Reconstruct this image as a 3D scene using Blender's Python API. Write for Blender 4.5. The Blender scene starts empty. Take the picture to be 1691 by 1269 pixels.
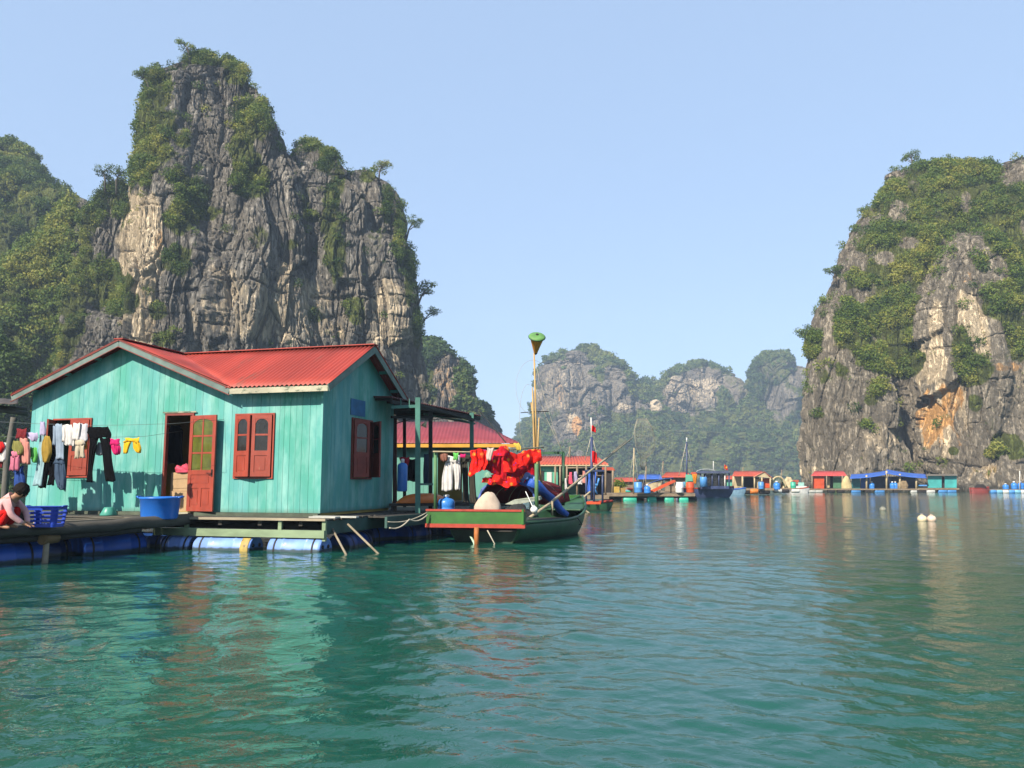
import bpy, math, random
import numpy as np
from mathutils import Vector, Matrix

C = bpy.context.scene
COL = C.collection
random.seed(7)
R = math.radians

# ---------------------------------------------------------------- camera
FPX, CXP, CYP = 1315.0, 845.5, 634.5          # focal length and centre in photo pixels
CAMH = 1.35
PITCH = math.atan((796.0 - CYP) / FPX)
cd = bpy.data.cameras.new('camera')
cam = bpy.data.objects.new('camera', cd)
COL.objects.link(cam)
cam.location = (0, 0, CAMH)
cam.rotation_euler = (math.pi / 2 + PITCH, 0, 0)
cd.sensor_width = 36.0
cd.lens = FPX / 1691.0 * 36.0
cd.clip_start = 0.05
cd.clip_end = 6000
C.camera = cam

# ---------------------------------------------------------------- light
SUN_AZ = 36.0     # degrees to the left of straight behind the camera
SUN_EL = 37.0
sx = -math.sin(R(SUN_AZ)) * math.cos(R(SUN_EL))
sy = -math.cos(R(SUN_AZ)) * math.cos(R(SUN_EL))
sz = math.sin(R(SUN_EL))
SUN = Vector((sx, sy, sz))
sd = bpy.data.lights.new('sun', 'SUN')
sd.energy = 4.7
sd.angle = R(0.5)
sd.color = (1.0, 0.90, 0.75)
sun = bpy.data.objects.new('sun', sd)
COL.objects.link(sun)
sun.rotation_euler = (-SUN).to_track_quat('-Z', 'Y').to_euler()

w = bpy.data.worlds.new('World')
C.world = w
w.use_nodes = True
nt = w.node_tree
nt.nodes.clear()
sky = nt.nodes.new('ShaderNodeTexSky')
sky.sky_type = 'NISHITA'
sky.sun_disc = False
sky.sun_elevation = R(SUN_EL)
# nishita: rotation 0 puts the sun on +Y, growing clockwise seen from above
sky.sun_rotation = math.atan2(sx, sy)
sky.air_density = 1.0
sky.dust_density = 0.6
sky.ozone_density = 1.6
bg = nt.nodes.new('ShaderNodeBackground')
bg.inputs['Strength'].default_value = 0.106
out = nt.nodes.new('ShaderNodeOutputWorld')
# the hazy day: most of the sky's light comes evenly from thin high haze
sm = nt.nodes.new('ShaderNodeMix'); sm.data_type = 'RGBA'
sm.inputs['Factor'].default_value = 0.78
sm.inputs[7].default_value = (1.78, 2.42, 3.50, 1)
nt.links.new(sky.outputs[0], sm.inputs[6])
nt.links.new(sm.outputs[2], bg.inputs[0])
nt.links.new(bg.outputs[0], out.inputs[0])

C.view_settings.view_transform = 'Standard'
C.view_settings.look = 'None'
C.view_settings.gamma = 1.0
C.view_settings.exposure = 1.3
C.render.engine = 'CYCLES'
C.cycles.use_denoising = True
C.cycles.max_bounces = 6
C.cycles.diffuse_bounces = 2
C.cycles.glossy_bounces = 3
C.cycles.volume_bounces = 0
C.cycles.transparent_max_bounces = 8

# ---------------------------------------------------------------- pixel helpers
_cp, _sp = math.cos(PITCH), math.sin(PITCH)

def ray(px, py):
    u = (px - CXP) / FPX
    v = (CYP - py) / FPX
    return Vector((u, _cp - v * _sp, _sp + v * _cp))

def P(px, py, Y):
    """point seen at photo pixel (px,py) whose distance in depth is Y"""
    d = ray(px, py)
    return Vector((0, 0, CAMH)) + d * (Y / d.y)

def G(px, py, z=0.0):
    """point seen at photo pixel (px,py) lying at height z"""
    d = ray(px, py)
    return Vector((0, 0, CAMH)) + d * ((z - CAMH) / d.z)

def topx(xyz):
    """photo pixels of an (n,3) array"""
    q = xyz - np.array([0, 0, CAMH])
    f = q[:, 1] * _cp + q[:, 2] * _sp
    u = q[:, 2] * _cp - q[:, 1] * _sp
    f = np.maximum(f, 1e-3)
    return CXP + FPX * q[:, 0] / f, CYP - FPX * u / f

# ---------------------------------------------------------------- noise (numpy)
def _hash(ix, iy, iz, seed):
    h = (ix.astype(np.int64) * 374761393 + iy.astype(np.int64) * 668265263 +
         iz.astype(np.int64) * 2147483647 + seed * 144665) & 0xffffffff
    h = ((h ^ (h >> 13)) * 1274126177) & 0xffffffff
    h = ((h ^ (h >> 16)) * 2246822519) & 0xffffffff
    return h ^ (h >> 15)

def vnoise(p, seed=0):
    """smooth value noise, about -1..1"""
    i = np.floor(p).astype(np.int64)
    f = p - i
    f = f * f * f * (f * (f * 6 - 15) + 10)
    r = 0
    for dx in (0, 1):
        wx = f[:, 0] if dx else 1 - f[:, 0]
        for dy in (0, 1):
            wy = f[:, 1] if dy else 1 - f[:, 1]
            for dz in (0, 1):
                wz = f[:, 2] if dz else 1 - f[:, 2]
                h = _hash(i[:, 0] + dx, i[:, 1] + dy, i[:, 2] + dz, seed)
                r = r + wx * wy * wz * (h / 2147483648.0 - 1.0)
    return r

def fbm(p, octv=4, seed=0):
    a, s, r = 1.0, 0.0, 0.0
    for k in range(octv):
        r = r + a * vnoise(p * (2.03 ** k) + 17.3 * k, seed + k)
        s += a
        a *= 0.5
    return r / s * 1.6

def worley(p, seed=0):
    i = np.floor(p).astype(np.int64)
    n = len(p)
    f1 = np.full(n, 9.0)
    f2 = np.full(n, 9.0)
    idc = np.zeros(n)
    for dx in (-1, 0, 1):
        for dy in (-1, 0, 1):
            for dz in (-1, 0, 1):
                cx_, cy_, cz_ = i[:, 0] + dx, i[:, 1] + dy, i[:, 2] + dz
                h = _hash(cx_, cy_, cz_, seed)
                qx = cx_ + (h & 1023) / 1023.0
                qy = cy_ + ((h >> 10) & 1023) / 1023.0
                qz = cz_ + ((h >> 20) & 1023) / 1023.0
                d = np.sqrt((qx - p[:, 0]) ** 2 + (qy - p[:, 1]) ** 2 + (qz - p[:, 2]) ** 2)
                c = d < f1
                f2 = np.where(c, f1, np.minimum(f2, d))
                idc = np.where(c, (h & 65535) / 65535.0, idc)
                f1 = np.where(c, d, f1)
    return f1, f2, idc

def sstep(a, b, x):
    t = np.clip((x - a) / (b - a), 0, 1)
    return t * t * (3 - 2 * t)

# ---------------------------------------------------------------- object helpers
def tag(o, label=None, cat=None, group=None, kind=None):
    if label: o['label'] = label
    if cat: o['category'] = cat
    if group: o['group'] = group
    if kind: o['kind'] = kind
    return o

def thing(name, loc, label, cat, rz=0.0, group=None):
    o = bpy.data.objects.new(name, None)
    o.empty_display_size = 0.2
    COL.objects.link(o)
    o.location = loc
    o.rotation_euler = (0, 0, rz)
    return tag(o, label, cat, group)

def copy_tree(o, parent=None):
    c = o.copy()
    COL.objects.link(c)
    c.parent = parent
    for ch in list(o.children):
        copy_tree(ch, c)
    return c

def link_mesh(name, me, m, parent=None):
    o = bpy.data.objects.new(name, me)
    COL.objects.link(o)
    if m is not None and not me.materials:
        for q in (m if isinstance(m, (list, tuple)) else [m]):
            me.materials.append(q)
    if parent is not None:
        o.parent = parent
    return o

def np_mesh(name, V, F, smooth=False):
    """mesh out of numpy arrays, F an (n,3) or (n,4) index array"""
    me = bpy.data.meshes.new(name)
    k = F.shape[1]
    me.vertices.add(len(V))
    me.vertices.foreach_set('co', np.ascontiguousarray(V, dtype=np.float32).ravel())
    me.loops.add(F.size)
    me.loops.foreach_set('vertex_index', np.ascontiguousarray(F, dtype=np.int32).ravel())
    me.polygons.add(len(F))
    me.polygons.foreach_set('loop_start', np.arange(0, F.size, k, dtype=np.int32))
    me.polygons.foreach_set('loop_total', np.full(len(F), k, dtype=np.int32))
    me.polygons.foreach_set('use_smooth', np.full(len(F), smooth, dtype=bool))
    me.update(calc_edges=True)
    return me

class MB:
    """collects simple solids into one mesh"""
    def __init__(s):
        s.v, s.f, s.sm, s.col = [], [], [], []
        s.tint = None
    def _add(s, vs, fs, smooth=False):
        b = len(s.v)
        s.v += [tuple(q) for q in vs]
        s.f += [tuple(i + b for i in f) for f in fs]
        s.sm += [smooth] * len(fs)
        t = s.tint if s.tint is not None else random.random()
        s.col += [t] * len(fs)
    def box(s, x0, x1, y0, y1, z0, z1):
        vs = [(x0, y0, z0), (x1, y0, z0), (x1, y1, z0), (x0, y1, z0), (x0, y0, z1), (x1, y0, z1), (x1, y1, z1), (x0, y1, z1)]
        s._add(vs, [(0, 3, 2, 1), (4, 5, 6, 7), (0, 1, 5, 4), (1, 2, 6, 5), (2, 3, 7, 6), (3, 0, 4, 7)])
        return s
    def bar(s, p0, p1, w, h, up=(0, 0, 1)):
        """beam of section w x h from p0 to p1"""
        p0, p1 = Vector(p0), Vector(p1)
        d = (p1 - p0).normalized()
        u = Vector(up)
        if abs(d.dot(u)) > 0.98: u = Vector((0, 1, 0))
        a = d.cross(u).normalized()
        b = a.cross(d).normalized()
        vs = []
        for p in (p0, p1):
            for (i, j) in ((-1, -1), (1, -1), (1, 1), (-1, 1)):
                vs.append(p + a * (i * w / 2) + b * (j * h / 2))
        s._add(vs, [(0, 1, 2, 3), (7, 6, 5, 4), (0, 4, 5, 1), (1, 5, 6, 2), (2, 6, 7, 3), (3, 7, 4, 0)])
        return s
    def tube(s, pts, r, n=8, cap=True):
        """round tube through pts, r a number or one per point"""
        pts = [Vector(p) for p in pts]
        rs = r if isinstance(r, (list, tuple)) else [r] * len(pts)
        vs, fs = [], []
        ref = None
        for i, p in enumerate(pts):
            d = (pts[min(i + 1, len(pts) - 1)] - pts[max(i - 1, 0)]).normalized()
            if ref is None:
                ref = Vector((0, 0, 1)) if abs(d.z) < 0.9 else Vector((1, 0, 0))
            a = d.cross(ref).normalized()
            b = a.cross(d).normalized()
            ref = b
            for k in range(n):
                t = 2 * math.pi * k / n
                vs.append(p + (a * math.cos(t) + b * math.sin(t)) * rs[i])
        for i in range(len(pts) - 1):
            for k in range(n):
                k2 = (k + 1) % n
                fs.append((i * n + k, i * n + k2, (i + 1) * n + k2, (i + 1) * n + k))
        s._add(vs, fs, True)
        if cap:
            b = len(s.v) - len(vs)
            s.f += [tuple(b + k for k in reversed(range(n))), tuple(b + (len(pts) - 1) * n + k for k in range(n))]
            s.sm += [False, False]
            s.col += [s.col[-1]] * 2
        return s
    def lathe(s, prof, o=(0, 0, 0), axis=(0, 0, 1), n=20, close=True):
        """prof: list of (radius, height) turned about axis through o"""
        o, ax = Vector(o), Vector(axis).normalized()
        ref = Vector((1, 0, 0)) if abs(ax.x) < 0.9 else Vector((0, 1, 0))
        a = ax.cross(ref).normalized()
        b = ax.cross(a).normalized()
        vs, fs = [], []
        for (r, h) in prof:
            for k in range(n):
                t = 2 * math.pi * k / n
                vs.append(o + ax * h + (a * math.cos(t) + b * math.sin(t)) * r)
        for i in range(len(prof) - 1):
            for k in range(n):
                k2 = (k + 1) % n
                fs.append((i * n + k, i * n + k2, (i + 1) * n + k2, (i + 1) * n + k))
        s._add(vs, fs, True)
        if close:
            bb = len(s.v) - len(vs)
            for i, rev in ((0, True), (len(prof) - 1, False)):
                ring = [bb + i * n + k for k in range(n)]
                s.f.append(tuple(reversed(ring)) if rev else tuple(ring))
                s.sm.append(False)
                s.col.append(s.col[-1])
        return s
    def ball(s, o, r, n=14, m=9, sc=(1, 1, 1)):
        vs, fs = [], []
        for i in range(m + 1):
            ph = math.pi * i / m
            for k in range(n):
                t = 2 * math.pi * k / n
                vs.append((o[0] + r * sc[0] * math.sin(ph) * math.cos(t), o[1] + r * sc[1] * math.sin(ph) * math.sin(t), o[2] + r * sc[2] * math.cos(ph)))
        for i in range(m):
            for k in range(n):
                k2 = (k + 1) % n
                fs.append((i * n + k, (i + 1) * n + k, (i + 1) * n + k2, i * n + k2))
        s._add(vs, fs, True)
        return s
    def prism(s, poly, ext):
        """planar polygon (list of 3d points) pushed along the vector ext"""
        n = len(poly)
        e = Vector(ext)
        vs = [Vector(p) for p in poly] + [Vector(p) + e for p in poly]
        fs = [tuple(range(n)), tuple(reversed(range(n, 2 * n)))]
        for i in range(n):
            j = (i + 1) % n
            fs.append((j, i, i + n, j + n))
        s._add(vs, fs)
        return s
    def sheet(s, fn, nu, nv, th=0.0, smooth=True):
        """grid fn(u,v)->point, u,v in 0..1; th > 0 gives it a back and rim"""
        vs = [Vector(fn(i / nu, j / nv)) for j in range(nv + 1) for i in range(nu + 1)]
        W = nu + 1
        fs = [(j * W + i, j * W + i + 1, (j + 1) * W + i + 1, (j + 1) * W + i) for j in range(nv) for i in range(nu)]
        if th:
            nrm = []
            for j in range(nv + 1):
                for i in range(nu + 1):
                    a = vs[j * W + min(i + 1, nu)] - vs[j * W + max(i - 1, 0)]
                    b = vs[min(j + 1, nv) * W + i] - vs[max(j - 1, 0) * W + i]
                    q = a.cross(b)
                    nrm.append(q.normalized() if q.length > 1e-9 else Vector((0, 0, 1)))
            n0 = len(vs)
            vs = vs + [p - n_ * th for p, n_ in zip(vs, nrm)]
            fs += [tuple(reversed([i + n0 for i in f])) for f in fs]
            rim = [i for i in range(W)] + [j * W + nu for j in range(1, nv + 1)] + [nv * W + i for i in range(nu - 1, -1, -1)] + [j * W for j in range(nv - 1, 0, -1)]
            for a, b in zip(rim, rim[1:] + rim[:1]):
                fs.append((b, a, a + n0, b + n0))
        s._add(vs, fs, smooth)
        return s
    def build(s, name, m, parent=None, origin=None):
        me = bpy.data.meshes.new(name)
        vs = s.v
        if origin is not None:
            o_ = Vector(origin)
            vs = [tuple(Vector(q) - o_) for q in vs]
        me.from_pydata(vs, [], s.f)
        me.polygons.foreach_set('use_smooth', s.sm)
        at = me.attributes.new('pv', 'FLOAT', 'FACE')
        at.data.foreach_set('value', s.col)
        me.update()
        o = link_mesh(name, me, m, parent)
        if origin is not None: o.location = origin
        return o

# ---------------------------------------------------------------- materials
def nodes(name):
    m = bpy.data.materials.new(name)
    m.use_nodes = True
    t = m.node_tree
    b = t.nodes['Principled BSDF']
    return m, t, b

def N(t, typ, **kw):
    n = t.nodes.new(typ)
    for k, v in kw.items():
        if k in n.inputs.keys() if hasattr(n.inputs, 'keys') else False:
            n.inputs[k].default_value = v
        else:
            setattr(n, k, v)
    return n

def mixc(t, fac, a, b, mode='MIX'):
    n = t.nodes.new('ShaderNodeMix')
    n.data_type = 'RGBA'
    n.blend_type = mode
    for sock, val in ((n.inputs['Factor'], fac), (n.inputs[6], a), (n.inputs[7], b)):
        if hasattr(val, 'links') or hasattr(val, 'is_linked'):
            t.links.new(val, sock)
        elif isinstance(val, (int, float)):
            sock.default_value = val
        else:
            sock.default_value = (*val[:3], 1)
    return n.outputs[2]

def ramp(t, src, pts):
    n = t.nodes.new('ShaderNodeValToRGB')
    e = n.color_ramp.elements
    while len(e) < len(pts): e.new(0.5)
    for q, (pos, c) in zip(e, pts):
        q.position = pos
        q.color = (c, c, c, 1) if isinstance(c, (int, float)) else (*c, 1)
    t.links.new(src, n.inputs[0])
    return n.outputs[0]

def coords(t, scale=(1, 1, 1), kind='Object'):
    tc = t.nodes.new('ShaderNodeTexCoord')
    mp = t.nodes.new('ShaderNodeMapping')
    mp.inputs['Scale'].default_value = scale
    t.links.new(tc.outputs[kind], mp.inputs[0])
    return mp.outputs[0]

def noise(t, vec, scale, detail=3, rough=0.55, dist=0.0):
    n = t.nodes.new('ShaderNodeTexNoise')
    n.inputs['Scale'].default_value = scale
    n.inputs['Detail'].default_value = detail
    n.inputs['Roughness'].default_value = rough
    n.inputs['Distortion'].default_value = dist
    t.links.new(vec, n.inputs['Vector'])
    return n.outputs[0]

def attr(t, name, out='Fac'):
    n = t.nodes.new('ShaderNodeAttribute')
    n.attribute_name = name
    return n.outputs[out]

def bump(t, b, h, strength=0.3, dist=0.05):
    n = t.nodes.new('ShaderNodeBump')
    n.inputs['Strength'].default_value = strength
    n.inputs['Distance'].default_value = dist
    t.links.new(h, n.inputs['Height'])
    t.links.new(n.outputs[0], b.inputs['Normal'])

def mul(c, k): return tuple(min(1.0, x * k) for x in c)

_M = {}
ALB = 0.80
def mat(name, col, rough=0.6, var=0.2, scale=4.0, stretch=(1, 1, 1), bmp=0.15, metal=0.0, spot=None, spot_at=0.62, pv=0.0, spec=0.4, trans=0.0, wet=False):
    """general weathered paint, wood, plastic or cloth"""
    if name in _M: return _M[name]
    col = mul(col, ALB)
    if spot: spot = mul(spot, ALB)
    m, t, b = nodes(name)
    v = coords(t, stretch)
    n1 = noise(t, v, scale, 4)
    c = mixc(t, ramp(t, n1, [(0.3, 0.0), (0.7, 1.0)]), mul(col, 1 - var), mul(col, 1 + var))
    if pv:
        c = mixc(t, attr(t, 'pv'), mixc(t, pv, c, (0, 0, 0)), c)
    if spot:
        n2 = noise(t, v, scale * 2.3, 5, 0.65)
        c = mixc(t, ramp(t, n2, [(spot_at, 0.0), (spot_at + 0.08, 1.0)]), c, spot)
    if wet:                                   # slime and weed up to the waterline
        ge = t.nodes.new('ShaderNodeNewGeometry')
        sp = t.nodes.new('ShaderNodeSeparateXYZ'); t.links.new(ge.outputs['Position'], sp.inputs[0])
        ma = t.nodes.new('ShaderNodeMath'); ma.operation = 'MULTIPLY_ADD'
        t.links.new(noise(t, v, 6, 4), ma.inputs[0]); ma.inputs[1].default_value = -0.09; t.links.new(sp.outputs[2], ma.inputs[2])
        c = mixc(t, ramp(t, ma.outputs[0], [(0.0, 0.9), (0.035, 0.0)]), c, (0.022, 0.038, 0.022))
    t.links.new(c, b.inputs['Base Color'])
    b.inputs['Roughness'].default_value = rough
    b.inputs['Metallic'].default_value = metal
    b.inputs['Specular IOR Level'].default_value = spec
    if bmp: bump(t, b, noise(t, v, scale * 5, 4), bmp, 0.02)
    if trans:
        tr = t.nodes.new('ShaderNodeBsdfTranslucent')
        t.links.new(c, tr.inputs[0])
        mx = t.nodes.new('ShaderNodeMixShader')
        mx.inputs[0].default_value = trans
        t.links.new(b.outputs[0], mx.inputs[1])
        t.links.new(tr.outputs[0], mx.inputs[2])
        t.links.new(mx.outputs[0], t.nodes['Material Output'].inputs[0])
    _M[name] = m
    return m
# ================================================================ water
def make_water():
    nr1 = int(math.log(150 / 1.2) / 0.0062)
    r = list(1.2 * np.exp(0.0062 * np.arange(nr1)))
    while r[-1] < 690: r.append(r[-1] * 1.035)
    r = np.array([0.0005] + r)
    th = np.concatenate([np.arange(-46, 46, 0.145), np.arange(46, 314, 6.0)])
    th = np.radians(th)
    nr, nth = len(r), len(th)
    X = r[:, None] * np.sin(th)[None, :]
    Y = r[:, None] * np.cos(th)[None, :]
    sp = np.maximum(r * 0.0062, 0.006)[:, None]
    dxr = np.gradient(r)[:, None]
    sp = np.maximum(sp, dxr)
    rng = np.random.RandomState(4)
    pts = np.stack([X.ravel() / 7.0, Y.ravel() / 9.0, np.zeros(X.size)], 1)
    patch = 0.75 + 0.4 * vnoise(pts, 5).reshape(X.shape)
    # the lee under the right hand cliff lies calmer
    patch = patch * (1 - 0.5 * sstep(0.22, 0.5, X / (np.abs(Y) + 3) + 0.12 * vnoise(pts * 0.8, 15).reshape(X.shape)))
    pts2 = np.stack([X.ravel() / 1.9, Y.ravel() / 2.3, np.zeros(X.size)], 1)
    patch2 = 1.0 + 0.5 * vnoise(pts2, 9).reshape(X.shape)
    wx = X + 0.5 * vnoise(pts2 * 0.8, 21).reshape(X.shape)
    wy = Y + 0.5 * vnoise(pts2 * 0.8, 31).reshape(X.shape)
    Z = np.zeros_like(X)
    for k in range(64):
        lam = 0.10 * (1.9 / 0.10) ** (k / 63.0)
        a = math.radians(rng.normal(20, 42))
        kx, ky = math.sin(a) * 2 * math.pi / lam, math.cos(a) * 2 * math.pi / lam
        slope = 0.0135 * (0.5 if lam > 1.0 else 0.9 if lam > 0.5 else 1.4)
        amp = slope * lam / (2 * math.pi) * 1.35
        fade = np.clip((lam / sp - 2.5) / 3.0, 0, 1)
        m = patch * (patch2 if lam < 0.8 else 1.0)
        Z += amp * fade * m * np.sin(kx * wx + ky * wy + rng.uniform(0, 6.28))
    front = np.zeros(nth)
    front[: int((92) / 0.145)] = 1
    Z *= front[None, :]
    Z[0] = 0
    V = np.stack([X.ravel(), Y.ravel(), Z.ravel()], 1)
    j = np.arange(nr - 1)[:, None]
    i = np.arange(nth)[None, :]
    i2 = (i + 1) % nth
    F = np.stack([j * nth + i + 0 * j, j * nth + i2, (j + 1) * nth + i2, (j + 1) * nth + i], -1).reshape(-1, 4)
    F = F[:, ::-1]
    me = np_mesh('water', V, F, True)
    m, t, b = nodes('sea water')
    v = coords(t)
    big = noise(t, v, 0.16, 2)
    c = mixc(t, ramp(t, big, [(0.35, 0.0), (0.65, 1.0)]), (0.007, 0.056, 0.035), (0.007, 0.060, 0.049))
    t.links.new(c, b.inputs['Base Color'])
    b.inputs['Roughness'].default_value = 0.035
    b.inputs['IOR'].default_value = 1.33
    b.inputs['Specular IOR Level'].default_value = 0.5
    h1 = noise(t, v, 9.0, 3, 0.6, 0.5)
    h2 = noise(t, v, 2.6, 2, 0.5, 0.8)
    hm_ = t.nodes.new('ShaderNodeMath'); hm_.operation = 'MULTIPLY_ADD'
    t.links.new(h2, hm_.inputs[0]); hm_.inputs[1].default_value = 1.6; t.links.new(h1, hm_.inputs[2])
    bump(t, b, hm_.outputs[0], 0.24, 0.03)
    return tag(link_mesh('water', me, m), kind='structure')
water = make_water()

# ================================================================ rock material
def rock_mat(name, dark, light, zs=0.10):
    m, t, b = nodes(name)
    st = coords(t, (1, 1, zs))
    iso = coords(t)
    n_big = noise(t, iso, 0.09, 3)
    n_str = noise(t, st, 0.55, 5, 0.65, 0.3)
    n_fine = noise(t, coords(t, (1, 1, 0.3)), 2.0, 5, 0.7)
    c = mixc(t, ramp(t, n_str, [(0.36, 0.0), (0.66, 1.0)]), dark, light)
    c = mixc(t, ramp(t, n_big, [(0.42, 0.0), (0.68, 0.45)]), c, (0.20, 0.165, 0.12))
    c = mixc(t, ramp(t, n_fine, [(0.38, 0.55), (0.62, 0.0)]), c, mul(dark, 0.55))
    # weathered lime streaks, ochre wall, thin green cover: shapes of their own
    lf = noise(t, coords(t, (1, 1, 0.16)), 0.9, 5, 0.7)
    def gate(name_):
        a = attr(t, name_)
        mm = t.nodes.new('ShaderNodeMath'); mm.operation = 'ADD'
        t.links.new(a, mm.inputs[0]); t.links.new(lf, mm.inputs[1])
        return ramp(t, mm.outputs[0], [(0.80, 0.0), (1.08, 1.0)])
    c = mixc(t, gate('cream'), c, (0.48, 0.39, 0.27))
    c = mixc(t, gate('ochre'), c, (0.46, 0.255, 0.10))
    gcol = mixc(t, noise(t, iso, 0.6, 4), (0.030, 0.045, 0.012), (0.11, 0.12, 0.030))
    c = mixc(t, gate('green'), c, gcol)
    b.inputs['Roughness'].default_value = 0.9
    b.inputs['Specular IOR Level'].default_value = 0.15
    # wet tide band with a pale crust above it
    sz_ = t.nodes.new('ShaderNodeSeparateXYZ'); t.links.new(coords(t), sz_.inputs[0])
    zn = t.nodes.new('ShaderNodeMath'); zn.operation = 'MULTIPLY_ADD'
    t.links.new(n_fine, zn.inputs[0]); zn.inputs[1].default_value = -0.9; t.links.new(sz_.outputs[2], zn.inputs[2])
    c = mixc(t, ramp(t, zn.outputs[0], [(0.15, 0.8), (0.55, 0.0)]), c, (0.035, 0.035, 0.028))
    t.links.new(c, b.inputs['Base Color'])
    bh = noise(t, coords(t, (1, 1, 0.22)), 2.2, 8, 0.68)
    rg = ramp(t, bh, [(0.30, 0.0), (0.47, 0.8), (0.50, 0.55), (0.53, 0.85), (0.75, 1.0)])
    bump(t, b, rg, 1.0, 0.45)
    return m

leaf_m = None
def leaf_mat(name, a, b2, c3):
    m, t, b = nodes(name)
    f = attr(t, 'tone')
    col = ramp(t, f, [(0.0, a), (0.5, b2), (1.0, c3)])
    t.links.new(col, b.inputs['Base Color'])
    b.inputs['Roughness'].default_value = 0.65
    b.inputs['Specular IOR Level'].default_value = 0.25
    tr = t.nodes.new('ShaderNodeBsdfTranslucent')
    t.links.new(col, tr.inputs[0])
    mx = t.nodes.new('ShaderNodeMixShader'); mx.inputs[0].default_value = 0.3
    t.links.new(b.outputs[0], mx.inputs[1]); t.links.new(tr.outputs[0], mx.inputs[2])
    t.links.new(mx.outputs[0], t.nodes['Material Output'].inputs[0])
    return m

# ================================================================ karst towers
def interp_prof(prof, n, ztop_pow=0.5):
    """prof: (py, xl, xr) rows from top to bottom, photo pixels"""
    a = np.array(prof, float)
    t = np.linspace(0, 1, n) ** 1.25
    ys = a[0, 0] + (a[-1, 0] - a[0, 0]) * t
    return ys, np.interp(ys, a[:, 0], a[:, 1]), np.interp(ys, a[:, 0], a[:, 2])

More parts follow.
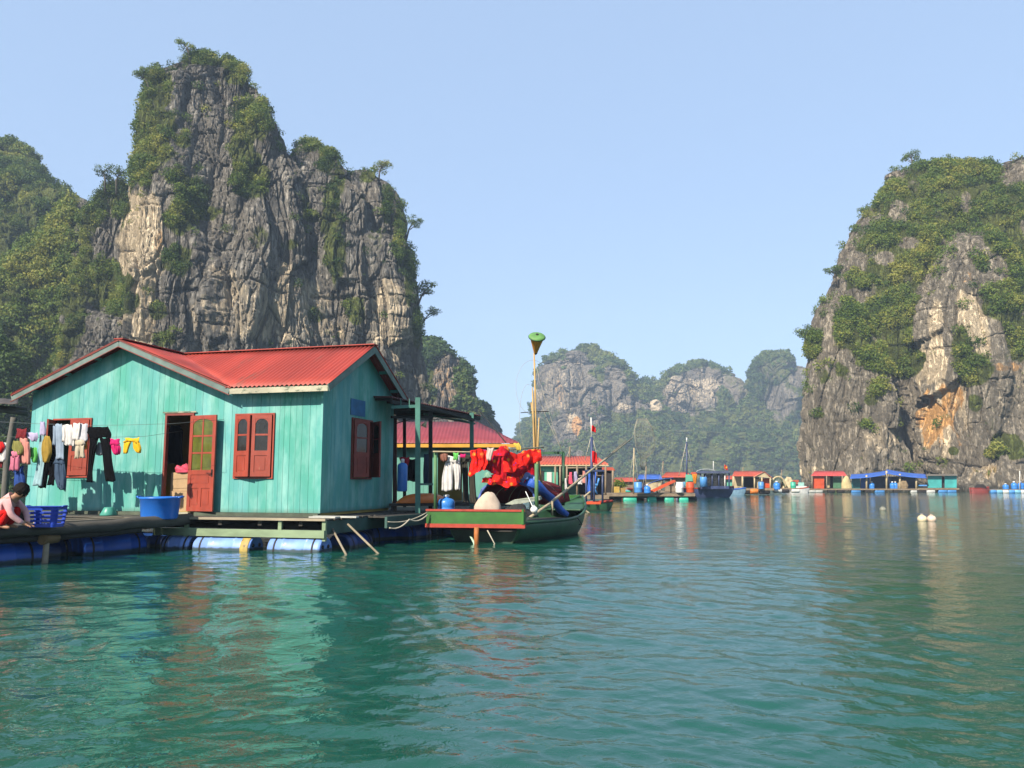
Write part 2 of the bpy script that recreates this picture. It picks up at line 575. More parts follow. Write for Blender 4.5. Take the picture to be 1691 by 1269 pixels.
def tower(prof, Y, dratio=0.8, nz=260, nt=520, seed=1, A=(3.0, 1.7, 0.55, 0.5), sq=2.6, ymax=60, fscale=1.0, zst=1.0, front=0.66, carve=None):
    """one rock tower: returns V, F. prof traced as its own outline at depth Y"""
    ys, xl, xr = interp_prof(prof, nz)
    k = lambda px, py: P(px, py, Y)
    zc = np.array([k(0, y).z for y in ys])
    Xl = np.array([k(a, y).x for a, y in zip(xl, ys)])
    Xr = np.array([k(a, y).x for a, y in zip(xr, ys)])
    cx, hw = (Xl + Xr) / 2, (Xr - Xl) / 2
    hd = np.minimum(hw * dratio, ymax)
    hd = np.maximum.accumulate(hd)
    # more columns on the side that faces the bay
    nf = int(nt * front)
    th = np.concatenate([np.linspace(math.pi * 0.94, math.pi * 2.06, nf, endpoint=False),
                         np.linspace(math.pi * 2.06, math.pi * 2.94, nt - nf, endpoint=False)])
    ct, st_ = np.cos(th), np.sin(th)
    e = 2.0 / sq
    ux = np.sign(ct) * np.abs(ct) ** e
    uy = np.sign(st_) * np.abs(st_) ** e
    # the axis leans back so that the face is nearest at the foot
    yc = Y + (hd[-1] - hd) * 0.35
    X = cx[:, None] + hw[:, None] * ux[None, :]
    Yy = yc[:, None] + hd[:, None] * uy[None, :] + 0 * X
    Z = zc[:, None] + 0 * X
    nx = ux[None, :] / np.maximum(hw[:, None], 1) + 0 * X
    ny = uy[None, :] / np.maximum(hd[:, None], 1) + 0 * X
    l = np.sqrt(nx ** 2 + ny ** 2) + 1e-6
    nx, ny = nx / l, ny / l
    Pt = np.stack([X.ravel(), Yy.ravel(), Z.ravel()], 1)
    s = fscale
    warp = np.stack([vnoise(Pt / (9 * s), seed + 50), vnoise(Pt / (9 * s), seed + 51), vnoise(Pt / (9 * s), seed + 52)], 1)
    Q = Pt + warp * np.array([1.1, 1.1, 1.6]) * s
    big = fbm(Q / np.array([20 * s, 20 * s, 34 * s * zst]), 3, seed)
    f1, f2, _ = worley(Q / np.array([6.5 * s, 6.5 * s, 21 * s * zst]), seed + 3)
    butt = (f2 - f1)
    g1, g2, gid = worley(Q / np.array([3.2 * s, 3.2 * s, 11.0 * s * zst]), seed + 7)
    h1, h2, hid = worley(Q / np.array([1.05 * s, 1.05 * s, 5.0 * s * zst]), seed + 11)
    rib = np.abs(vnoise(Q / np.array([0.42 * s, 0.42 * s, 4.5 * s * zst]), seed + 13))
    led = 0
    for (per, wid, am, sh) in ((6.4, 0.030, 1.0, 20), (3.1, 0.045, 0.6, 24)):
        zz = (Pt[:, 2] + 1.9 * s * fbm(Pt / (13 * s), 2, seed + sh)) / (per * s)
        fr = zz - np.floor(zz)
        l_ = -np.exp(-((fr - 0.5) / wid) ** 2) + 0.5 * (fr - 0.5)
        led = led + am * l_ * sstep(0.0, 0.35, vnoise(Pt / np.array([6 * s, 6 * s, 5 * s]), seed + sh + 3))
    d = (A[0] * big + A[1] * (np.minimum(butt, 0.40) * 2.8 - 0.6) + A[2] * (np.minimum(g2 - g1, 0.10) * 9 - 0.6 + (gid - 0.5) * 2.4)
         + A[3] * 0.75 * (np.minimum(h2 - h1, 0.10) * 7 - 0.4 + (hid - 0.5) * 1.0)
         + A[3] * 1.1 * led - A[3] * 0.5 * (1 - np.minimum(rib * 4, 1)) + 0.18 * s * fbm(Pt / (1.2 * s), 3, seed + 30))
    d = d - 0.42 * A[0]
    d = d - 1.3 * np.exp(-((Pt[:, 2] - 0.3) / 1.0) ** 2) * (0.7 + 0.5 * vnoise(Pt / 5.0, seed + 44))   # tidal notch
    # the crest keeps its traced outline
    hwf = np.repeat(np.clip(hw / 7.0, 0.15, 1), nt)
    d = d * hwf
    V = Pt.copy()
    V[:, 0] += nx.ravel() * d
    V[:, 1] += ny.ravel() * d
    for poly, dep, soft in (carve or []):     # broken out recesses under overhanging ledges
        qx, qy = topx(V)
        qx = qx + 5 * vnoise(Pt / 2.5, seed + 61); qy = qy + 3 * vnoise(Pt / 2.0, seed + 62)
        yb_ = max(p[1] for p in poly); yt_ = min(p[1] for p in poly)
        k_ = polyd(qx, qy, poly, soft) * dep * np.clip((yb_ - qy) / (0.55 * (yb_ - yt_)), 0, 1) * (ny.ravel() < 0.2)
        V[:, 0] -= nx.ravel() * k_; V[:, 1] -= ny.ravel() * k_
    V[:, 2] += 0.35 * (vnoise(Pt / (2.2 * s), seed + 40) + 0.6 * vnoise(Pt / (0.9 * s), seed + 41)) * s * (1 - 0.4 * hwf)
    j = np.arange(nz - 1)[:, None]
    i = np.arange(nt)[None, :]
    i2 = (i + 1) % nt
    F = np.stack([j * nt + i, (j + 1) * nt + i + 0 * j, (j + 1) * nt + i2, j * nt + i2 + 0 * j], -1).reshape(-1, 4)
    # cap at the top
    top = V[:nt].mean(0) + np.array([0, 0, 0.3])
    V = np.vstack([V, top])
    ti = len(V) - 1
    k = np.arange(nt)
    cap = np.stack([np.full(nt, ti), k, (k + 1) % nt, (k + 1) % nt], -1)
    F3 = cap[:, :3]
    return V, F, F3

def join_parts(parts):
    Vs, Fs, b = [], [], 0
    for V, F, F3 in parts:
        Vs.append(V)
        Fs.append(F + b)
        # degenerate-free cap: reuse quads with the pole split into triangles handled apart
        b += len(V)
    V = np.vstack(Vs)
    F = np.vstack(Fs)
    return V, F

def vert_normals(V, F):
    a, b_, c, d = V[F[:, 0]], V[F[:, 1]], V[F[:, 2]], V[F[:, 3]]
    n = np.cross(c - a, d - b_)
    N_ = np.zeros_like(V)
    for k in range(4): np.add.at(N_, F[:, k], n)
    return N_ / (np.linalg.norm(N_, axis=1, keepdims=True) + 1e-9)

def blobs(px, py, lst, wob=None):
    """soft ellipses (x, y, rx, ry, strength) in the photo's frame"""
    r = np.zeros_like(px)
    for (x, y, rx, ry, s_) in lst:
        d = np.sqrt(((px - x) / rx) ** 2 + ((py - y) / ry) ** 2)
        if wob is not None: d = d + wob
        r = np.maximum(r, s_ * (1 - sstep(0.65, 1.25, d)))
    return r

def polyd(px, py, poly, soft=8):
    """1 inside the polygon, 0 outside, with a soft edge"""
    inside = np.zeros(len(px), bool)
    dmin = np.full(len(px), 1e9)
    n = len(poly)
    for i in range(n):
        x1, y1 = poly[i]; x2, y2 = poly[(i + 1) % n]
        c = ((y1 > py) != (y2 > py)) & (px < (x2 - x1) * (py - y1) / ((y2 - y1) + 1e-9) + x1)
        inside ^= c
        L = (x2 - x1) ** 2 + (y2 - y1) ** 2 + 1e-9
        tt = np.clip(((px - x1) * (x2 - x1) + (py - y1) * (y2 - y1)) / L, 0, 1)
        dmin = np.minimum(dmin, np.hypot(px - x1 - tt * (x2 - x1), py - y1 - tt * (y2 - y1)))
    sd_ = np.where(inside, dmin, -dmin)
    return sstep(-soft, soft, sd_)

def hill(name, parts, m, green, cream=None, ochre=None):
    V, F = join_parts(parts)
    me = np_mesh(name, V, F, False)
    nrm = vert_normals(V, F)
    px, py = topx(V)
    for nm, fn in (('green', green), ('cream', cream), ('ochre', ochre)):
        val = np.zeros(len(V)) if fn is None else fn(V, px, py, nrm)
        at = me.attributes.new(nm, 'FLOAT', 'POINT')
        at.data.foreach_set('value', val.astype(np.float32))
    o = tag(link_mesh(name, me, m), kind='structure')
    return V, nrm, px, py, o

def leaf_cloud(name, centres, radii, tones, m, nleaf=60, leaf=0.3, seed=0, flat=0.8, label=None, parent=None, kind='stuff'):
    rng = np.random.RandomState(seed)
    n = len(centres)
    if np.isscalar(nleaf): cnt = np.full(n, nleaf)
    else: cnt = np.asarray(nleaf)
    idx = np.repeat(np.arange(n), cnt)
    T = len(idx)
    d = rng.normal(size=(T, 3)); d /= np.linalg.norm(d, axis=1, keepdims=True)
    rr = (0.35 + 0.65 * rng.rand(T)) ** 0.7
    # lumpy crowns: each has a few lobes
    lob = 1 + 0.35 * vnoise(d * 1.7 + np.repeat(rng.rand(n, 3) * 50, cnt, axis=0), seed + 2)
    pos = centres[idx] + d * (rr * radii[idx] * lob)[:, None] * np.array([1, 1, flat])
    u = rng.normal(size=(T, 3)); u /= np.linalg.norm(u, axis=1, keepdims=True)
    w_ = np.cross(u, d + 0.6 * rng.normal(size=(T, 3)))
    w_ /= (np.linalg.norm(w_, axis=1, keepdims=True) + 1e-9)
    sz = leaf * (0.55 + 0.9 * rng.rand(T)) * np.clip(radii[idx], 0.6, 1.6)
    a = u * sz[:, None]; b_ = w_ * (sz * 0.62)[:, None]
    nn = np.cross(u, w_) * (sz * 0.25)[:, None]
    V = np.stack([pos - a, pos + b_ + nn, pos + a, pos - b_ + nn], 1).reshape(-1, 3)
    F = np.arange(4 * T).reshape(-1, 4)
    me = np_mesh(name, V, F, False)
    at = me.attributes.new('tone', 'FLOAT', 'FACE')
    tn = np.clip(tones[idx] + rng.normal(0, 0.12, T), 0, 1)
    at.data.foreach_set('value', tn.astype(np.float32))
    o = link_mesh(name, me, m, parent)
    if kind: tag(o, label=label, kind=kind)
    return o

def scatter(V, nrm, w_, n, seed, rmin, rmax, sink=0.15, lift=0.25, pw=1.6):
    rng = np.random.RandomState(seed)
    fac = (nrm[:, 1] * -1 + 0.25 * nrm[:, 2]) > -0.25
    w_ = w_ * fac
    cdf = np.cumsum(w_); cdf /= cdf[-1]
    i = np.searchsorted(cdf, rng.rand(n))
    r = rmin + (rmax - rmin) * rng.rand(n) ** pw
    c = V[i] + nrm[i] * (r * lift)[:, None] + np.array([0, 0, 1]) * (r * 0.25)[:, None]
    return c, r, i

ROCK = rock_mat('grey limestone', (0.088, 0.083, 0.077), (0.285, 0.262, 0.226))
ROCK_R = rock_mat('tan limestone', (0.13, 0.115, 0.093), (0.33, 0.285, 0.22))
ROCK_F = rock_mat('far limestone', (0.08, 0.075, 0.07), (0.30, 0.255, 0.20))
LEAF = leaf_mat('hill leaves', (0.028, 0.058, 0.011), (0.098, 0.148, 0.021), (0.25, 0.24, 0.045))
LEAF_F = leaf_mat('far leaves', (0.022, 0.048, 0.012), (0.062, 0.105, 0.022), (0.145, 0.16, 0.035))

# ---------------------------------------------------------------- the big tower, left
YB = 122.0
main = [(81, 318, 372), (92, 296, 402), (110, 272, 432), (135, 252, 446), (165, 246, 464), (205, 238, 486), (250, 226, 500), (300, 214, 520), (350, 208, 535), (430, 204, 560), (520, 205, 585), (620, 200, 605), (735, 190, 625), (830, 180, 640)]
shoulder = [(226, 492, 512), (245, 482, 542), (275, 470, 562), (330, 462, 596), (420, 458, 625), (540, 455, 650), (690, 450, 672), (835, 440, 690)]
right = [(279, 572, 612), (290, 556, 632), (315, 545, 646), (360, 535, 662), (430, 528, 676), (500, 522, 684), (580, 520, 688), (700, 518, 698), (835, 510, 712)]
leftb = [(262, 218, 262), (300, 206, 300), (350, 202, 322), (430, 204, 335), (520, 206, 345), (640, 200, 356), (835, 185, 370)]
apron = [(300, 158, 196), (318, 142, 210), (360, 122, 222), (430, 112, 232), (500, 104, 240), (560, 98, 246), (680, 85, 260), (835, 60, 280)]
lowl = [(508, 168, 240), (530, 130, 252), (560, 112, 258), (600, 98, 262), (700, 85, 270), (835, 70, 285)]
parts = [tower(main, YB, 0.62, 380, 760, 11, (3.2, 1.4, 0.62, 0.55)),
         tower(shoulder, YB + 3, 0.8, 300, 460, 23, (2.4, 1.3, 0.62, 0.55)),
         tower(right, YB + 6, 0.85, 290, 460, 31, (2.2, 1.3, 0.6, 0.5)),
         tower(leftb, YB - 9, 0.85, 280, 380, 43, (2.0, 1.6, 0.7, 0.55)),
         tower(apron, YB + 2, 0.9, 260, 330, 57, (2.2, 1.6, 0.7, 0.5)),
         tower(lowl, YB - 7, 0.8, 180, 330, 61, (1.8, 1.4, 0.7, 0.5))]
VEG_B = [(240, 215, 24, 80, 1), (262, 150, 22, 40, .9), (222, 265, 22, 30, 1), (345, 92, 60, 20, .9), (405, 110, 40, 38, 1), (432, 130, 20, 32, 1), (468, 185, 22, 38, .8), (487, 215, 14, 18, .9),
         (272, 205, 25, 32, .7), (258, 245, 40, 25, .8), (300, 235, 16, 14, .8), (420, 185, 34, 24, .9), (402, 232, 26, 32, 1), (415, 285, 28, 38, 1), (428, 205, 30, 40, .7), (318, 318, 34, 32, 1), (345, 352, 26, 16, .9), (296, 365, 30, 28, .9), (292, 430, 30, 28, 1),
         (262, 250, 30, 34, .6), (290, 290, 18, 16, .6), (548, 330, 18, 26, .8), (548, 362, 22, 26, .6), (538, 268, 16, 20, .8), (512, 240, 12, 14, .7), (612, 292, 18, 10, .7), (640, 335, 10, 36, .8), (658, 385, 9, 45, 1), (676, 440, 8, 55, .9), (690, 530, 8, 40, 1), (560, 300, 10, 30, .6),
         (556, 430, 20, 50, .8), (515, 355, 14, 12, .8), (480, 405, 20, 12, .6), (260, 515, 18, 18, .9), (272, 562, 20, 18, 1), (585, 515, 18, 28, .8), (430, 392, 14, 22, .5), (520, 520, 14, 14, .6),
         (180, 298, 34, 26, 1), (150, 340, 30, 40, .8), (196, 330, 18, 40, .8), (130, 420, 24, 60, .7), (175, 470, 40, 40, .9), (200, 500, 30, 22, .9), (120, 500, 26, 60, .8), (90, 560, 26, 50, .9), (160, 455, 40, 20, .6), (245, 520, 20, 10, .4), (505, 330, 10, 30, .4), (620, 400, 16, 30, .3)]
def green_b(V, px, py, nrm):
    wob = 0.35 * fbm(V / 3.2, 3, 71)
    return np.clip(0.85 * blobs(px, py, VEG_B, wob) + 0.22 * np.clip(nrm[:, 2], 0, 1), 0, 1)
def cream_b(V, px, py, nrm):
    wob = 0.45 * fbm(V / 4, 3, 77)
    return blobs(px, py, [(232, 430, 34, 120, .70), (222, 390, 20, 80, .85), (255, 400, 20, 60, .7), (240, 520, 26, 60, .45), (480, 520, 110, 60, .42), (440, 490, 50, 60, .40), (650, 530, 40, 80, .42), (370, 500, 70, 60, .34), (232, 330, 20, 40, .35)], wob)
def ochre_b(V, px, py, nrm):
    return blobs(px, py, [(428, 530, 18, 55, .28), (262, 400, 10, 30, .32), (445, 500, 40, 30, .18)], 0.5 * fbm(V / 3, 3, 79))
V, nrm, px, py, _ = hill('karst_tower', parts, ROCK, green_b, cream_b, ochre_b)
gd = green_b(V, px, py, nrm)
c, r, i = scatter(V, nrm, sstep(0.3, 0.95, gd) ** 1.3 * sstep(-0.35, 0.3, fbm(V / 2.6, 3, 401)) + 0.03 * (nrm[:, 2] > 0.35) + 0.002, 6200, 5, 0.22, 1.1, pw=2.0)
rng = np.random.RandomState(3)
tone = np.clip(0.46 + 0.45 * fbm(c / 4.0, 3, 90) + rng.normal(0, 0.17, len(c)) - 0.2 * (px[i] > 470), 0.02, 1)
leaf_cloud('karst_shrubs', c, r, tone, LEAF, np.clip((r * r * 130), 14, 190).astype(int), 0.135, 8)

# ---------------------------------------------------------------- green hill at the far left, behind the tower
backl = [(214, -60, -5), (228, -110, 22), (245, -150, 44), (265, -190, 66), (295, -230, 96), (316, -260, 132), (340, -280, 165), (420, -320, 210), (600, -380, 260), (812, -420, 290)]
midl = [(322, 98, 130), (350, 70, 150), (400, 40, 165), (450, 8, 178), (510, -40, 190), (600, -90, 200), (700, -130, 205), (835, -160, 210)]
lowd = [(560, -90, -30), (590, -110, 5), (620, -130, 25), (660, -150, 40), (700, -170, 52), (840, -190, 70)]
parts = [tower(backl, 175, 0.7, 220, 420, 83, (4.5, 2.6, 0.8, 0.6), fscale=1.3),
         tower(midl, 132, 0.8, 220, 380, 91, (3.2, 2.0, 0.8, 0.5)),
         tower(lowd, 96, 0.6, 160, 260, 97, (2.2, 1.6, 0.7, 0.5))]
def green_l(V, px, py, nrm):
    rockp = blobs(px, py, [(165, 350, 45, 60, .9), (160, 400, 50, 60, .9), (130, 330, 20, 20, .5)], 0.3 * fbm(V / 4, 3, 5))
    return np.clip(0.95 - rockp * 0.7 + 0.2 * fbm(V / 6, 2, 6), 0, 1)
V, nrm, px, py, _ = hill('green_hill', parts, ROCK, green_l)
gd = green_l(V, px, py, nrm)
w_ = sstep(0.5, 0.9, gd) * (px > -60) * (px < 260)
c, r, i = scatter(V, nrm, w_, 6500, 6, 0.4, 1.7, pw=1.9)
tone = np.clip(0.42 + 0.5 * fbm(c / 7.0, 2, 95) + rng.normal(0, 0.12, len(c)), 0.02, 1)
tone = np.where((c[:, 1] < 112), tone * 0.35, tone)  # nearest low trees: their shade put into a darker leaf tone
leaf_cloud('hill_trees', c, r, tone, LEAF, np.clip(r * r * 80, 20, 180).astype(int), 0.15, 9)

# ---------------------------------------------------------------- small headland behind the house
head = [(562, 690, 722), (572, 680, 744), (590, 668, 762), (620, 655, 778), (650, 645, 788), (690, 640, 794), (720, 630, 802), (812, 620, 815)]
head2 = [(668, 770, 796), (685, 755, 812), (715, 745, 822), (812, 730, 836)]
parts = [tower(head, 235, 0.9, 170, 360, 103, (3.6, 2.6, 0.9, 0.7), fscale=1.4), tower(head2, 260, 0.9, 120, 240, 107, (3, 2, 0.8, 0.6), fscale=1.4)]
def green_h(V, px, py, nrm):
    return np.clip(blobs(px, py, [(710, 575, 50, 26, 1), (690, 600, 26, 60, .9), (770, 610, 20, 40, .8), (700, 650, 20, 20, .8), (780, 680, 40, 20, .8)], 0.4 * fbm(V / 5, 3, 15)) * 0.9, 0, 1)
def cream_h(V, px, py, nrm):
    return blobs(px, py, [(730, 630, 26, 40, .3)], 0.4 * fbm(V / 5, 3, 16))
V, nrm, px, py, _ = hill('headland', parts, ROCK_F, green_h, cream_h, cream_h)
gd = green_h(V, px, py, nrm)
c, r, i = scatter(V, nrm, sstep(0.4, 0.9, gd) + .004, 1500, 7, 0.6, 1.8)
tone = np.clip(0.4 + 0.4 * fbm(c / 9.0, 2, 25) + rng.normal(0, 0.1, len(c)), 0.02, 1)
leaf_cloud('headland_shrubs', c, r, tone, LEAF_F, 40, 0.36, 10)

# ---------------------------------------------------------------- hills across the bay
YF = 520.0
h1 = [(567, 962, 986), (575, 946, 1004), (590, 920, 1018), (602, 902, 1030), (620, 893, 1050), (640, 889, 1075), (670, 884, 1100), (700, 878, 1130), (740, 860, 1160), (799, 830, 1190)]
h2 = [(594, 1150, 1178), (602, 1120, 1202), (612, 1098, 1216), (625, 1082, 1228), (650, 1064, 1242), (690, 1044, 1265), (740, 1030, 1290), (799, 1010, 1310)]
h3 = [(582, 1268, 1296), (590, 1252, 1318), (604, 1236, 1340), (625, 1226, 1362), (660, 1214, 1385), (720, 1200, 1410), (799, 1180, 1440)]
sad = [(624, 1062, 1096), (636, 1035, 1150), (650, 1000, 1235), (690, 960, 1260), (799, 930, 1300)]
low = [(690, 880, 910), (697, 866, 930), (715, 846, 960), (740, 838, 980), (799, 825, 1000)]
foot = [(705, 1000, 1080), (718, 950, 1330), (745, 900, 1400), (799, 850, 1460)]
parts = [tower(h1, YF, 0.7, 220, 420, 113, (9, 7, 2.4, 1.6), fscale=3.0), tower(h2, YF + 25, 0.7, 200, 380, 127, (9, 7, 2.4, 1.6), fscale=3.0),
         tower(h3, YF + 10, 0.7, 200, 380, 131, (9, 7, 2.4, 1.6), fscale=3.0), tower(sad, YF + 40, 0.5, 140, 300, 137, (8, 5, 2, 1.2), fscale=3.0),
         tower(low, YF + 110, 0.7, 120, 220, 139, (8, 5, 2, 1.2), fscale=3.0), tower(foot, YF - 20, 0.34, 140, 480, 149, (9, 6, 2, 1.2), fscale=3.0)]
BARE_F = [(945, 648, 62, 66, 1), (950, 695, 44, 46, .95), (1010, 640, 22, 36, .8), (1030, 670, 30, 14, .8), (1142, 648, 66, 34, 1), (1155, 630, 46, 22, .9), (1215, 640, 22, 26, .6), (1080, 672, 14, 12, 1), (1300, 660, 40, 36, .7), (1320, 625, 28, 34, .7), (1280, 615, 30, 20, .5), (1140, 705, 30, 12, .45), (1175, 660, 20, 20, .6)]
def green_f(V, px, py, nrm):
    wob = 0.45 * fbm(V / 14, 3, 35)
    return np.clip(0.95 - blobs(px, py, BARE_F, wob), 0, 1)
def cream_f(V, px, py, nrm):
    wob = 0.5 * fbm(V / 14, 3, 36)
    return blobs(px, py, [(935, 640, 40, 50, .32), (1132, 650, 58, 28, .36), (1082, 672, 10, 12, .7), (945, 690, 14, 30, .45), (1030, 672, 20, 8, .45), (1160, 636, 30, 12, .4)], wob)
def ochre_f(V, px, py, nrm):
    return blobs(px, py, [(952, 705, 9, 18, .75), (925, 650, 10, 24, .3)], 0.3 * fbm(V / 8, 3, 37))
V, nrm, px, py, _ = hill('far_hills', parts, ROCK_F, green_f, cream_f, ochre_f)
gd = green_f(V, px, py, nrm)
c, r, i = scatter(V, nrm, sstep(0.4, 0.8, gd) * (px > 830) * (px < 1400) + 0.01, 9000, 8, 0.9, 2.9, pw=1.5)
tone = np.clip(0.4 + 0.4 * fbm(c / 22.0, 2, 45) + rng.normal(0, 0.12, len(c)), 0.02, 1)
leaf_cloud('far_forest', c, r, tone, LEAF_F, 30, 0.5, 11)

# ---------------------------------------------------------------- cliff on the right
YR = 136.0
cl1 = [(268, 1500, 1532), (276, 1486, 1690), (290, 1478, 1720), (330, 1450, 1760), (390, 1421, 1800), (450, 1394, 1830), (495, 1376, 1850), (540, 1352, 1870), (600, 1340, 1890), (680, 1334, 1900), (760, 1331, 1910), (815, 1331, 1920)]
cl2 = [(252, 1700, 1790), (264, 1656, 1850), (290, 1645, 1900), (350, 1630, 1950), (500, 1610, 2000), (700, 1590, 2050), (818, 1580, 2080)]
cl3 = [(380, 1590, 1640), (400, 1570, 1665), (450, 1545, 1680), (520, 1528, 1700), (640, 1515, 1715), (820, 1508, 1730)]
cl4 = [(490, 1365, 1392), (510, 1354, 1420), (560, 1342, 1445), (640, 1336, 1470), (740, 1333, 1490), (818, 1332, 1505)]
CARVE = [([(1514, 657), (1535, 650), (1562, 641), (1580, 626), (1596, 612), (1602, 720), (1565, 752), (1515, 748)], 1.5, 1.5), ([(1500, 570), (1528, 559), (1558, 547), (1562, 600), (1540, 646), (1512, 654)], 0.9, 1.5)]
parts = [tower(cl1, YR, 0.45, 380, 760, 151, (3.0, 1.0, 0.36, 0.28), sq=2.3, carve=CARVE), tower(cl2, YR - 4, 0.4, 240, 420, 157, (2.6, 1.5, 0.45, 0.34)),
         tower(cl3, YR - 12, 0.9, 260, 420, 163, (1.6, 0.9, 0.34, 0.30), carve=CARVE), tower(cl4, YR - 14, 0.8, 240, 360, 167, (1.5, 0.9, 0.34, 0.28))]
VPOLY = [[(1480, 290), (1505, 268), (1640, 270), (1655, 300), (1691, 320), (1740, 400), (1680, 470), (1600, 400), (1560, 380), (1545, 430), (1530, 470), (1515, 520), (1520, 580), (1510, 620), (1460, 620), (1410, 610), (1390, 570), (1380, 520), (1395, 460), (1425, 395), (1455, 335)]]
VEG_R = [(1620, 330, 70, 40, .9), (1650, 400, 60, 60, .7), (1660, 500, 30, 40, .75), (1690, 560, 30, 40, .7), (1610, 610, 34, 32, 1), (1590, 570, 18, 30, .8), (1660, 740, 34, 24, 1), (1345, 570, 10, 22, .9), (1360, 620, 14, 16, .5), (1450, 640, 14, 14, .8), (1440, 660, 14, 10, .5), (1430, 700, 10, 8, .7), (1355, 685, 8, 8, .6), (1610, 665, 14, 16, .6), (1575, 745, 8, 6, .7), (1480, 600, 40, 26, .9), (1390, 610, 16, 16, .6), (1640, 690, 8, 30, .3), (1625, 360, 40, 30, .9), (1690, 340, 40, 60, .9)]
BARE_R = [(1505, 400, 26, 14, .9), (1460, 430, 22, 14, .9), (1480, 350, 22, 26, .8), (1505, 310, 22, 16, .6), (1595, 335, 14, 22, .9), (1670, 290, 26, 24, 1), (1440, 415, 14, 18, .6), (1415, 490, 26, 18, .9), (1600, 400, 40, 26, .9), (1410, 540, 18, 14, .5), (1385, 470, 14, 40, .8), (1440, 480, 12, 16, .7), (1400, 590, 16, 16, .6), (1450, 560, 16, 12, .6), (1500, 460, 12, 18, .6), (1545, 350, 14, 14, .6), (1490, 530, 14, 14, .5), (1425, 440, 14, 26, .8), (1700, 380, 20, 30, .7), (1650, 440, 20, 24, .7)]
def green_r(V, px, py, nrm):
    wob = 0.4 * fbm(V / 4, 3, 55)
    g = np.maximum(polyd(px + 22 * fbm(V / 6, 2, 56), py + 22 * fbm(V / 6, 2, 57), VPOLY[0], 14), blobs(px, py, VEG_R, wob))
    return np.clip(g - 0.9 * blobs(px, py, BARE_R, wob), 0, 1)
def cream_r(V, px, py, nrm):
    wob = 0.5 * fbm(V / np.array([2, 2, 9]), 3, 58)
    return blobs(px, py, [(1545, 602, 34, 42, .78), (1542, 535, 12, 44, .6), (1545, 715, 34, 36, .42), (1600, 540, 20, 60, .65), (1620, 560, 16, 44, .7), (1560, 680, 40, 70, .55), (1460, 720, 30, 24, .4), (1345, 780, 30, 20, .4), (1520, 600, 16, 50, .5), (1400, 700, 60, 60, .2), (1540, 530, 20, 40, .4), (1660, 640, 50, 60, .25), (1600, 690, 30, 50, .3)], wob)
def ochre_r(V, px, py, nrm):
    wob = 0.5 * fbm(V / np.array([1.2, 1.2, 8]), 3, 59)
    return blobs(px, py, [(1545, 688, 28, 40, .58), (1568, 665, 22, 26, .5), (1532, 700, 14, 36, .48), (1660, 606, 30, 8, .35), (1580, 715, 14, 24, .3), (1600, 455, 20, 14, .25)], wob)
V, nrm, px, py, _ = hill('sea_cliff', parts, ROCK_R, green_r, cream_r, ochre_r)
gd = green_r(V, px, py, nrm)
c, r, i = scatter(V, nrm, (sstep(0.3, 0.9, gd) ** 1.3 * sstep(-0.45, 0.25, fbm(V / 2.8, 3, 402)) + 0.02 * (nrm[:, 2] > .35) + 0.0015) * (px < 1780), 10500, 9, 0.25, 1.15, pw=1.9)
tone = np.clip(0.52 + 0.40 * fbm(c / 4.0, 3, 65) + rng.normal(0, 0.17, len(c)), 0.02, 1)
leaf_cloud('cliff_shrubs', c, r, tone, LEAF, np.clip(r * r * 110, 14, 180).astype(int), 0.14, 12)

# ---------------------------------------------------------------- single trees that stand out against the sky
BARK = mat('grey bark', (0.10, 0.085, 0.065), 0.9, 0.3, 3)
def cliff_tree(px, py, Y, h, lean, label, seed, tone=0.4):
    base = P(px, py, Y)
    o = thing('cliff_tree', base, label, 'tree', 0, 'small trees on the cliff edges')
    rng_ = np.random.RandomState(seed)
    top = Vector((lean * h, -0.05 * h, h))
    mb = MB()
    mid = top * 0.55 + Vector((-0.08 * h * (1 if lean > 0 else -1), 0, 0))
    mb.tube([Vector((-0.25 * lean * h, 0.3, -0.35 * h)), mid, top * 0.95], [0.07 * h, 0.05 * h, 0.02 * h], 7)
    tips = []
    for k in range(9):
        f = 0.45 + 0.5 * rng_.rand()
        a = rng_.uniform(0, 6.28)
        s0 = top * f
        e = s0 + Vector((math.cos(a) * 0.42 * h, math.sin(a) * 0.42 * h, (0.12 + 0.25 * rng_.rand()) * h))
        mb.tube([s0, s0.lerp(e, 0.5) + Vector((0, 0, 0.03 * h)), e], [0.025 * h, 0.018 * h, 0.008 * h], 5)
        tips.append(e)
    mb.build('trunk', BARK, o)
    tips.append(top)
    cc = np.array([list(t_) for t_ in tips])
    rr = (0.20 + 0.15 * rng_.rand(len(cc))) * h
    tn = np.clip(tone + rng_.normal(0, 0.12, len(cc)), 0, 1)
    leaf_cloud('crown', cc, rr, tn, LEAF, 95, 0.14, seed + 1, 0.6, parent=o, kind=None)
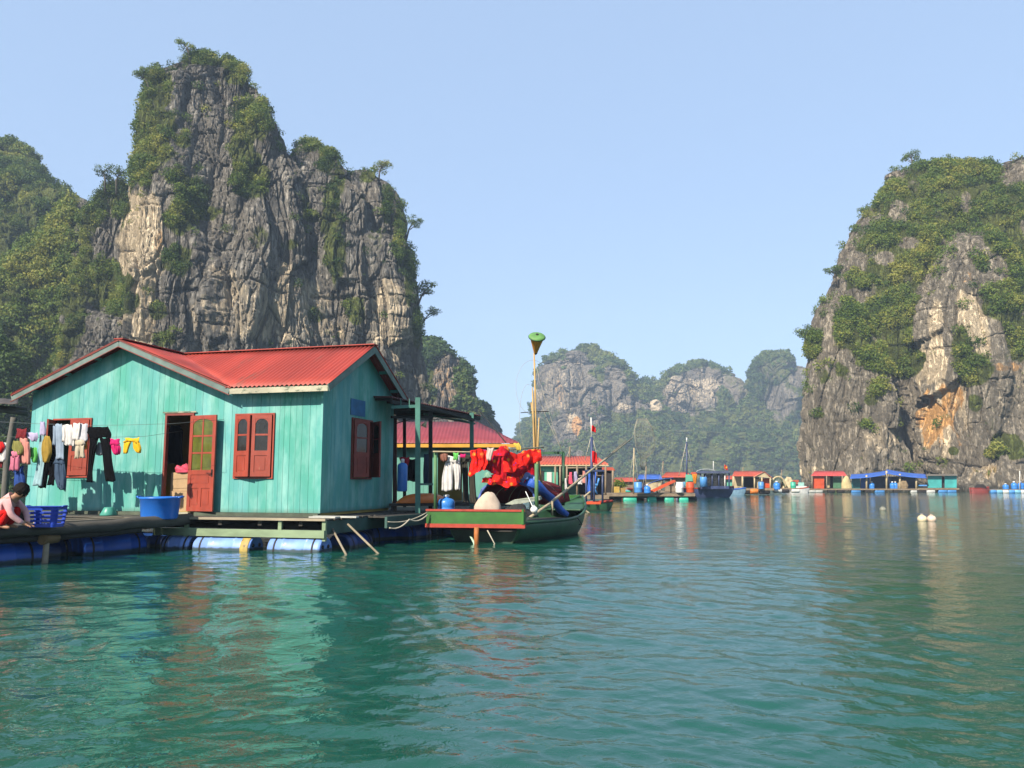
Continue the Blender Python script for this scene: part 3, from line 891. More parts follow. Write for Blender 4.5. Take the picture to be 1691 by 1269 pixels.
for a in ((689, 506, YB + 8, 3.4, 0.55, 'small tree leaning out from the right edge of the tall left tower, upper of two', 1, .25),
          (691, 548, YB + 8, 3.2, 0.6, 'small tree leaning out from the right edge of the tall left tower, lower of two', 2, .25),
          (626, 296, YB + 7, 2.6, 0.2, 'yellowish bush on the right shoulder top of the tall left tower', 3, .8),
          (672, 392, YB + 8, 2.6, 0.4, 'small tree on the sheer right edge of the tall left tower below its shoulder', 4, .3),
          (312, 96, YB, 2.4, -0.3, 'little tree at the left side of the very top of the tall left tower', 5, .4),
          (246, 150, YB - 4, 2.6, -0.4, 'small tree jutting left from the upper left edge of the tall left tower', 6, .4),
          (172, 308, YB + 2, 2.6, -0.1, 'bushy tree on the low saddle left of the tall tower', 8, .15),
          (192, 312, YB + 2, 2.4, 0.1, 'second bushy tree on the low saddle, nearer the tall tower', 9, .2),
          (1346, 578, YR - 12, 3.0, -0.5, 'small tree jutting from the left edge of the right hand cliff above its sheer wall', 10, .3),
          (1384, 470, YR, 2.6, -0.4, 'small tree on the left edge of the right hand cliff halfway up', 11, .4),
          (1434, 372, YR + 3, 2.8, -0.3, 'small tree on the left shoulder of the right hand cliff', 12, .45),
          (1506, 280, YR + 8, 2.8, -0.1, 'bushy tree at the left end of the top of the right hand cliff', 13, .35),
          (1560, 284, YR + 8, 2.4, 0.1, 'small tree on the flat top of the right hand cliff', 14, .5)):
    cliff_tree(*a)
# ================================================================ the turquoise house
HROT = R(-15)
HO = P(527, 848, 16.5)                 # front right corner of the walls, at floor level
EX = Vector((math.cos(HROT), math.sin(HROT), 0))
EY = Vector((-math.sin(HROT), math.cos(HROT), 0))

def HL(x, y, z):                        # house frame -> world
    return HO + EX * x + EY * y + Vector((0, 0, z))

def HW(px, py, yl):
    """world point on the vertical plane yl metres into the house"""
    d = ray(px, py)
    o = Vector((0, 0, CAMH))
    t = ((HO - o).dot(EY) + yl) / d.dot(EY)
    return o + d * t

def HP(px, py, yl):
    q = HW(px, py, yl) - HO
    return q.dot(EX), q.z

def teal_paint(name, a, b2, c3):
    m, t, b = nodes(name)
    v = coords(t, (1, 1, 0.22))
    n1 = noise(t, v, 1.3, 3, 0.5)
    n2 = noise(t, coords(t, (1, 1, 0.10)), 14, 5, 0.7)
    n3 = noise(t, coords(t, (1, 1, 0.35)), 3.2, 4, 0.6)
    c = mixc(t, ramp(t, n1, [(0.38, 0.0), (0.62, 1.0)]), a, b2)
    c = mixc(t, ramp(t, n3, [(0.44, 0.0), (0.72, 0.9)]), c, c3)
    c = mixc(t, ramp(t, attr(t, 'pv'), [(0.0, 0.0), (1.0, 0.28)]), c, mul(a, 0.72))
    c = mixc(t, ramp(t, n2, [(0.66, 0.0), (0.76, 0.55)]), c, (0.30, 0.42, 0.36))
    c = mixc(t, ramp(t, n2, [(0.26, 0.45), (0.36, 0.0)]), c, mul(a, 0.5))
    # splash line along the foot of the boards
    sx_ = t.nodes.new('ShaderNodeSeparateXYZ')
    t.links.new(coords(t), sx_.inputs[0])
    ft = ramp(t, sx_.outputs[2], [(0.0, 1.0), (0.10, 0.0)])
    fm = t.nodes.new('ShaderNodeMath'); fm.operation = 'MULTIPLY'
    t.links.new(ft, fm.inputs[0]); t.links.new(n3, fm.inputs[1])
    c = mixc(t, fm.outputs[0], c, (0.06, 0.09, 0.06))
    t.links.new(c, b.inputs['Base Color'])
    b.inputs['Roughness'].default_value = 0.62
    b.inputs['Specular IOR Level'].default_value = 0.3
    bump(t, b, n2, 0.25, 0.01)
    return m

TEAL = teal_paint('turquoise boards', (0.054, 0.258, 0.205), (0.080, 0.275, 0.275), (0.20, 0.395, 0.36))
TEALIN = mat('inner boards', (0.42, 0.33, 0.09), 0.8, 0.2, 2)
ROOF = mat('red sheet roof', (0.36, 0.045, 0.028), 0.6, 0.24, 1.3, (1, 0.2, 0.2), 0.05, pv=0.1, spot=(0.24, 0.055, 0.035), spot_at=0.60)
FASC = mat('grey teal fascia', (0.115, 0.165, 0.15), 0.7, 0.3, 3, (1, 1, 1), 0.2, spot=(0.17, 0.11, 0.08), spot_at=0.6)
WEATH = mat('weathered pale board', (0.36, 0.34, 0.25), 0.8, 0.3, 4, (0.4, 1, 1), 0.3, spot=(0.10, 0.13, 0.09), spot_at=0.55)
RED = mat('red brown paint', (0.265, 0.040, 0.020), 0.5, 0.22, 5, (1, 1, 0.3), 0.15, spot=(0.33, 0.13, 0.075), spot_at=0.66)
REDD = mat('dark red frame', (0.17, 0.028, 0.018), 0.55, 0.25, 5)
GLASS = mat('dark pane', (0.02, 0.018, 0.015), 0.12, 0.4, 8, bmp=0.0, spec=0.6)
GLASSG = mat('olive pane', (0.085, 0.095, 0.014), 0.15, 0.35, 6, bmp=0.0, spec=0.5)  # lit reflection on the door glass put into its olive colour
DARK = mat('dark void', (0.02, 0.018, 0.016), 0.9, 0.3, 3)

EAVE, RIDGE, YR_ = 2.62, 3.78, 1.85
GX, GH = -4.88, 2.82                    # front gable: centre and half span
OV = 0.33
def main_z(y): return RIDGE - abs(y - YR_) * (RIDGE - EAVE) / (YR_ + OV)
def gab_z(x): return RIDGE - 0.03 - abs(x - GX) * (RIDGE - 0.03 - EAVE) / GH
HOPEN = [(-3.76, -3.09, 0.0, 2.11, 'door'), (-2.03, -1.09, 0.71, 2.08, 'win'), (-6.80, -5.74, 0.74, 2.07, 'win')]

house = thing('floating_house', HO, 'turquoise board floating house with red sheet roof and open red door', 'house', HROT)

def plank_wall(mb, a0, a1, topf, opens, pl):
    """boards along a0..a1, topf(a) their top, pl(a, depth, z) -> point"""
    a = a0
    k = 0
    while a < a1 - 1e-6:
        wd = random.choice((0.11, 0.14, 0.15, 0.18, 0.21))
        b = min(a1, a + wd)
        if a1 - b < 0.05: b = a1
        mb.tint = random.random()
        off = random.uniform(0, 0.003)
        # cut at openings
        cuts = sorted({a, b} | {e for o in opens for e in (o[0], o[1]) if a < e < b})
        for s0, s1 in zip(cuts, cuts[1:]):
            g = random.choice((0.001, 0.0016, 0.0022, 0.0034))
            l, r_ = s0 + (g if s0 == a else 0), s1 - (g if s1 == b else 0)
            if r_ - l < 0.004: continue
            mid = (s0 + s1) / 2
            segs = [(0.0, None)]
            for o in opens:
                if o[0] <= mid <= o[1]:
                    segs = ([(0.0, o[2])] if o[2] > 0.01 else []) + [(o[3], None)]
            for (z0, z1) in segs:
                tl = topf(l) if z1 is None else z1
                tr = topf(r_) if z1 is None else z1
                vs = [pl(l, -off, z0), pl(r_, -off, z0), pl(r_, 0.03, z0), pl(l, 0.03, z0), pl(l, -off, tl), pl(r_, -off, tr), pl(r_, 0.03, tr), pl(l, 0.03, tl)]
                mb._add(vs, [(0, 3, 2, 1), (4, 5, 6, 7), (0, 1, 5, 4), (1, 2, 6, 5), (2, 3, 7, 6), (3, 0, 4, 7)])
        a = b
    mb.tint = None

wb = MB()
def ftop(x): return (gab_z(x) - 0.05) if x < GX + GH - 0.02 else EAVE - 0.02 + 0.0
def ftop2(x): return max(min(gab_z(x) - 0.05, 9), 0) if abs(x - GX) < GH else EAVE + 0.12
plank_wall(wb, -7.45, 0.0, ftop2, HOPEN, lambda a, d, z: Vector((a, d, z)))
SOPEN = [(1.36, 2.42, 0.70, 2.07, 'win')]
plank_wall(wb, 0.031, 3.70, lambda y: main_z(y) - 0.05, SOPEN, lambda a, d, z: Vector((-d, a, z)))
plank_wall(wb, 0.031, 3.70, lambda y: main_z(y) - 0.05, [], lambda a, d, z: Vector((-7.45 + d, a, z)))
wb.box(-7.4, -0.05, 3.67, 3.70, 0, EAVE)
wb.build('wall', TEAL, house)
lin = MB()                                # inner lining and floor, seen through the door
lin.box(-7.40, -0.05, 0.06, 3.6, -0.06, -0.002)
lin.box(-7.40, -0.05, 2.2, 2.23, 0, 2.6)
lin.box(-2.9, -2.87, 0.05, 2.2, 0, 2.6)
lin.box(-7.40, -2.95, 0.034, 0.045, 2.14, 2.6)
lin.build('inner_wall', TEALIN, house)

# roof: corrugated sheets
rf = MB()
NW = 0.108
def wav(q): return 0.019 * math.cos(2 * math.pi * q / NW)
TH = 0.006
X1 = 0.33
def strips(mb, q0, q1, fn, nv):
    n = max(2, int((q1 - q0) / NW * 6))
    mb.sheet(lambda u, v: fn(q0 + (q1 - q0) * u, v), n, nv, TH)
def main_front(x, v):
    # down-slope coordinate runs from the ridge to the eave or to the valley
    yv = -OV
    if x < GX + GH + 0.05:
        gz = gab_z(x)
        yv = max(-OV, (gz - EAVE) / ((RIDGE - EAVE) / (YR_ + OV)) - OV - 0.03)
    y = YR_ + (yv - YR_) * v
    return Vector((x, y, main_z(y) + wav(x) + 0.01 * 0 + 0.012 * v * 0))
strips(rf, -7.75, X1, main_front, 5)
def main_back(x, v):
    y = YR_ + (3.7 + 0.4 - YR_) * v
    return Vector((x, y, main_z(y) + wav(x)))
strips(rf, -7.75, X1, main_back, 3)
for sgn in (-1, 1):
    def gabf(y, v, sgn=sgn):
        x = GX + sgn * (GH + 0.06) * v
        return Vector((x, y, gab_z(x) + wav(y) + 0.03))
    n = int((YR_ + OV) / NW * 6)
    def gsheet(u, v, sgn=sgn):
        x = GX + sgn * (GH + 0.06) * v
        ye = (gab_z(x) + 0.03 - EAVE) / ((RIDGE - EAVE) / (YR_ + OV)) - OV + 0.10
        y = -0.33 + (ye + 0.33) * u
        return Vector((x, y, gab_z(x) + wav(y) + 0.03))
    rf.sheet(gsheet, n, 24, TH)
# ridge caps
rf.tint = 0.0
rf.bar((-7.75, YR_, RIDGE + 0.012), (X1 + 0.01, YR_, RIDGE + 0.012), 0.24, 0.02)
rf.bar((GX, -0.34, RIDGE + 0.02), (GX, 1.75, RIDGE + 0.02), 0.24, 0.02)
rf.tint = None
roof = rf.build('roof', ROOF, house)
for sgn in (-1, 1):                       # barge boards of the front gable
    xe = GX + sgn * (GH + 0.04)
    dz = 0.085
    a, b = Vector((GX, -0.30, RIDGE - dz)), Vector((xe, -0.30, gab_z(xe) - dz + 0.02))
    fb = MB()
    fb.bar(a, b, 0.026, 0.13, (0, 0, 1))
    fb.build('barge_board', FASC, house)
for sgn in (-1, 1):
    xe = GX + sgn * (GH + 0.05)
    fr = MB()
    fr.bar((GX, -0.318, RIDGE - 0.008), (xe, -0.318, gab_z(xe) + 0.012), 0.02, 0.028)
    fr.build('barge_trim', REDD, house)
    fr = MB()
    fr.bar((GX, -0.318, RIDGE - 0.158), (xe, -0.318, gab_z(xe) - 0.138), 0.016, 0.016)
    fr.build('barge_trim', REDD, house)
for (y0, y1) in ((YR_, -OV + 0.01), (YR_, 4.08)):
    sb = MB()
    sb.bar((X1 - 0.03, y0, RIDGE - 0.10), (X1 - 0.03, y1, main_z(y1) - 0.08), 0.024, 0.15)
    sb.build('side_barge_board', mat('side teal board', (0.14, 0.20, 0.17), 0.7, 0.3, 3), house)  # even grey teal colour of the side boards
eb = MB()
eb.box(GX + GH + 0.05, X1 - 0.05, -OV + 0.015, -OV + 0.04, EAVE - 0.14, EAVE - 0.022)
eb.build('eave_board', WEATH, house)
# soffit boards and purlin ends under the side overhang
for y in (-0.2, 0.4, 1.1, 1.85, 2.7, 3.4):
    so = MB(); so.bar((0.035, y, main_z(y) - 0.075), (X1 - 0.05, y, main_z(y) - 0.075), 0.05, 0.07); so.build('purlin', TEAL, house)
for x in (-7.3, -6.4, -5.6, GX, -4.1, -3.2, -2.4):
    so = MB(); so.bar((x, -0.285, gab_z(x) - 0.06), (x, -0.01, gab_z(x) - 0.06), 0.05, 0.06); so.build('purlin', TEAL, house)
cb = MB()
cb.bar((0.012, 0.0, 0), (0.012, 0.0, EAVE - 0.05), 0.05, 0.06, (0, 1, 0))
cb.build('corner_board', TEAL, house)
pb = MB()
pb.box(0.010, 0.016, 1.28, 2.02, 2.13, 2.50)
pb.build('painted_patch', mat('blue paint patch', (0.015, 0.12, 0.26), 0.6, 0.2, 4), house)

# ---------------- shutters, door
def leaf_panel(w_, h, glassh, name, root, origin, ang, mp, mg, arch=True, mun=1, handle=False, flip=1, rows=1):
    """hinged leaf: hinge at local x=0, spans x 0..flip*w_; glazed above, panelled below"""
    o = thing(name, origin, None, None)
    mb = MB()
    st = 0.075 if w_ < 0.55 else 0.085
    t0, t1 = -0.018, 0.018
    def bx(x0, x1, z0, z1, a=t0, b=t1):
        xs = sorted((flip * x0, flip * x1))
        mb.box(xs[0], xs[1], a, b, z0, z1)
    zg = h - glassh
    bx(0, st, 0, h); bx(w_ - st, w_, 0, h)
    bx(st, w_ - st, 0, 0.09); bx(st, w_ - st, h - 0.08, h)
    bx(st, w_ - st, zg - 0.05, zg + 0.05)
    # lower panels
    bx(st, w_ - st, 0.09, zg - 0.05, -0.006, 0.006)
    if w_ > 0.55:
        zm = zg - 0.30
        bx(st, w_ - st, zm - 0.035, zm + 0.035)
        bx(w_ / 2 - 0.03, w_ / 2 + 0.03, 0.09, zm - 0.035)
        bx(st + 0.06, w_ - st - 0.06, zm + 0.075, zg - 0.09, -0.013, 0.013)
        for xa, xb in ((st + 0.04, w_ / 2 - 0.07), (w_ / 2 + 0.07, w_ - st - 0.04)):
            bx(xa, xb, 0.14, zm - 0.08, -0.013, 0.013)
    else:
        bx(st + 0.045, w_ - st - 0.045, 0.135, zg - 0.095, -0.013, 0.013)
    # glazing bars
    gz0, gz1 = zg + 0.05, h - 0.08
    if mun > 1:
        bx(w_ / 2 - 0.018, w_ / 2 + 0.018, gz0, gz1, -0.012, 0.012)
    for k in range(1, rows + 1):
        zc = gz0 + (gz1 - gz0) * k / (rows + 1)
        bx(st, w_ - st, zc - 0.018, zc + 0.018, -0.010, 0.010)
    if arch:                                # curved head in the corners
        spans = [(st, w_ - st)] if mun == 1 else [(st, w_ - st)]
        for (xa, xb) in spans:
            n = 6
            hw_ = (xb - xa) / 2
            for side in (0, 1):
                for k in range(n):
                    f0, f1 = k / n * hw_, (k + 1) / n * hw_
                    dz0 = 0.11 * (1 - math.sqrt(max(0, 1 - (1 - f0 / hw_) ** 2)))
                    dz1 = 0.11 * (1 - math.sqrt(max(0, 1 - (1 - f1 / hw_) ** 2)))
                    p0 = xa + f0 if side == 0 else xb - f0
                    p1 = xa + f1 if side == 0 else xb - f1
                    if dz0 < 0.004: continue
                    mb.prism([(flip * p0, -0.011, gz1), (flip * p1, -0.011, gz1), (flip * p1, -0.011, gz1 - dz1 - 0.001), (flip * p0, -0.011, gz1 - dz0)], (0, 0.022, 0))
    fo = mb.build(name, mp, root)
    bpy.data.objects.remove(o)
    fo.location = origin
    fo.rotation_euler = (0, 0, ang)
    g = MB()
    xs = sorted((flip * (st - 0.004), flip * (w_ - st + 0.004)))
    g.box(xs[0], xs[1], -0.004, 0.004, gz0 - 0.004, gz1 + 0.004)
    g.build('pane', mg, fo)
    if handle:
        hb = MB()
        xh = flip * (w_ - 0.05)
        hb.box(xh - 0.02, xh + 0.02, -0.026, -0.018, zg - 0.09, zg + 0.06)
        hb.tube([(xh, -0.02, zg - 0.02), (xh, -0.06, zg - 0.02), (xh - flip * 0.11, -0.06, zg - 0.02)], 0.009, 8)
        hb.build('handle', mat('dark iron', (0.03, 0.03, 0.03), 0.4, 0.2, 5, metal=0.6), fo)
    return fo

def frame(name, x0, x1, z0, z1, m, root, wd=0.06, sill=True, rot=None):
    mb = MB()
    a, b = -0.035, 0.05
    mb.box(x0 - wd, x0, a, b, z0 - (wd if sill else 0), z1 + wd)
    mb.box(x1, x1 + wd, a, b, z0 - (wd if sill else 0), z1 + wd)
    mb.box(x0, x1, a, b, z1, z1 + wd)
    if sill: mb.box(x0, x1, a, b, z0 - wd, z0)
    return mb

# door
frame('door_frame', -3.74, -3.11, 0, 2.08, REDD, house, 0.05, False).build('door_frame', REDD, house)
lm = MB(); lm.box(-3.85, -3.0, -0.045, -0.034, 2.135, 2.165); lm.build('door_lintel', WEATH, house)
leaf_panel(0.72, 2.04, 1.22, 'door', house, (-3.10, -0.07, 0.02), R(-8), RED, GLASSG, True, 2, True, 1, 2)
ds = MB(); ds.box(-3.85, -3.0, -0.16, -0.012, -0.06, -0.005); ds.build('door_step', WEATH, house)
# front window
wf = frame('window', -2.0, -1.12, 0.74, 2.05, RED, house, 0.035).build('window', RED, house)
leaf_panel(0.43, 1.29, 0.80, 'shutter', house, (-1.99, -0.05, 0.75), R(-15), RED, GLASS, True, 1, False, 1, 1)
leaf_panel(0.43, 1.29, 0.80, 'shutter', house, (-1.13, -0.05, 0.75), R(10), RED, GLASS, True, 1, False, -1, 1)
# window behind the washing
wf = frame('window', -6.77, -5.77, 0.77, 2.04, RED, house, 0.035).build('window', RED, house)
leaf_panel(0.48, 1.25, 0.76, 'shutter', house, (-6.75, -0.03, 0.785), R(-62), RED, GLASS, True, 1, False, 1, 1)
leaf_panel(0.48, 1.25, 0.76, 'shutter', house, (-5.79, -0.03, 0.785), R(4), RED, GLASS, True, 1, False, -1, 1)
# side window
wf = frame('window', -0.5, 0.5, 0.73, 2.04, REDD, house, 0.035).build('window', REDD, house)
wf.location = (0.0, 1.89, 0)
wf.rotation_euler = (0, 0, R(90))
leaf_panel(0.49, 1.29, 0.78, 'shutter', house, (0.05, 1.40, 0.74), R(72), REDD, GLASS, True, 1, False, 1, 1)
leaf_panel(0.49, 1.29, 0.78, 'shutter', house, (0.05, 2.38, 0.74), R(136), REDD, GLASS, True, 1, False, -1, 1)

# ---------------- things inside the door
def carton(loc, sx_, sy_, sz_, rz, label):
    o = thing('cardboard_box', loc, label, 'box', rz, 'cardboard boxes stacked inside the door')
    card = mat('brown card', (0.36, 0.24, 0.13), 0.85, 0.12, 5, bmp=0.1)
    b = MB(); b.box(-sx_ / 2, sx_ / 2, -sy_ / 2, sy_ / 2, 0, sz_ - 0.006)
    b.build('body', card, o)
    l = MB()
    l.box(-sx_ / 2 - 0.002, sx_ / 2 + 0.002, -sy_ / 2 - 0.002, -0.004, sz_ - 0.006, sz_)
    l.box(-sx_ / 2 - 0.002, sx_ / 2 + 0.002, 0.004, sy_ / 2 + 0.002, sz_ - 0.006, sz_)
    l.build('flap', card, o)
    t_ = MB(); t_.box(-sx_ / 2 - 0.004, sx_ / 2 + 0.004, -0.025, 0.025, sz_ + 0.0005, sz_ + 0.0015); t_.build('tape', mat('parcel tape', (0.45, 0.33, 0.18), 0.3, 0.1, 5), o)
    return o
carton(HL(-3.46, 0.32, 0.0), 0.48, 0.36, 0.44, HROT + 0.04, 'brown cardboard box on the floor just inside the open red door')
carton(HL(-3.48, 0.33, 0.443), 0.46, 0.34, 0.40, HROT - 0.05, 'upper brown cardboard box inside the door with pink cloth on it')
def crumple(name, loc, rx, ry, rz_, m, label, cat, seed, group=None, lob=0.35):
    rng = np.random.RandomState(seed)
    mb = MB()
    n, k = 26, 14
    vs, fs = [], []
    for i in range(k + 1):
        ph = math.pi * 0.5 * i / k
        for j in range(n):
            t_ = 2 * math.pi * j / n
            vs.append((math.sin(ph) * math.cos(t_), math.sin(ph) * math.sin(t_), math.cos(ph)))
    A_ = np.array(vs)
    d = 1 + lob * vnoise(A_ * 1.8 + seed, seed) + 0.6 * lob * np.abs(vnoise(A_ * 4.3 + seed, seed + 1))
    A_ = A_ * d[:, None] * np.array([rx, ry, rz_])
    A_[:, 2] = np.maximum(A_[:, 2], 0)
    for i in range(k):
        for j in range(n):
            j2 = (j + 1) % n
            fs.append((i * n + j, (i + 1) * n + j, (i + 1) * n + j2, i * n + j2))
    mb._add([tuple(q) for q in A_], fs, True)
    o = mb.build(name, m)
    o.location = loc
    return tag(o, label, cat, group)
PINK = mat('pink cloth', (0.55, 0.06, 0.11), 0.8, 0.25, 6)
crumple('pink_cloth', HL(-3.44, 0.26, 0.845), 0.20, 0.16, 0.17, PINK, 'crumpled pink cloth heaped on the upper cardboard box', 'cloth', 3)

# ================================================================ house raft
WOODG = mat('grey worn wood', (0.082, 0.074, 0.060), 0.85, 0.35, 4, (0.5, 3, 1), 0.4, pv=0.45)
WOODD = mat('dark wet wood', (0.055, 0.05, 0.042), 0.8, 0.35, 4, (1, 1, 1), 0.4, pv=0.4)
WOODT = mat('tan worn board', (0.32, 0.27, 0.19), 0.8, 0.3, 4, (0.4, 2, 1), 0.3, pv=0.3)
GREENW = mat('faded green board', (0.20, 0.27, 0.16), 0.75, 0.3, 3, (0.4, 1, 1), 0.3, spot=(0.36, 0.22, 0.10), spot_at=0.64)
raft = thing('house_raft', HO, 'timber raft deck with faded green front rail under the turquoise house', 'raft', HROT)
DZ = -0.075                               # deck top below the house floor
mb = MB()
y = -0.84
while y < 4.3:
    mb.tint = random.random()
    wd = 0.145
    mb.box(-7.7, 0.62 + random.uniform(-0.03, 0.03), y, y + wd - 0.008, DZ - 0.03, DZ - random.uniform(0, 0.006))
    y += wd
mb.build('deck_boards', WOODG, raft)
mb = MB()
for x in np.arange(-7.2, 0.6, 0.9):
    mb.box(x, x + 0.08, -0.8, 4.2, DZ - 0.14, DZ - 0.031)
for yy in (0.0, 1.8, 3.6):
    mb.box(-7.6, 0.55, yy, yy + 0.1, DZ - 0.26, DZ - 0.141)
mb.build('joists', WOODD, raft)
xa, xb = -3.2, 0.62
mb = MB(); mb.box(xa, xb, -0.90, -0.842, DZ - 0.035, DZ + 0.012); mb.build('top_rail', WOODT, raft)
mb = MB(); mb.box(xa - 0.05, xb - 0.02, -0.895, -0.855, DZ - 0.36, DZ - 0.215); mb.build('front_rail', GREENW, raft)
for x in (-2.55, -0.42, 0.53):
    mb = MB(); mb.box(x, x + 0.075, -0.853, -0.79, DZ - 0.42, DZ - 0.036); mb.build('rail_post', GREENW, raft)
mb = MB(); mb.box(0.54, 0.60, -0.78, 4.2, DZ - 0.30, DZ - 0.04); mb.build('side_beam', mat('dark teal beam', (0.03, 0.075, 0.065), 0.7, 0.3, 3), raft)
mb = MB()                                 # sill board and dirt along the foot of the walls
MOSS = mat('mossy beam', (0.07, 0.085, 0.06), 0.9, 0.35, 4)
mb.box(-7.5, -3.9, -0.10, -0.02, DZ, -0.004); mb.build('sill_beam', MOSS, raft)
mb = MB(); mb.box(-2.9, 0.02, -0.10, -0.02, DZ, -0.004); mb.build('sill_beam', MOSS, raft)
PALEB = mat('pale board', (0.42, 0.42, 0.38), 0.8, 0.25, 4)
mb = MB(); mb.box(0.02, 0.60, -0.46, -0.26, DZ + 0.002, DZ + 0.03); mb.build('loose_board', PALEB, raft)
mb = MB(); mb.box(0.0, 0.95, -0.25, -0.12, DZ + 0.002, DZ + 0.034); mb.build('loose_board', PALEB, raft)
mb = MB()                                 # poles that run down into the water at the corner
mb.tube([(0.55, -0.5, -0.25), (1.25, -1.15, -0.78)], 0.022, 8); mb.build('corner_pole', WOODT, raft)
mb = MB(); mb.tube([(0.75, -0.2, -0.2), (1.75, -0.75, -0.78)], 0.022, 8); mb.build('corner_pole', WOODT, raft)

def drum_mesh(L, r, m_body, parent=None, name='float_drum', hoops=True, cap=True):
    """lying drum along local x, centre at origin"""
    mb = MB()
    h = L / 2
    prof = [(0.0, -h + 0.02), (r * 0.80, -h + 0.02), (r * 0.86, -h), (r * 0.95, -h + 0.01), (r, -h + 0.06)]
    if hoops:
        for c in (-0.22 * L, 0.22 * L):
            prof += [(r, c - 0.035), (r * 1.045, c - 0.012), (r * 1.045, c + 0.012), (r, c + 0.035)]
    prof += [(r, h - 0.06), (r * 0.95, h - 0.01), (r * 0.86, h), (r * 0.80, h - 0.02), (0.0, h - 0.02)]
    mb.lathe(prof, (0, 0, 0), (1, 0, 0), 28, False)
    return mb
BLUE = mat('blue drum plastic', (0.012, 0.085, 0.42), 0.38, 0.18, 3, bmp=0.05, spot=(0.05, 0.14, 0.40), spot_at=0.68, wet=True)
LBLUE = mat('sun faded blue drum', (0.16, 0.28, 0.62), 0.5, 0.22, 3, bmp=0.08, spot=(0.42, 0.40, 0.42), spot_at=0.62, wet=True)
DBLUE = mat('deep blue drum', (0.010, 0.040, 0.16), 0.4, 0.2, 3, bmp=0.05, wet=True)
GOLD = mat('rusty gold band', (0.36, 0.26, 0.07), 0.6, 0.35, 7, spot=(0.12, 0.07, 0.03), spot_at=0.6)
STRAP = mat('black strap', (0.015, 0.015, 0.015), 0.7, 0.2, 5)
def drum(loc, L, r, rz, m, label, bungs=True, group='float drums lashed under the rafts', band=None, tilt=0):
    o = thing('float_drum', loc, label, 'barrel', rz, group)
    o.rotation_euler = (0, tilt, rz)
    drum_mesh(L, r, m).build('body', m, o)
    for c in (-L * 0.36, L * 0.36):
        s = MB()
        s.lathe([(r * 1.005, c - 0.02), (r * 1.02, c - 0.018), (r * 1.02, c + 0.018), (r * 1.005, c + 0.02)], (0, 0, 0), (1, 0, 0), 28, False)
        s.build('strap', STRAP, o)
    if band:
        s = MB(); s.lathe([(r * 1.01, band[0]), (r * 1.035, band[0] + 0.01), (r * 1.035, band[1] - 0.01), (r * 1.01, band[1])], (0, 0, 0), (1, 0, 0), 28, False)
        s.build('band', GOLD, o)
    for yy in (-0.4, 0.4):
        b = MB()
        b.lathe([(0.035, 0), (0.035, 0.02), (0.0, 0.02)], (L / 2 - 0.02, yy * r, 0.3 * r), (1, 0, 0), 10, False)
        b.build('bung', STRAP, o)
    return o
zf = 0.02
def hloc(x, y, z): q = HL(x, y, 0); return Vector((q.x, q.y, z))
drum(hloc(-2.68, -0.70, zf), 0.62, 0.27, HROT, LBLUE, 'short faded blue float drum under the green rail, left of the gold banded drum')
drum(hloc(-1.62, -0.70, zf), 1.30, 0.27, HROT, LBLUE, 'faded blue float drum with a gold band, under the green rail', band=(0.44, 0.62))
drum(hloc(-0.02, -0.70, zf), 1.14, 0.275, HROT, LBLUE, 'pale violet blue float drum under the right end of the green rail')
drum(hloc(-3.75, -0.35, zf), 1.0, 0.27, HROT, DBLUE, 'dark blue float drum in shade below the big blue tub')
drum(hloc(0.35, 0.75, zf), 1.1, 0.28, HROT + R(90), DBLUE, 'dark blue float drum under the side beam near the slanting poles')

# ================================================================ grey walkway in front, left
A_ = G(0, 873, 0.60); B_ = G(300, 858, 0.60)
WD = (B_ - A_); WD.z = 0; WD.normalize()
WN = Vector((-WD.y, WD.x, 0))             # towards the house side / left
WANG = math.atan2(WD.y, WD.x)
walk = thing('plank_walkway', A_, 'grey plank walkway with log edge in front of the turquoise house', 'walkway', WANG)
def wl(x, y, z): return A_ + WD * x + WN * y + Vector((0, 0, z))
hf0 = HL(0, -0.93, 0); 
mb = MB()
y = 0.0
while y < 5.4:
    # far end of the board: the front edge of the house raft
    o0 = wl(0, y, 0)
    tt = (hf0 - o0).dot(EY) / WD.dot(EY)
    mb.tint = random.random()
    mb.box(-3.6 + random.uniform(-0.1, 0.1), tt - random.uniform(0.02, 0.10), y, y + 0.17, -0.045, random.uniform(-0.008, 0.0))
    y += 0.18
mb.build('planks', WOODG, walk)
def log(name, pts, r, m, parent):
    mb = MB()
    p2 = []
    rs = []
    for a, b in zip(pts, pts[1:]):
        a, b = Vector(a), Vector(b)
        n = max(2, int((b - a).length / 0.12))
        for k in range(n):
            p2.append(a.lerp(b, k / n)); 
    p2.append(Vector(pts[-1]))
    q = np.array([list(p) for p in p2])
    nz_ = vnoise(q * 1.3, 5)
    for k, p in enumerate(p2):
        rs.append(r * (1 + 0.12 * nz_[k]))
        p.z += 0.015 * vnoise(q[k:k + 1] * 2.1, 8)[0]
    mb.tube(p2, rs, 12)
    return mb.build(name, m, parent)
log('edge_log', [(-3.6, -0.11, -0.05), (0, -0.11, -0.06), (2.0, -0.09, -0.04), (3.75, -0.02, 0.0)], 0.105, WOODG, walk)
log('edge_log', [(-3.6, -0.04, -0.22), (0.4, -0.02, -0.20), (2.6, 0.0, -0.16)], 0.06, WOODD, walk)
mb = MB()
for x in np.arange(-3.2, 3.4, 0.85):
    mb.box(x, x + 0.09, 0.0, 5.0, -0.15, -0.046)
for yy in (0.7, 2.0, 3.4):
    mb.box(-3.4, 2.6, yy, yy + 0.1, -0.27, -0.151)
mb.build('joists', WOODD, walk)
log('bracket', [(0.62, -0.13, -0.22), (0.95, -0.02, -0.20)], 0.09, mat('brown wood', (0.19, 0.12, 0.05), 0.8, 0.3, 5), walk)
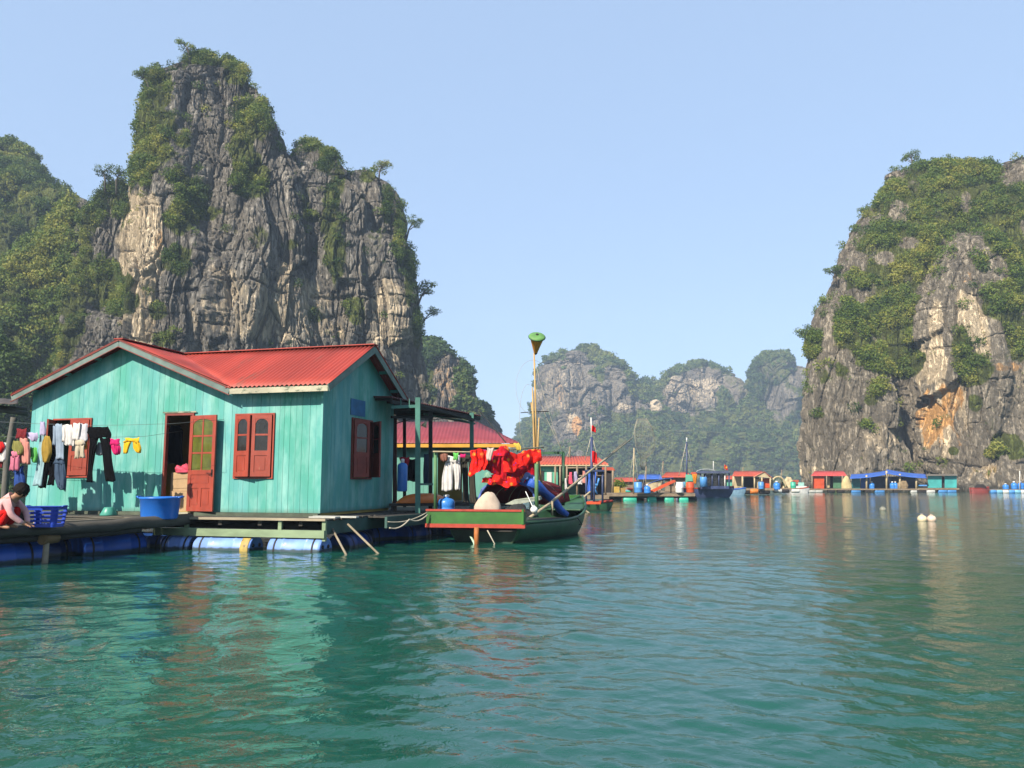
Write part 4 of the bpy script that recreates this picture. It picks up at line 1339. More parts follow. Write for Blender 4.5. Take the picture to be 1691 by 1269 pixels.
log('stub_post', [(0.72, -0.11, -0.27), (0.70, -0.13, -0.9)], 0.05, WOODT, walk)
mb = MB()
mb.bar((1.2, 1.0, 0.015), (4.0, 1.15, 0.015), 0.14, 0.026); mb.build('loose_board', WOODT, walk)
mb = MB(); mb.bar((0.4, 1.55, 0.016), (3.6, 1.55, 0.016), 0.16, 0.028)
mb.build('loose_board', WOODT, walk)
def wz(px, py, back): 
    q = G(px, py, 0.0); q = q + WN * back; return q
q = wz(25, 929, 0.10); q.z = 0.06
drum(q - WD * 0.55, 2.0, 0.30, WANG, BLUE, 'bright blue float drum under the walkway, at the far left of the photo')
q = wz(182, 913, 0.10); q.z = 0.08
drum(q, 1.35, 0.30, WANG, BLUE, 'bright blue float drum under the log, left of the big blue tub')
q = wz(95, 921, 0.5); q.z = 0.05
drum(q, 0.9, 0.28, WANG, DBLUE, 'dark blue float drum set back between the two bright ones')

# ================================================================ tub, basket, basin
TUBB = mat('blue tub plastic', (0.018, 0.145, 0.56), 0.35, 0.12, 3, bmp=0.03)
BASB = mat('blue basket plastic', (0.015, 0.055, 0.42), 0.4, 0.12, 3, bmp=0.03)
q = G(266, 858, 0.615); q = q + WN * 0.05
tub = thing('plastic_tub', q, 'big round blue plastic tub at the end of the log edge', 'tub')
mb = MB()
r0, r1, hh = 0.335, 0.385, 0.44
mb.lathe([(0, 0.006), (r0 - 0.02, 0.006), (r0, 0.02), (r0 + 0.004, 0.03), (r1 - 0.01, hh - 0.05), (r1, hh - 0.045), (r1 + 0.012, hh - 0.02), (r1 + 0.004, hh), (r1 - 0.012, hh), (r1 - 0.022, hh - 0.03), (r0 - 0.012, 0.03), (0, 0.026)], n=40, close=False)
mb.build('body', TUBB, tub)
for s in (-1, 1):
    mb = MB()
    mb.tube([(s * (r1 + 0.002), -0.10, hh - 0.02), (s * (r1 + 0.05), -0.07, hh + 0.005), (s * (r1 + 0.06), 0, hh + 0.01), (s * (r1 + 0.05), 0.07, hh + 0.005), (s * (r1 + 0.002), 0.10, hh - 0.02)], 0.014, 8)
    mb.build('handle', TUBB, tub)
q = G(92, 871, 0.605) + WN * 0.28
bas = thing('laundry_basket', q, 'blue slotted plastic laundry basket beside the crouching child', 'basket', WANG - R(62))
mb = MB()
def rrect(hx, hy, rc, n=6):
    pts = []
    for (cx_, cy_, a0) in ((hx - rc, hy - rc, 0), (-hx + rc, hy - rc, 90), (-hx + rc, -hy + rc, 180), (hx - rc, -hy + rc, 270)):
        for k in range(n + 1):
            a = R(a0 + 90 * k / n)
            pts.append((cx_ + rc * math.cos(a), cy_ + rc * math.sin(a)))
    return pts
bh = 0.34
def ringz(z, gr=0.0):
    f = 1 + 0.16 * z / bh
    return [(x * f + (gr if x > 0 else -gr), y * f + (gr if y > 0 else -gr), z) for x, y in rrect(0.235, 0.17, 0.06)]
n = len(ringz(0))
def hoop(z0, z1, t=0.005, gr=0.0):
    a, b = ringz(z0, gr), ringz(z1, gr)
    ai = [(x * (1 - t * 4), y * (1 - t * 4), z) for x, y, z in a]
    bi = [(x * (1 - t * 4), y * (1 - t * 4), z) for x, y, z in b]
    vs = a + b + bi + ai
    fs = []
    for r_ in range(4):
        for k in range(n):
            k2 = (k + 1) % n
            r2 = (r_ + 1) % 4
            fs.append((r_ * n + k, r_ * n + k2, r2 * n + k2, r2 * n + k))
    mb._add(vs, fs, False)
for z0, z1 in ((0.0, 0.05), (0.085, 0.115), (0.15, 0.18), (0.215, 0.245), (0.28, 0.34)):
    hoop(z0, z1)
hoop(bh - 0.012, bh, 0.01, 0.014)
base_ = ringz(0.006); mb._add(base_, [tuple(range(n))])
for k in range(0, n):
    a, b = Vector(ringz(0.04)[k]) * 1.0, Vector(ringz(0.29)[k])
    a = Vector((a.x * .985, a.y * .985, a.z)); b = Vector((b.x * .985, b.y * .985, b.z))
    mb.bar(a, b, 0.022, 0.008, (0, 0, 1))
mb.build('body', BASB, bas)
for s in (-1, 1):
    mb = MB(); mb.tube([(s * 0.285, -0.07, bh - 0.01), (s * 0.315, -0.05, bh + 0.006), (s * 0.315, 0.05, bh + 0.006), (s * 0.285, 0.07, bh - 0.01)], 0.011, 8); mb.build('handle', BASB, bas)
q = hloc(-4.75, -0.45, HO.z + DZ + 0.003)
bs = MB(); bs.lathe([(0.17, 0), (0.175, 0.012), (0.10, 0.16), (0.09, 0.17), (0, 0.17)], n=30, close=False)
o = bs.build('wash_basin', mat('teal basin plastic', (0.05, 0.26, 0.20), 0.4, 0.1, 3)); o.location = q
tag(o, 'upturned teal wash basin on the deck left of the big blue tub', 'basin')
# ================================================================ clothes
def loft(mb, rows, thick=0.035, fold=0.012, nf=2.5, seed=0, plane=None, lean=0.0, n=22):
    """rows: (py, pxl, pxr) from top to bottom in the photo; plane(px,py)->world. A flattened tube of cloth."""
    rows = [(r_[0], r_[1], r_[2]) for r_ in rows]
    W_ = [(plane(r_[1], r_[0]), plane(r_[2], r_[0])) for r_ in rows]
    fine = []
    for (a, b), (c, d) in zip(W_, W_[1:]):
        L = max((a - c).length, (b - d).length)
        k = max(2, int(L / 0.035))
        for i in range(k): fine.append((a.lerp(c, i / k), b.lerp(d, i / k)))
    fine.append(W_[-1])
    vs, fs = [], []
    m = len(fine)
    ph = seed * 1.7
    for i, (a, b) in enumerate(fine):
        t = i / max(1, m - 1)
        ax = (b - a); wd = ax.length
        if wd < 1e-6: ax = Vector((1, 0, 0))
        ax.normalize()
        wob = wd * 0.06
        a = a + ax * (wob * math.sin(5.3 * t + ph)) ; b = b + ax * (wob * math.sin(4.1 * t + 2.0 + ph))
        nr = ax.cross(Vector((0, 0, 1))).normalized()
        th = thick * min(1, 0.35 + t * 2.2)
        for k in range(n):
            g = 2 * math.pi * k / n
            u = 0.5 - 0.5 * math.cos(g)
            side = math.sin(g)
            f = fold * (0.4 + 0.8 * t) * math.sin(nf * 2 * math.pi * u + ph + 1.6 * math.sin(2.2 * t + ph)) + 0.5 * fold * math.sin(5.1 * math.pi * u - 3 * t + ph)
            p = a.lerp(b, u) + nr * (side * th * 0.5 + f + lean * t)
            p.z += 0.010 * math.sin(9 * u + ph + 4 * t) + 0.045 * wd * (math.sin(math.pi * u) * (-(1 - t)) + 0.9 * t * math.sin(7 * u + ph))
            vs.append(p)
    for i in range(m - 1):
        for k in range(n):
            k2 = (k + 1) % n
            fs.append((i * n + k, i * n + k2, (i + 1) * n + k2, (i + 1) * n + k))
    mb._add(vs, fs, True)
    b0 = len(mb.v) - len(vs)
    mb.f += [tuple(b0 + k for k in reversed(range(n))), tuple(b0 + (m - 1) * n + k for k in range(n))]
    mb.sm += [False, False]; mb.col += [0.5, 0.5]

LINE_Y = -1.2
wash_plane = lambda px, py, dy=0.0: HW(px, py, LINE_Y + dy)
def cloth(name, lofts, m, label, cat, group='washing on the line in front of the turquoise house', dy=0.0, plane=None, thick=0.04, fold=0.02, nf=2.5, seed=1):
    pl = plane or (lambda px, py: wash_plane(px, py, dy))
    mb = MB()
    for i, rows in enumerate(lofts): loft(mb, rows, thick, fold, nf, seed + i, pl)
    o = pl((lofts[0][0][1] + lofts[0][0][2]) / 2, lofts[0][0][0])
    ob = mb.build(name, m, None, o)
    return tag(ob, label, cat, group)
def cm(name, col, **k):
    kw = dict(rough=0.85, var=0.16, scale=7, bmp=0.15, trans=0.12, spec=0.08)
    kw.update(k)
    return mat(name, col, **kw)
BLK = cm('black cloth', (0.006, 0.006, 0.007), spec=0.02, rough=1.0)
WHT = cm('white cloth', (0.62, 0.60, 0.58))
LAV = cm('lavender cloth', (0.40, 0.36, 0.52))
ICE = cm('pale blue cloth', (0.27, 0.42, 0.46))
MUS = cm('mustard cloth', (0.33, 0.22, 0.045))
GRN = cm('bright green cloth', (0.12, 0.45, 0.10))
YEL = cm('yellow cloth', (0.62, 0.38, 0.02))
MAG = cm('magenta cloth', (0.50, 0.02, 0.13))
DEN = cm('denim cloth', (0.05, 0.08, 0.13))
LDEN = cm('washed denim cloth', (0.26, 0.33, 0.42))
MAR = cm('maroon cloth', (0.16, 0.02, 0.025))
OLI = cm('olive cloth', (0.20, 0.19, 0.06))
BEI = cm('beige cloth', (0.48, 0.42, 0.32))
GRY = cm('grey cloth', (0.30, 0.32, 0.33))
ORA = cm('orange cloth', (0.55, 0.20, 0.02))
SAL = cm('salmon cloth', (0.55, 0.24, 0.20))
BLU = cm('blue cloth', (0.03, 0.07, 0.26))
REDC = cm('red cloth', (0.50, 0.02, 0.02))

# the line itself and the twisted post at the left
o = thing('washing_line', HW(-60, 690, LINE_Y), 'thin washing line strung along the front of the turquoise house', 'line')
mb = MB()
pts = []
for px_, py_ in ((-60, 690), (0, 697), (60, 700), (150, 703), (215, 702), (285, 700), (370, 693)):
    pts.append(HW(px_, py_, LINE_Y if px_ < 330 else -0.02) - o.location)
mb.tube(pts, 0.004, 6); mb.build('cord', mat('grey cord', (0.10, 0.12, 0.12), 0.8), o)
mb = MB()
mb.tube([HW(-60, 716, LINE_Y + .06) - o.location, HW(20, 722, LINE_Y + .06) - o.location, HW(110, 724, LINE_Y + .06) - o.location, HW(240, 721, LINE_Y + .04) - o.location, HW(300, 712, -0.02) - o.location], 0.004, 6)
mb.build('cord', mat('grey cord', (0.10, 0.12, 0.12), 0.8), o)

cloth('black_trousers', [[(704, 147, 180), (712, 146, 180), (724, 147, 181)], [(723, 147.5, 163.5), (745, 146, 157), (770, 145, 154), (796, 144, 153.5)], [(723, 164, 181), (745, 168, 184), (770, 172, 187), (795, 176, 190)]], BLK, 'long black trousers hung upside right with legs spread, right of the washed window', 'trousers', seed=2)
cloth('yellow_shorts', [[(723, 206, 230), (730, 204.5, 231)], [(729.5, 204.5, 216), (740, 204, 213), (749, 205, 210)], [(729.5, 219, 231), (740, 222, 232), (748, 226, 232)]], YEL, 'small bright yellow shorts alone at the right end of the line', 'shorts', dy=-0.04, seed=3)
cloth('magenta_shorts', [[(725, 182, 197), (735, 183, 198)], [(734.5, 183, 191), (742, 186, 192), (751, 189, 195)], [(734.5, 190, 198), (750, 192, 197.5)]], MAG, 'small magenta shorts between the black trousers and the yellow shorts', 'shorts', dy=-0.04, seed=4)
cloth('grey_vest', [[(731, 162, 166), (738, 160, 168), (752, 159, 169)]], GRY, 'tiny pale grey vest hanging between the black trouser legs', 'vest', dy=0.12, seed=5)
cloth('white_shirt', [[(701, 107, 118), (708, 106, 120), (735, 106, 121), (735.5, 107, 120)], [(703, 104, 108), (730, 104, 108)]], WHT, 'short white shirt in front of the left side of the window', 'shirt', dy=-0.03, seed=6)
cloth('white_blouse', [[(699, 121, 132), (708, 120, 133), (727, 121, 131)]], WHT, 'white blouse over the middle of the left window', 'blouse', dy=-0.05, seed=7)
cloth('grey_white_top', [[(700, 133, 144), (712, 132, 145), (729, 133, 144)]], cm('off white cloth', (0.50, 0.50, 0.54)), 'greyish white top next to the black trousers', 'top', dy=-0.02, seed=8)
cloth('orange_shirt', [[(726, 137, 144), (742, 138, 143)]], ORA, 'small orange garment peeping out beside the black trousers', 'shirt', dy=0.02, seed=8)
cloth('beige_shorts', [[(726, 126, 138), (736, 125, 139)], [(735.5, 125, 131.5), (757, 123, 130)], [(735.5, 132, 139), (756, 133, 140)]], BEI, 'beige patterned shorts below the white blouses', 'shorts', dy=-0.07, seed=9)
cloth('denim_shirt', [[(700, 92, 102), (708, 90, 103), (730, 90, 104), (758, 92, 107)], [(704, 88.5, 92), (735, 88, 92)]], LDEN, 'pale denim blue shirt left of the window', 'shirt', dy=-0.04, seed=10)
cloth('dark_jeans', [[(755, 91, 106), (766, 90, 107)], [(765.5, 90, 98), (785, 91, 99), (806, 96, 104)], [(765.5, 98.5, 107), (790, 99, 107), (809, 98, 106.5)]], DEN, 'dark blue jeans hanging below the pale denim shirt', 'jeans', dy=0.0, seed=11)
cloth('black_slacks', [[(700, 80, 87), (730, 79, 88), (762, 78, 92)], [(761, 70, 84), (785, 67, 77), (806, 64, 74)], [(761, 80, 92), (785, 80, 92), (801, 79, 90)]], BLK, 'black slacks with crossed legs left of the dark jeans', 'trousers', dy=0.05, seed=12)
cloth('mustard_shirt', [[(720, 74, 82), (730, 71, 84), (750, 70, 83), (764, 72, 79)]], MUS, 'mustard yellow shirt in front of the black slacks', 'shirt', dy=-0.06, seed=13)
cloth('pale_blue_dress', [[(699, 67, 71), (725, 65, 74), (760, 60, 75), (802, 55, 70)]], ICE, 'long pale ice blue dress hanging beside the mustard shirt', 'dress', dy=0.02, seed=14)
cloth('lavender_top', [[(697, 67, 73), (708, 66, 76), (719, 67, 75)]], LAV, 'lavender top at the neck of the pale blue dress', 'top', dy=-0.05, seed=15)
cloth('bright_green_top', [[(739, 50, 61), (750, 51, 61), (764, 55, 60)]], GRN, 'bright green top hanging at the left corner of the house', 'top', dy=-0.05, seed=16)
cloth('lilac_cloth', [[(714, 44, 62), (722, 47, 61), (729, 52, 59)]], LAV, 'lilac cloth bunched on the line by the left corner of the house', 'cloth', dy=-0.08, seed=17)
cloth('maroon_shirt', [[(708, 27, 44), (716, 26, 45), (724, 28, 44)]], MAR, 'maroon shirt on the line just left of the house', 'shirt', dy=-0.12, seed=18)
cloth('red_white_shirt', [[(724, 33, 44), (735, 32, 46), (765, 34, 45)], [(730, 44, 48), (767, 46, 49)]], SAL, 'red and white shirt hanging below the maroon shirt', 'shirt', dy=-0.15, seed=19)
cloth('olive_shirt', [[(728, 22, 34), (740, 22, 37), (751, 28, 37)]], OLI, 'olive shirt hanging left of the red and white shirt', 'shirt', dy=-0.2, seed=20)
cloth('pink_trousers', [[(745, 19, 31), (755, 19, 32)], [(754.5, 18, 25), (777, 17, 24)], [(754.5, 25, 32), (777, 26, 31)]], cm('pink and white cloth', (0.52, 0.16, 0.24)), 'small pink and white trousers near the leaning grey post', 'trousers', dy=-0.22, seed=21)
cloth('blue_trousers', [[(770, 25, 39), (780, 24, 38)], [(779.5, 24, 33), (808, 25, 34)], [(779.5, 33, 39), (808, 35, 40)]], BLU, 'dark blue trousers hanging low beside the leaning grey post', 'trousers', dy=-0.1, seed=22)
cloth('white_child_shirt', [[(731, -6, 10), (745, -5, 10), (762, -4, 8)]], WHT, 'white shirt with red on the line at the left edge of the photo', 'shirt', dy=-0.25, seed=23)
cloth('red_child_shirt', [[(729, -10, 5), (738, -8, 6), (748, -4, 3)]], REDC, 'red shirt over the white one at the left edge', 'shirt', dy=-0.29, seed=24)
cloth('maroon_shorts', [[(755, -6, 4), (772, -8, 5)]], MAR, 'maroon shorts at the left edge behind the leaning grey post', 'shorts', dy=-0.2, seed=25)
# dark jacket inside the doorway
cloth('dark_jacket', [[(703, 283, 296), (712, 278, 303), (740, 278, 304), (766, 279, 304)]], cm('black jacket cloth', (0.02, 0.02, 0.026)), 'black jacket hanging in the dark doorway above the cardboard boxes', 'jacket', None, 0.0, lambda px, py: HW(px, py, 0.75), 0.10, 0.02, 2, 26)

# ---------------- leaning post and beam at the left
post_m = mat('old grey post', (0.10, 0.095, 0.085), 0.9, 0.3, 4, (1, 1, 0.3), 0.5)
q = G(8, 850, 0.6) + Vector((-0.1, 0.9, 0))
fr_ = thing('lean_to_frame', q, 'old grey wooden lean to frame with slanting post at the left edge', 'frame')
Yp = q.y
def lp(px, py, Y): return P(px, py, Y) - q
log('post', [lp(4, 862, Yp), lp(12, 760, Yp), lp(23, 690, Yp)], 0.075, post_m, fr_)
log('beam', [lp(-80, 676, Yp - 0.4), lp(10, 679, Yp), lp(46, 684, Yp + 0.2)], 0.065, post_m, fr_)
log('beam', [lp(-80, 668, Yp + 0.2), lp(44, 676, Yp + 0.6)], 0.05, post_m, fr_)
mb = MB()
mb.sheet(lambda u, v: lp(-110 + 140 * u, 671 - 9 * v, Yp - 0.3 + 1.8 * v) + Vector((0, 0, 0.06 + 0.01 * math.sin(40 * u))), 30, 6, 0.015)
mb.build('roof_sheet', mat('dark sheet', (0.06, 0.05, 0.045), 0.8, 0.3, 3), fr_)

# ================================================================ crouching child
def skin_mesh(name, verts, edges, radii, m, parent, root=0, sub=2):
    me = bpy.data.meshes.new(name)
    me.from_pydata(verts, edges, [])
    o = bpy.data.objects.new(name, me)
    COL.objects.link(o)
    md = o.modifiers.new('skin', 'SKIN')
    md.use_smooth_shade = True
    sv = me.skin_vertices[0].data
    for i, r_ in enumerate(radii):
        sv[i].radius = (r_, r_) if not isinstance(r_, tuple) else r_
        sv[i].use_root = (i == root)
    o.modifiers.new('sub', 'SUBSURF').levels = sub
    o.modifiers['sub'].render_levels = sub
    dg = bpy.context.evaluated_depsgraph_get()
    me2 = bpy.data.meshes.new_from_object(o.evaluated_get(dg))
    bpy.data.objects.remove(o)
    me2.name = name
    for p in me2.polygons: p.use_smooth = True
    me2.materials.clear()
    return link_mesh(name, me2, m, parent)

SKIN = mat('skin', (0.36, 0.18, 0.105), 0.55, 0.08, 8, bmp=0.03)
q = G(18, 874, 0.605) + WN * 0.12
child = thing('person', q, 'crouching child in pale pink shirt and red trousers washing beside the blue basket', 'person', R(8))
# local: +x to the right of the photo, -y towards the camera, z up
J = {}
vs, es, rs = [], [], []
def jv(name, p, r_, link=None):
    J[name] = len(vs); vs.append(p); rs.append(r_)
    if link is not None: es.append((J[link], J[name]))
jv('pelvis', (-0.20, 0.0, 0.19), 0.115)
jv('belly', (-0.14, 0.0, 0.30), 0.105, 'pelvis')
jv('chest', (-0.03, 0.0, 0.42), 0.110, 'belly')
jv('collar', (0.06, 0.0, 0.475), 0.075, 'chest')
jv('neck', (0.125, -0.005, 0.505), 0.042, 'collar')
jv('skull0', (0.165, -0.01, 0.545), 0.066, 'neck')
jv('skull1', (0.195, -0.012, 0.595), 0.092, 'skull0')
jv('crown', (0.205, -0.012, 0.65), 0.070, 'skull1')
jv('jaw', (0.235, -0.022, 0.535), 0.045, 'skull0')
for s, n_ in ((-1, 'r'), (1, 'l')):
    jv('hip' + n_, (-0.17, s * 0.085, 0.155), 0.088, 'pelvis')
    jv('knee' + n_, (0.10, s * 0.15, 0.33 - (0.05 if s < 0 else 0)), 0.058, 'hip' + n_)
    jv('calf' + n_, (0.03, s * 0.14, 0.18), 0.052, 'knee' + n_)
    jv('ankle' + n_, (-0.05, s * 0.125, 0.055), 0.033, 'calf' + n_)
    jv('ball' + n_, (0.07, s * 0.135, 0.028), 0.030, 'ankle' + n_)
    jv('toe' + n_, (0.115, s * 0.138, 0.022), 0.020, 'ball' + n_)
    jv('shoulder' + n_, (0.035, s * 0.135, 0.435), 0.055, 'collar')
    ex = 0.135 if s < 0 else 0.19
    jv('elbow' + n_, (ex, s * 0.185, 0.225 + (0 if s < 0 else .05)), 0.036, 'shoulder' + n_)
    jv('wrist' + n_, (0.285, s * 0.085 - 0.02, 0.085), 0.024, 'elbow' + n_)
    jv('palm' + n_, (0.335, s * 0.060 - 0.02, 0.060), 0.026, 'wrist' + n_)
    for f in range(4):
        L = (0.040, 0.048, 0.045, 0.036)[f]
        yy = s * 0.060 - 0.02 + (f - 1.5) * 0.014
        jv('f%s%d' % (n_, f), (0.362, yy, 0.050), 0.0075, 'palm' + n_)
        jv('g%s%d' % (n_, f), (0.362 + L * 0.55, yy, 0.040), 0.0068, 'f%s%d' % (n_, f))
        jv('h%s%d' % (n_, f), (0.362 + L * 0.85, yy, 0.022), 0.006, 'g%s%d' % (n_, f))
    jv('t0' + n_, (0.325, s * 0.060 - 0.02 - s * 0.030, 0.052), 0.009, 'palm' + n_)
    jv('t1' + n_, (0.355, s * 0.060 - 0.02 - s * 0.042, 0.036), 0.0075, 't0' + n_)
body = skin_mesh('body', vs, es, rs, SKIN, child)
# nose, ears, eyes, mouth on the turned down face
fm = MB()
def hd(a, b_, c): # head frame: forward, side, up
    f_ = Vector((0.80, -0.15, -0.58)).normalized(); up_ = Vector((0.58, -0.05, 0.80)).normalized(); sd_ = f_.cross(up_).normalized()
    return Vector((0.198, -0.012, 0.59)) + f_ * a + sd_ * b_ + up_ * c
fm.ball(hd(0.098, 0, -0.015), 0.014, 8, 6)
fm.build('nose', SKIN, child)
for s in (-1, 1):
    fm = MB(); fm.ball(hd(-0.005, s * 0.088, -0.01), 0.020, 8, 6, (0.6, 0.5, 1)); fm.build('ear', SKIN, child)
    em = MB(); em.ball(hd(0.085, s * 0.034, 0.010), 0.010, 8, 6); em.build('eye', mat('dark eye', (0.02, 0.012, 0.01), 0.2), child)
lm_ = MB(); lm_.ball(hd(0.085, 0, -0.045), 0.016, 8, 6, (0.6, 1, 0.4)); lm_.build('mouth', mat('lip', (0.30, 0.09, 0.07), 0.5), child)
# hair
hm_ = MB()
n_, m_ = 28, 14
hv_, hf_ = [], []
for i in range(m_ + 1):
    ph = math.pi * 0.70 * i / m_
    for j in range(n_):
        t_ = 2 * math.pi * j / n_
        d = Vector((math.sin(ph) * math.cos(t_), math.sin(ph) * math.sin(t_), math.cos(ph)))
        rr = 0.114 + 0.012 * math.sin(17 * t_ + 3 * ph) + 0.004 * math.sin(31 * t_)
        if i == m_: rr *= 0.93
        hv_.append(hd(0.0, 0, 0.012) + hd(d.x * rr - 0.024, d.y * rr * 0.95, d.z * rr) - hd(0, 0, 0))
for i in range(m_):
    for j in range(n_):
        j2 = (j + 1) % n_
        hf_.append((i * n_ + j, (i + 1) * n_ + j, (i + 1) * n_ + j2, i * n_ + j2))
hm_._add(hv_, hf_, True)
hm_.build('hair', mat('black hair', (0.010, 0.007, 0.006), 0.8, 0.5, 30, (1, 1, 0.3), 0.4, spec=0.12), child)
def sub(names, links, grow):
    v_ = [vs[J[a]] for a in names]
    e_ = [(names.index(a), names.index(b)) for a, b in links]
    return v_, e_, [rs[J[a]] + grow.get(a, grow['*']) for a in names]
sn = ['belly', 'chest', 'collar', 'shoulderl', 'shoulderr', 'elbowl', 'elbowr', 'wristl', 'wristr', 'pelvis']
v_, e_, r_ = sub(sn, [('belly', 'chest'), ('chest', 'collar'), ('collar', 'shoulderl'), ('collar', 'shoulderr'), ('shoulderl', 'elbowl'), ('shoulderr', 'elbowr'), ('elbowl', 'wristl'), ('elbowr', 'wristr'), ('pelvis', 'belly')], {'*': 0.016, 'wristl': 0.018, 'wristr': 0.018, 'pelvis': 0.0})
skin_mesh('shirt', v_, e_, r_, cm('pale pink knit', (0.62, 0.36, 0.36)), child, 1)
tn_ = ['pelvis', 'hipl', 'hipr', 'kneel', 'kneer', 'calfl', 'calfr', 'anklel', 'ankler']
v_, e_, r_ = sub(tn_, [('pelvis', 'hipl'), ('pelvis', 'hipr'), ('hipl', 'kneel'), ('hipr', 'kneer'), ('kneel', 'calfl'), ('kneer', 'calfr'), ('calfl', 'anklel'), ('calfr', 'ankler')], {'*': 0.024})
skin_mesh('trousers', v_, e_, r_, cm('red trouser cloth', (0.55, 0.012, 0.012)), child, 0)
cloth('dark_washing', [[(842, 33, 42), (850, 32, 45), (860, 33, 44)]], BLK, 'dark wet cloth in front of the crouching child', 'cloth', None, 0.0, lambda px, py: P(px, py, q.y + 0.42), 0.12, 0.02, 2, 31)
# ================================================================ porch beside the house
PORT = mat('porch teal paint', (0.045, 0.16, 0.13), 0.6, 0.25, 4, spot=(0.10, 0.13, 0.10), spot_at=0.66)
PORD = mat('porch dark timber', (0.022, 0.024, 0.022), 0.8, 0.3, 4)
DGREEN = mat('dark green paint', (0.024, 0.080, 0.036), 0.5, 0.25, 4, wet=True, spot=(0.09, 0.15, 0.06), spot_at=0.64)
GREENP = mat('green pole paint', (0.07, 0.17, 0.07), 0.6, 0.25, 4)
TRIMR = mat('red trim paint', (0.33, 0.036, 0.018), 0.5, 0.22, 5, spot=(0.30, 0.14, 0.09), spot_at=0.66)
GRNB = mat('bright green boat paint', (0.026, 0.115, 0.016), 0.5, 0.25, 3, spot=(0.25, 0.33, 0.15), spot_at=0.72)
BAMB = mat('bamboo', (0.42, 0.27, 0.10), 0.6, 0.25, 6, (1, 1, 0.3))
BAMG = mat('grey bamboo', (0.34, 0.28, 0.18), 0.7, 0.3, 6)
ROPE = mat('pale rope', (0.36, 0.33, 0.26), 0.9, 0.2, 8)
MARO = mat('maroon tarp', (0.16, 0.012, 0.014), 0.7, 0.3, 3, spec=0.15, trans=0.15)
BTARP = mat('blue tarpaulin', (0.020, 0.085, 0.40), 0.5, 0.25, 4, bmp=0.3)
SACK = mat('beige sack', (0.46, 0.37, 0.29), 0.85, 0.15, 6)
WHP = mat('white plastic', (0.70, 0.70, 0.68), 0.4, 0.1, 5)
BOTB = mat('blue bottle plastic', (0.035, 0.19, 0.56), 0.35, 0.12, 3)

E0, E1 = Vector((-2.35, 18.35, 0)), Vector((-0.72, 22.6, 0))    # right hand edge of the porch
ED = (E1 - E0).normalized()
EN = Vector((-ED.y, ED.x, 0))              # into the porch
porch = thing('porch_frame', (E0.x, E0.y, 0.62), 'open porch of teal and dark posts with flat sheet roof beside the turquoise house', 'porch')
def pw(s, n, z): return ED * s + EN * n + Vector((0, 0, z))
PR = lambda px, py, Y: P(px, py, Y) - porch.location
mb = MB()
for k in range(26):
    mb.tint = random.random()
    n0 = k * 0.15
    mb.bar(pw(-1.2, n0, -0.02), pw(6.2, n0, -0.02), 0.142, 0.03)
mb.build('deck_boards', WOODD, porch)
mb = MB(); mb.bar(pw(-1.2, -0.10, -0.13), pw(6.2, -0.10, -0.13), 0.06, 0.24); mb.build('edge_beam', mat('dark teal beam', (0.03, 0.075, 0.065)), porch)
Yt = 18.9
def post(px, y0, y1, Y, w_, m, lean=0):
    mb = MB(); a = PR(px, y0, Y); a.z = 0.0
    b = PR(px + lean, y1, Y)
    mb.bar(a, b, w_, w_ * 0.9, (0, 1, 0)); mb.build('post', m, porch)
post(690, 845, 657, 18.9, 0.115, PORT)
post(711, 845, 676, 20.3, 0.095, PORD)
post(779, 845, 682, 22.0, 0.11, PORT)
post(652, 845, 690, 20.6, 0.10, mat('dark red post', (0.07, 0.018, 0.014), 0.7, 0.3, 4))
post(668, 845, 676, 23.5, 0.09, PORD)
# roof sheet with a wavy front edge
def roofp(u, v):
    a = PR(646, 655.5, 18.7).lerp(PR(795, 687, 22.6), u)
    b = a + EN * 3.2 + Vector((0, 0, 0.15))
    p = a.lerp(b, v); p.z += 0.016 * math.cos(2 * math.pi * u * 42)
    return p
mb = MB(); mb.sheet(roofp, 252, 4, 0.006); mb.build('roof', mat('dark rose sheet', (0.13, 0.05, 0.05), 0.6, 0.2, 2), porch)
mb = MB(); mb.bar(PR(646, 664, 18.75), PR(792, 692, 22.4), 0.05, 0.09); mb.build('fascia', PORD, porch)
for (a, b, w_, m) in (((646, 673, 18.8), (692, 671, 18.9), 0.07, PORT), ((646, 689, 19.6), (715, 690, 20.3), 0.06, PORD), ((690, 668, 18.9), (782, 694, 22.0), 0.07, PORD), ((700, 684, 21.5), (784, 700, 22.8), 0.05, PORT)):
    mb = MB(); mb.bar(PR(*a), PR(*b), w_, w_); mb.build('rail', m, porch)
for k in range(7):
    px_ = 652 + k * 19
    mb = MB(); f = k / 6; a = roofp(f * 0.94 + 0.03, 0.02) - Vector((0, 0, 0.05)); mb.bar(a, a + EN * 2.6 + Vector((0, 0, 0.12)), 0.04, 0.06); mb.build('rafter', PORD, porch)
for px_ in (662, 676):
    mb = MB(); mb.bar(PR(px_, 671, 18.85), PR(px_, 659, 18.85), 0.02, 0.02, (0, 1, 0)); mb.build('bracket', PORT, porch)
mb = MB(); mb.tube([PR(653, 700, 19.5), PR(680, 692, 19.5), PR(712, 694, 20), PR(745, 690, 21), PR(775, 692, 22)], 0.012, 6); mb.build('cable', PORD, porch)
mb = MB(); mb.bar(PR(688, 800, 19.0), PR(714, 800, 20.2), 0.04, 0.05); mb.build('rail', PORT, porch)
# lamp under the roof
o = thing('hanging_lamp', P(701, 702, 19.6), 'pale yellow hanging lamp shade under the porch roof', 'lamp')
mb = MB(); mb.lathe([(0.02, 0.10), (0.03, 0.06), (0.075, -0.05), (0.07, -0.05), (0.02, 0.05)], (0, 0, 0), (0.5, 0, 1), 16, False); mb.build('shade', mat('cream shade', (0.45, 0.42, 0.25), 0.5, 0.2, 4), o)
mb = MB(); mb.tube([(0.03, 0, 0.09), (0.02, 0, 0.26)], 0.006, 6); mb.build('flex', STRAP, o)

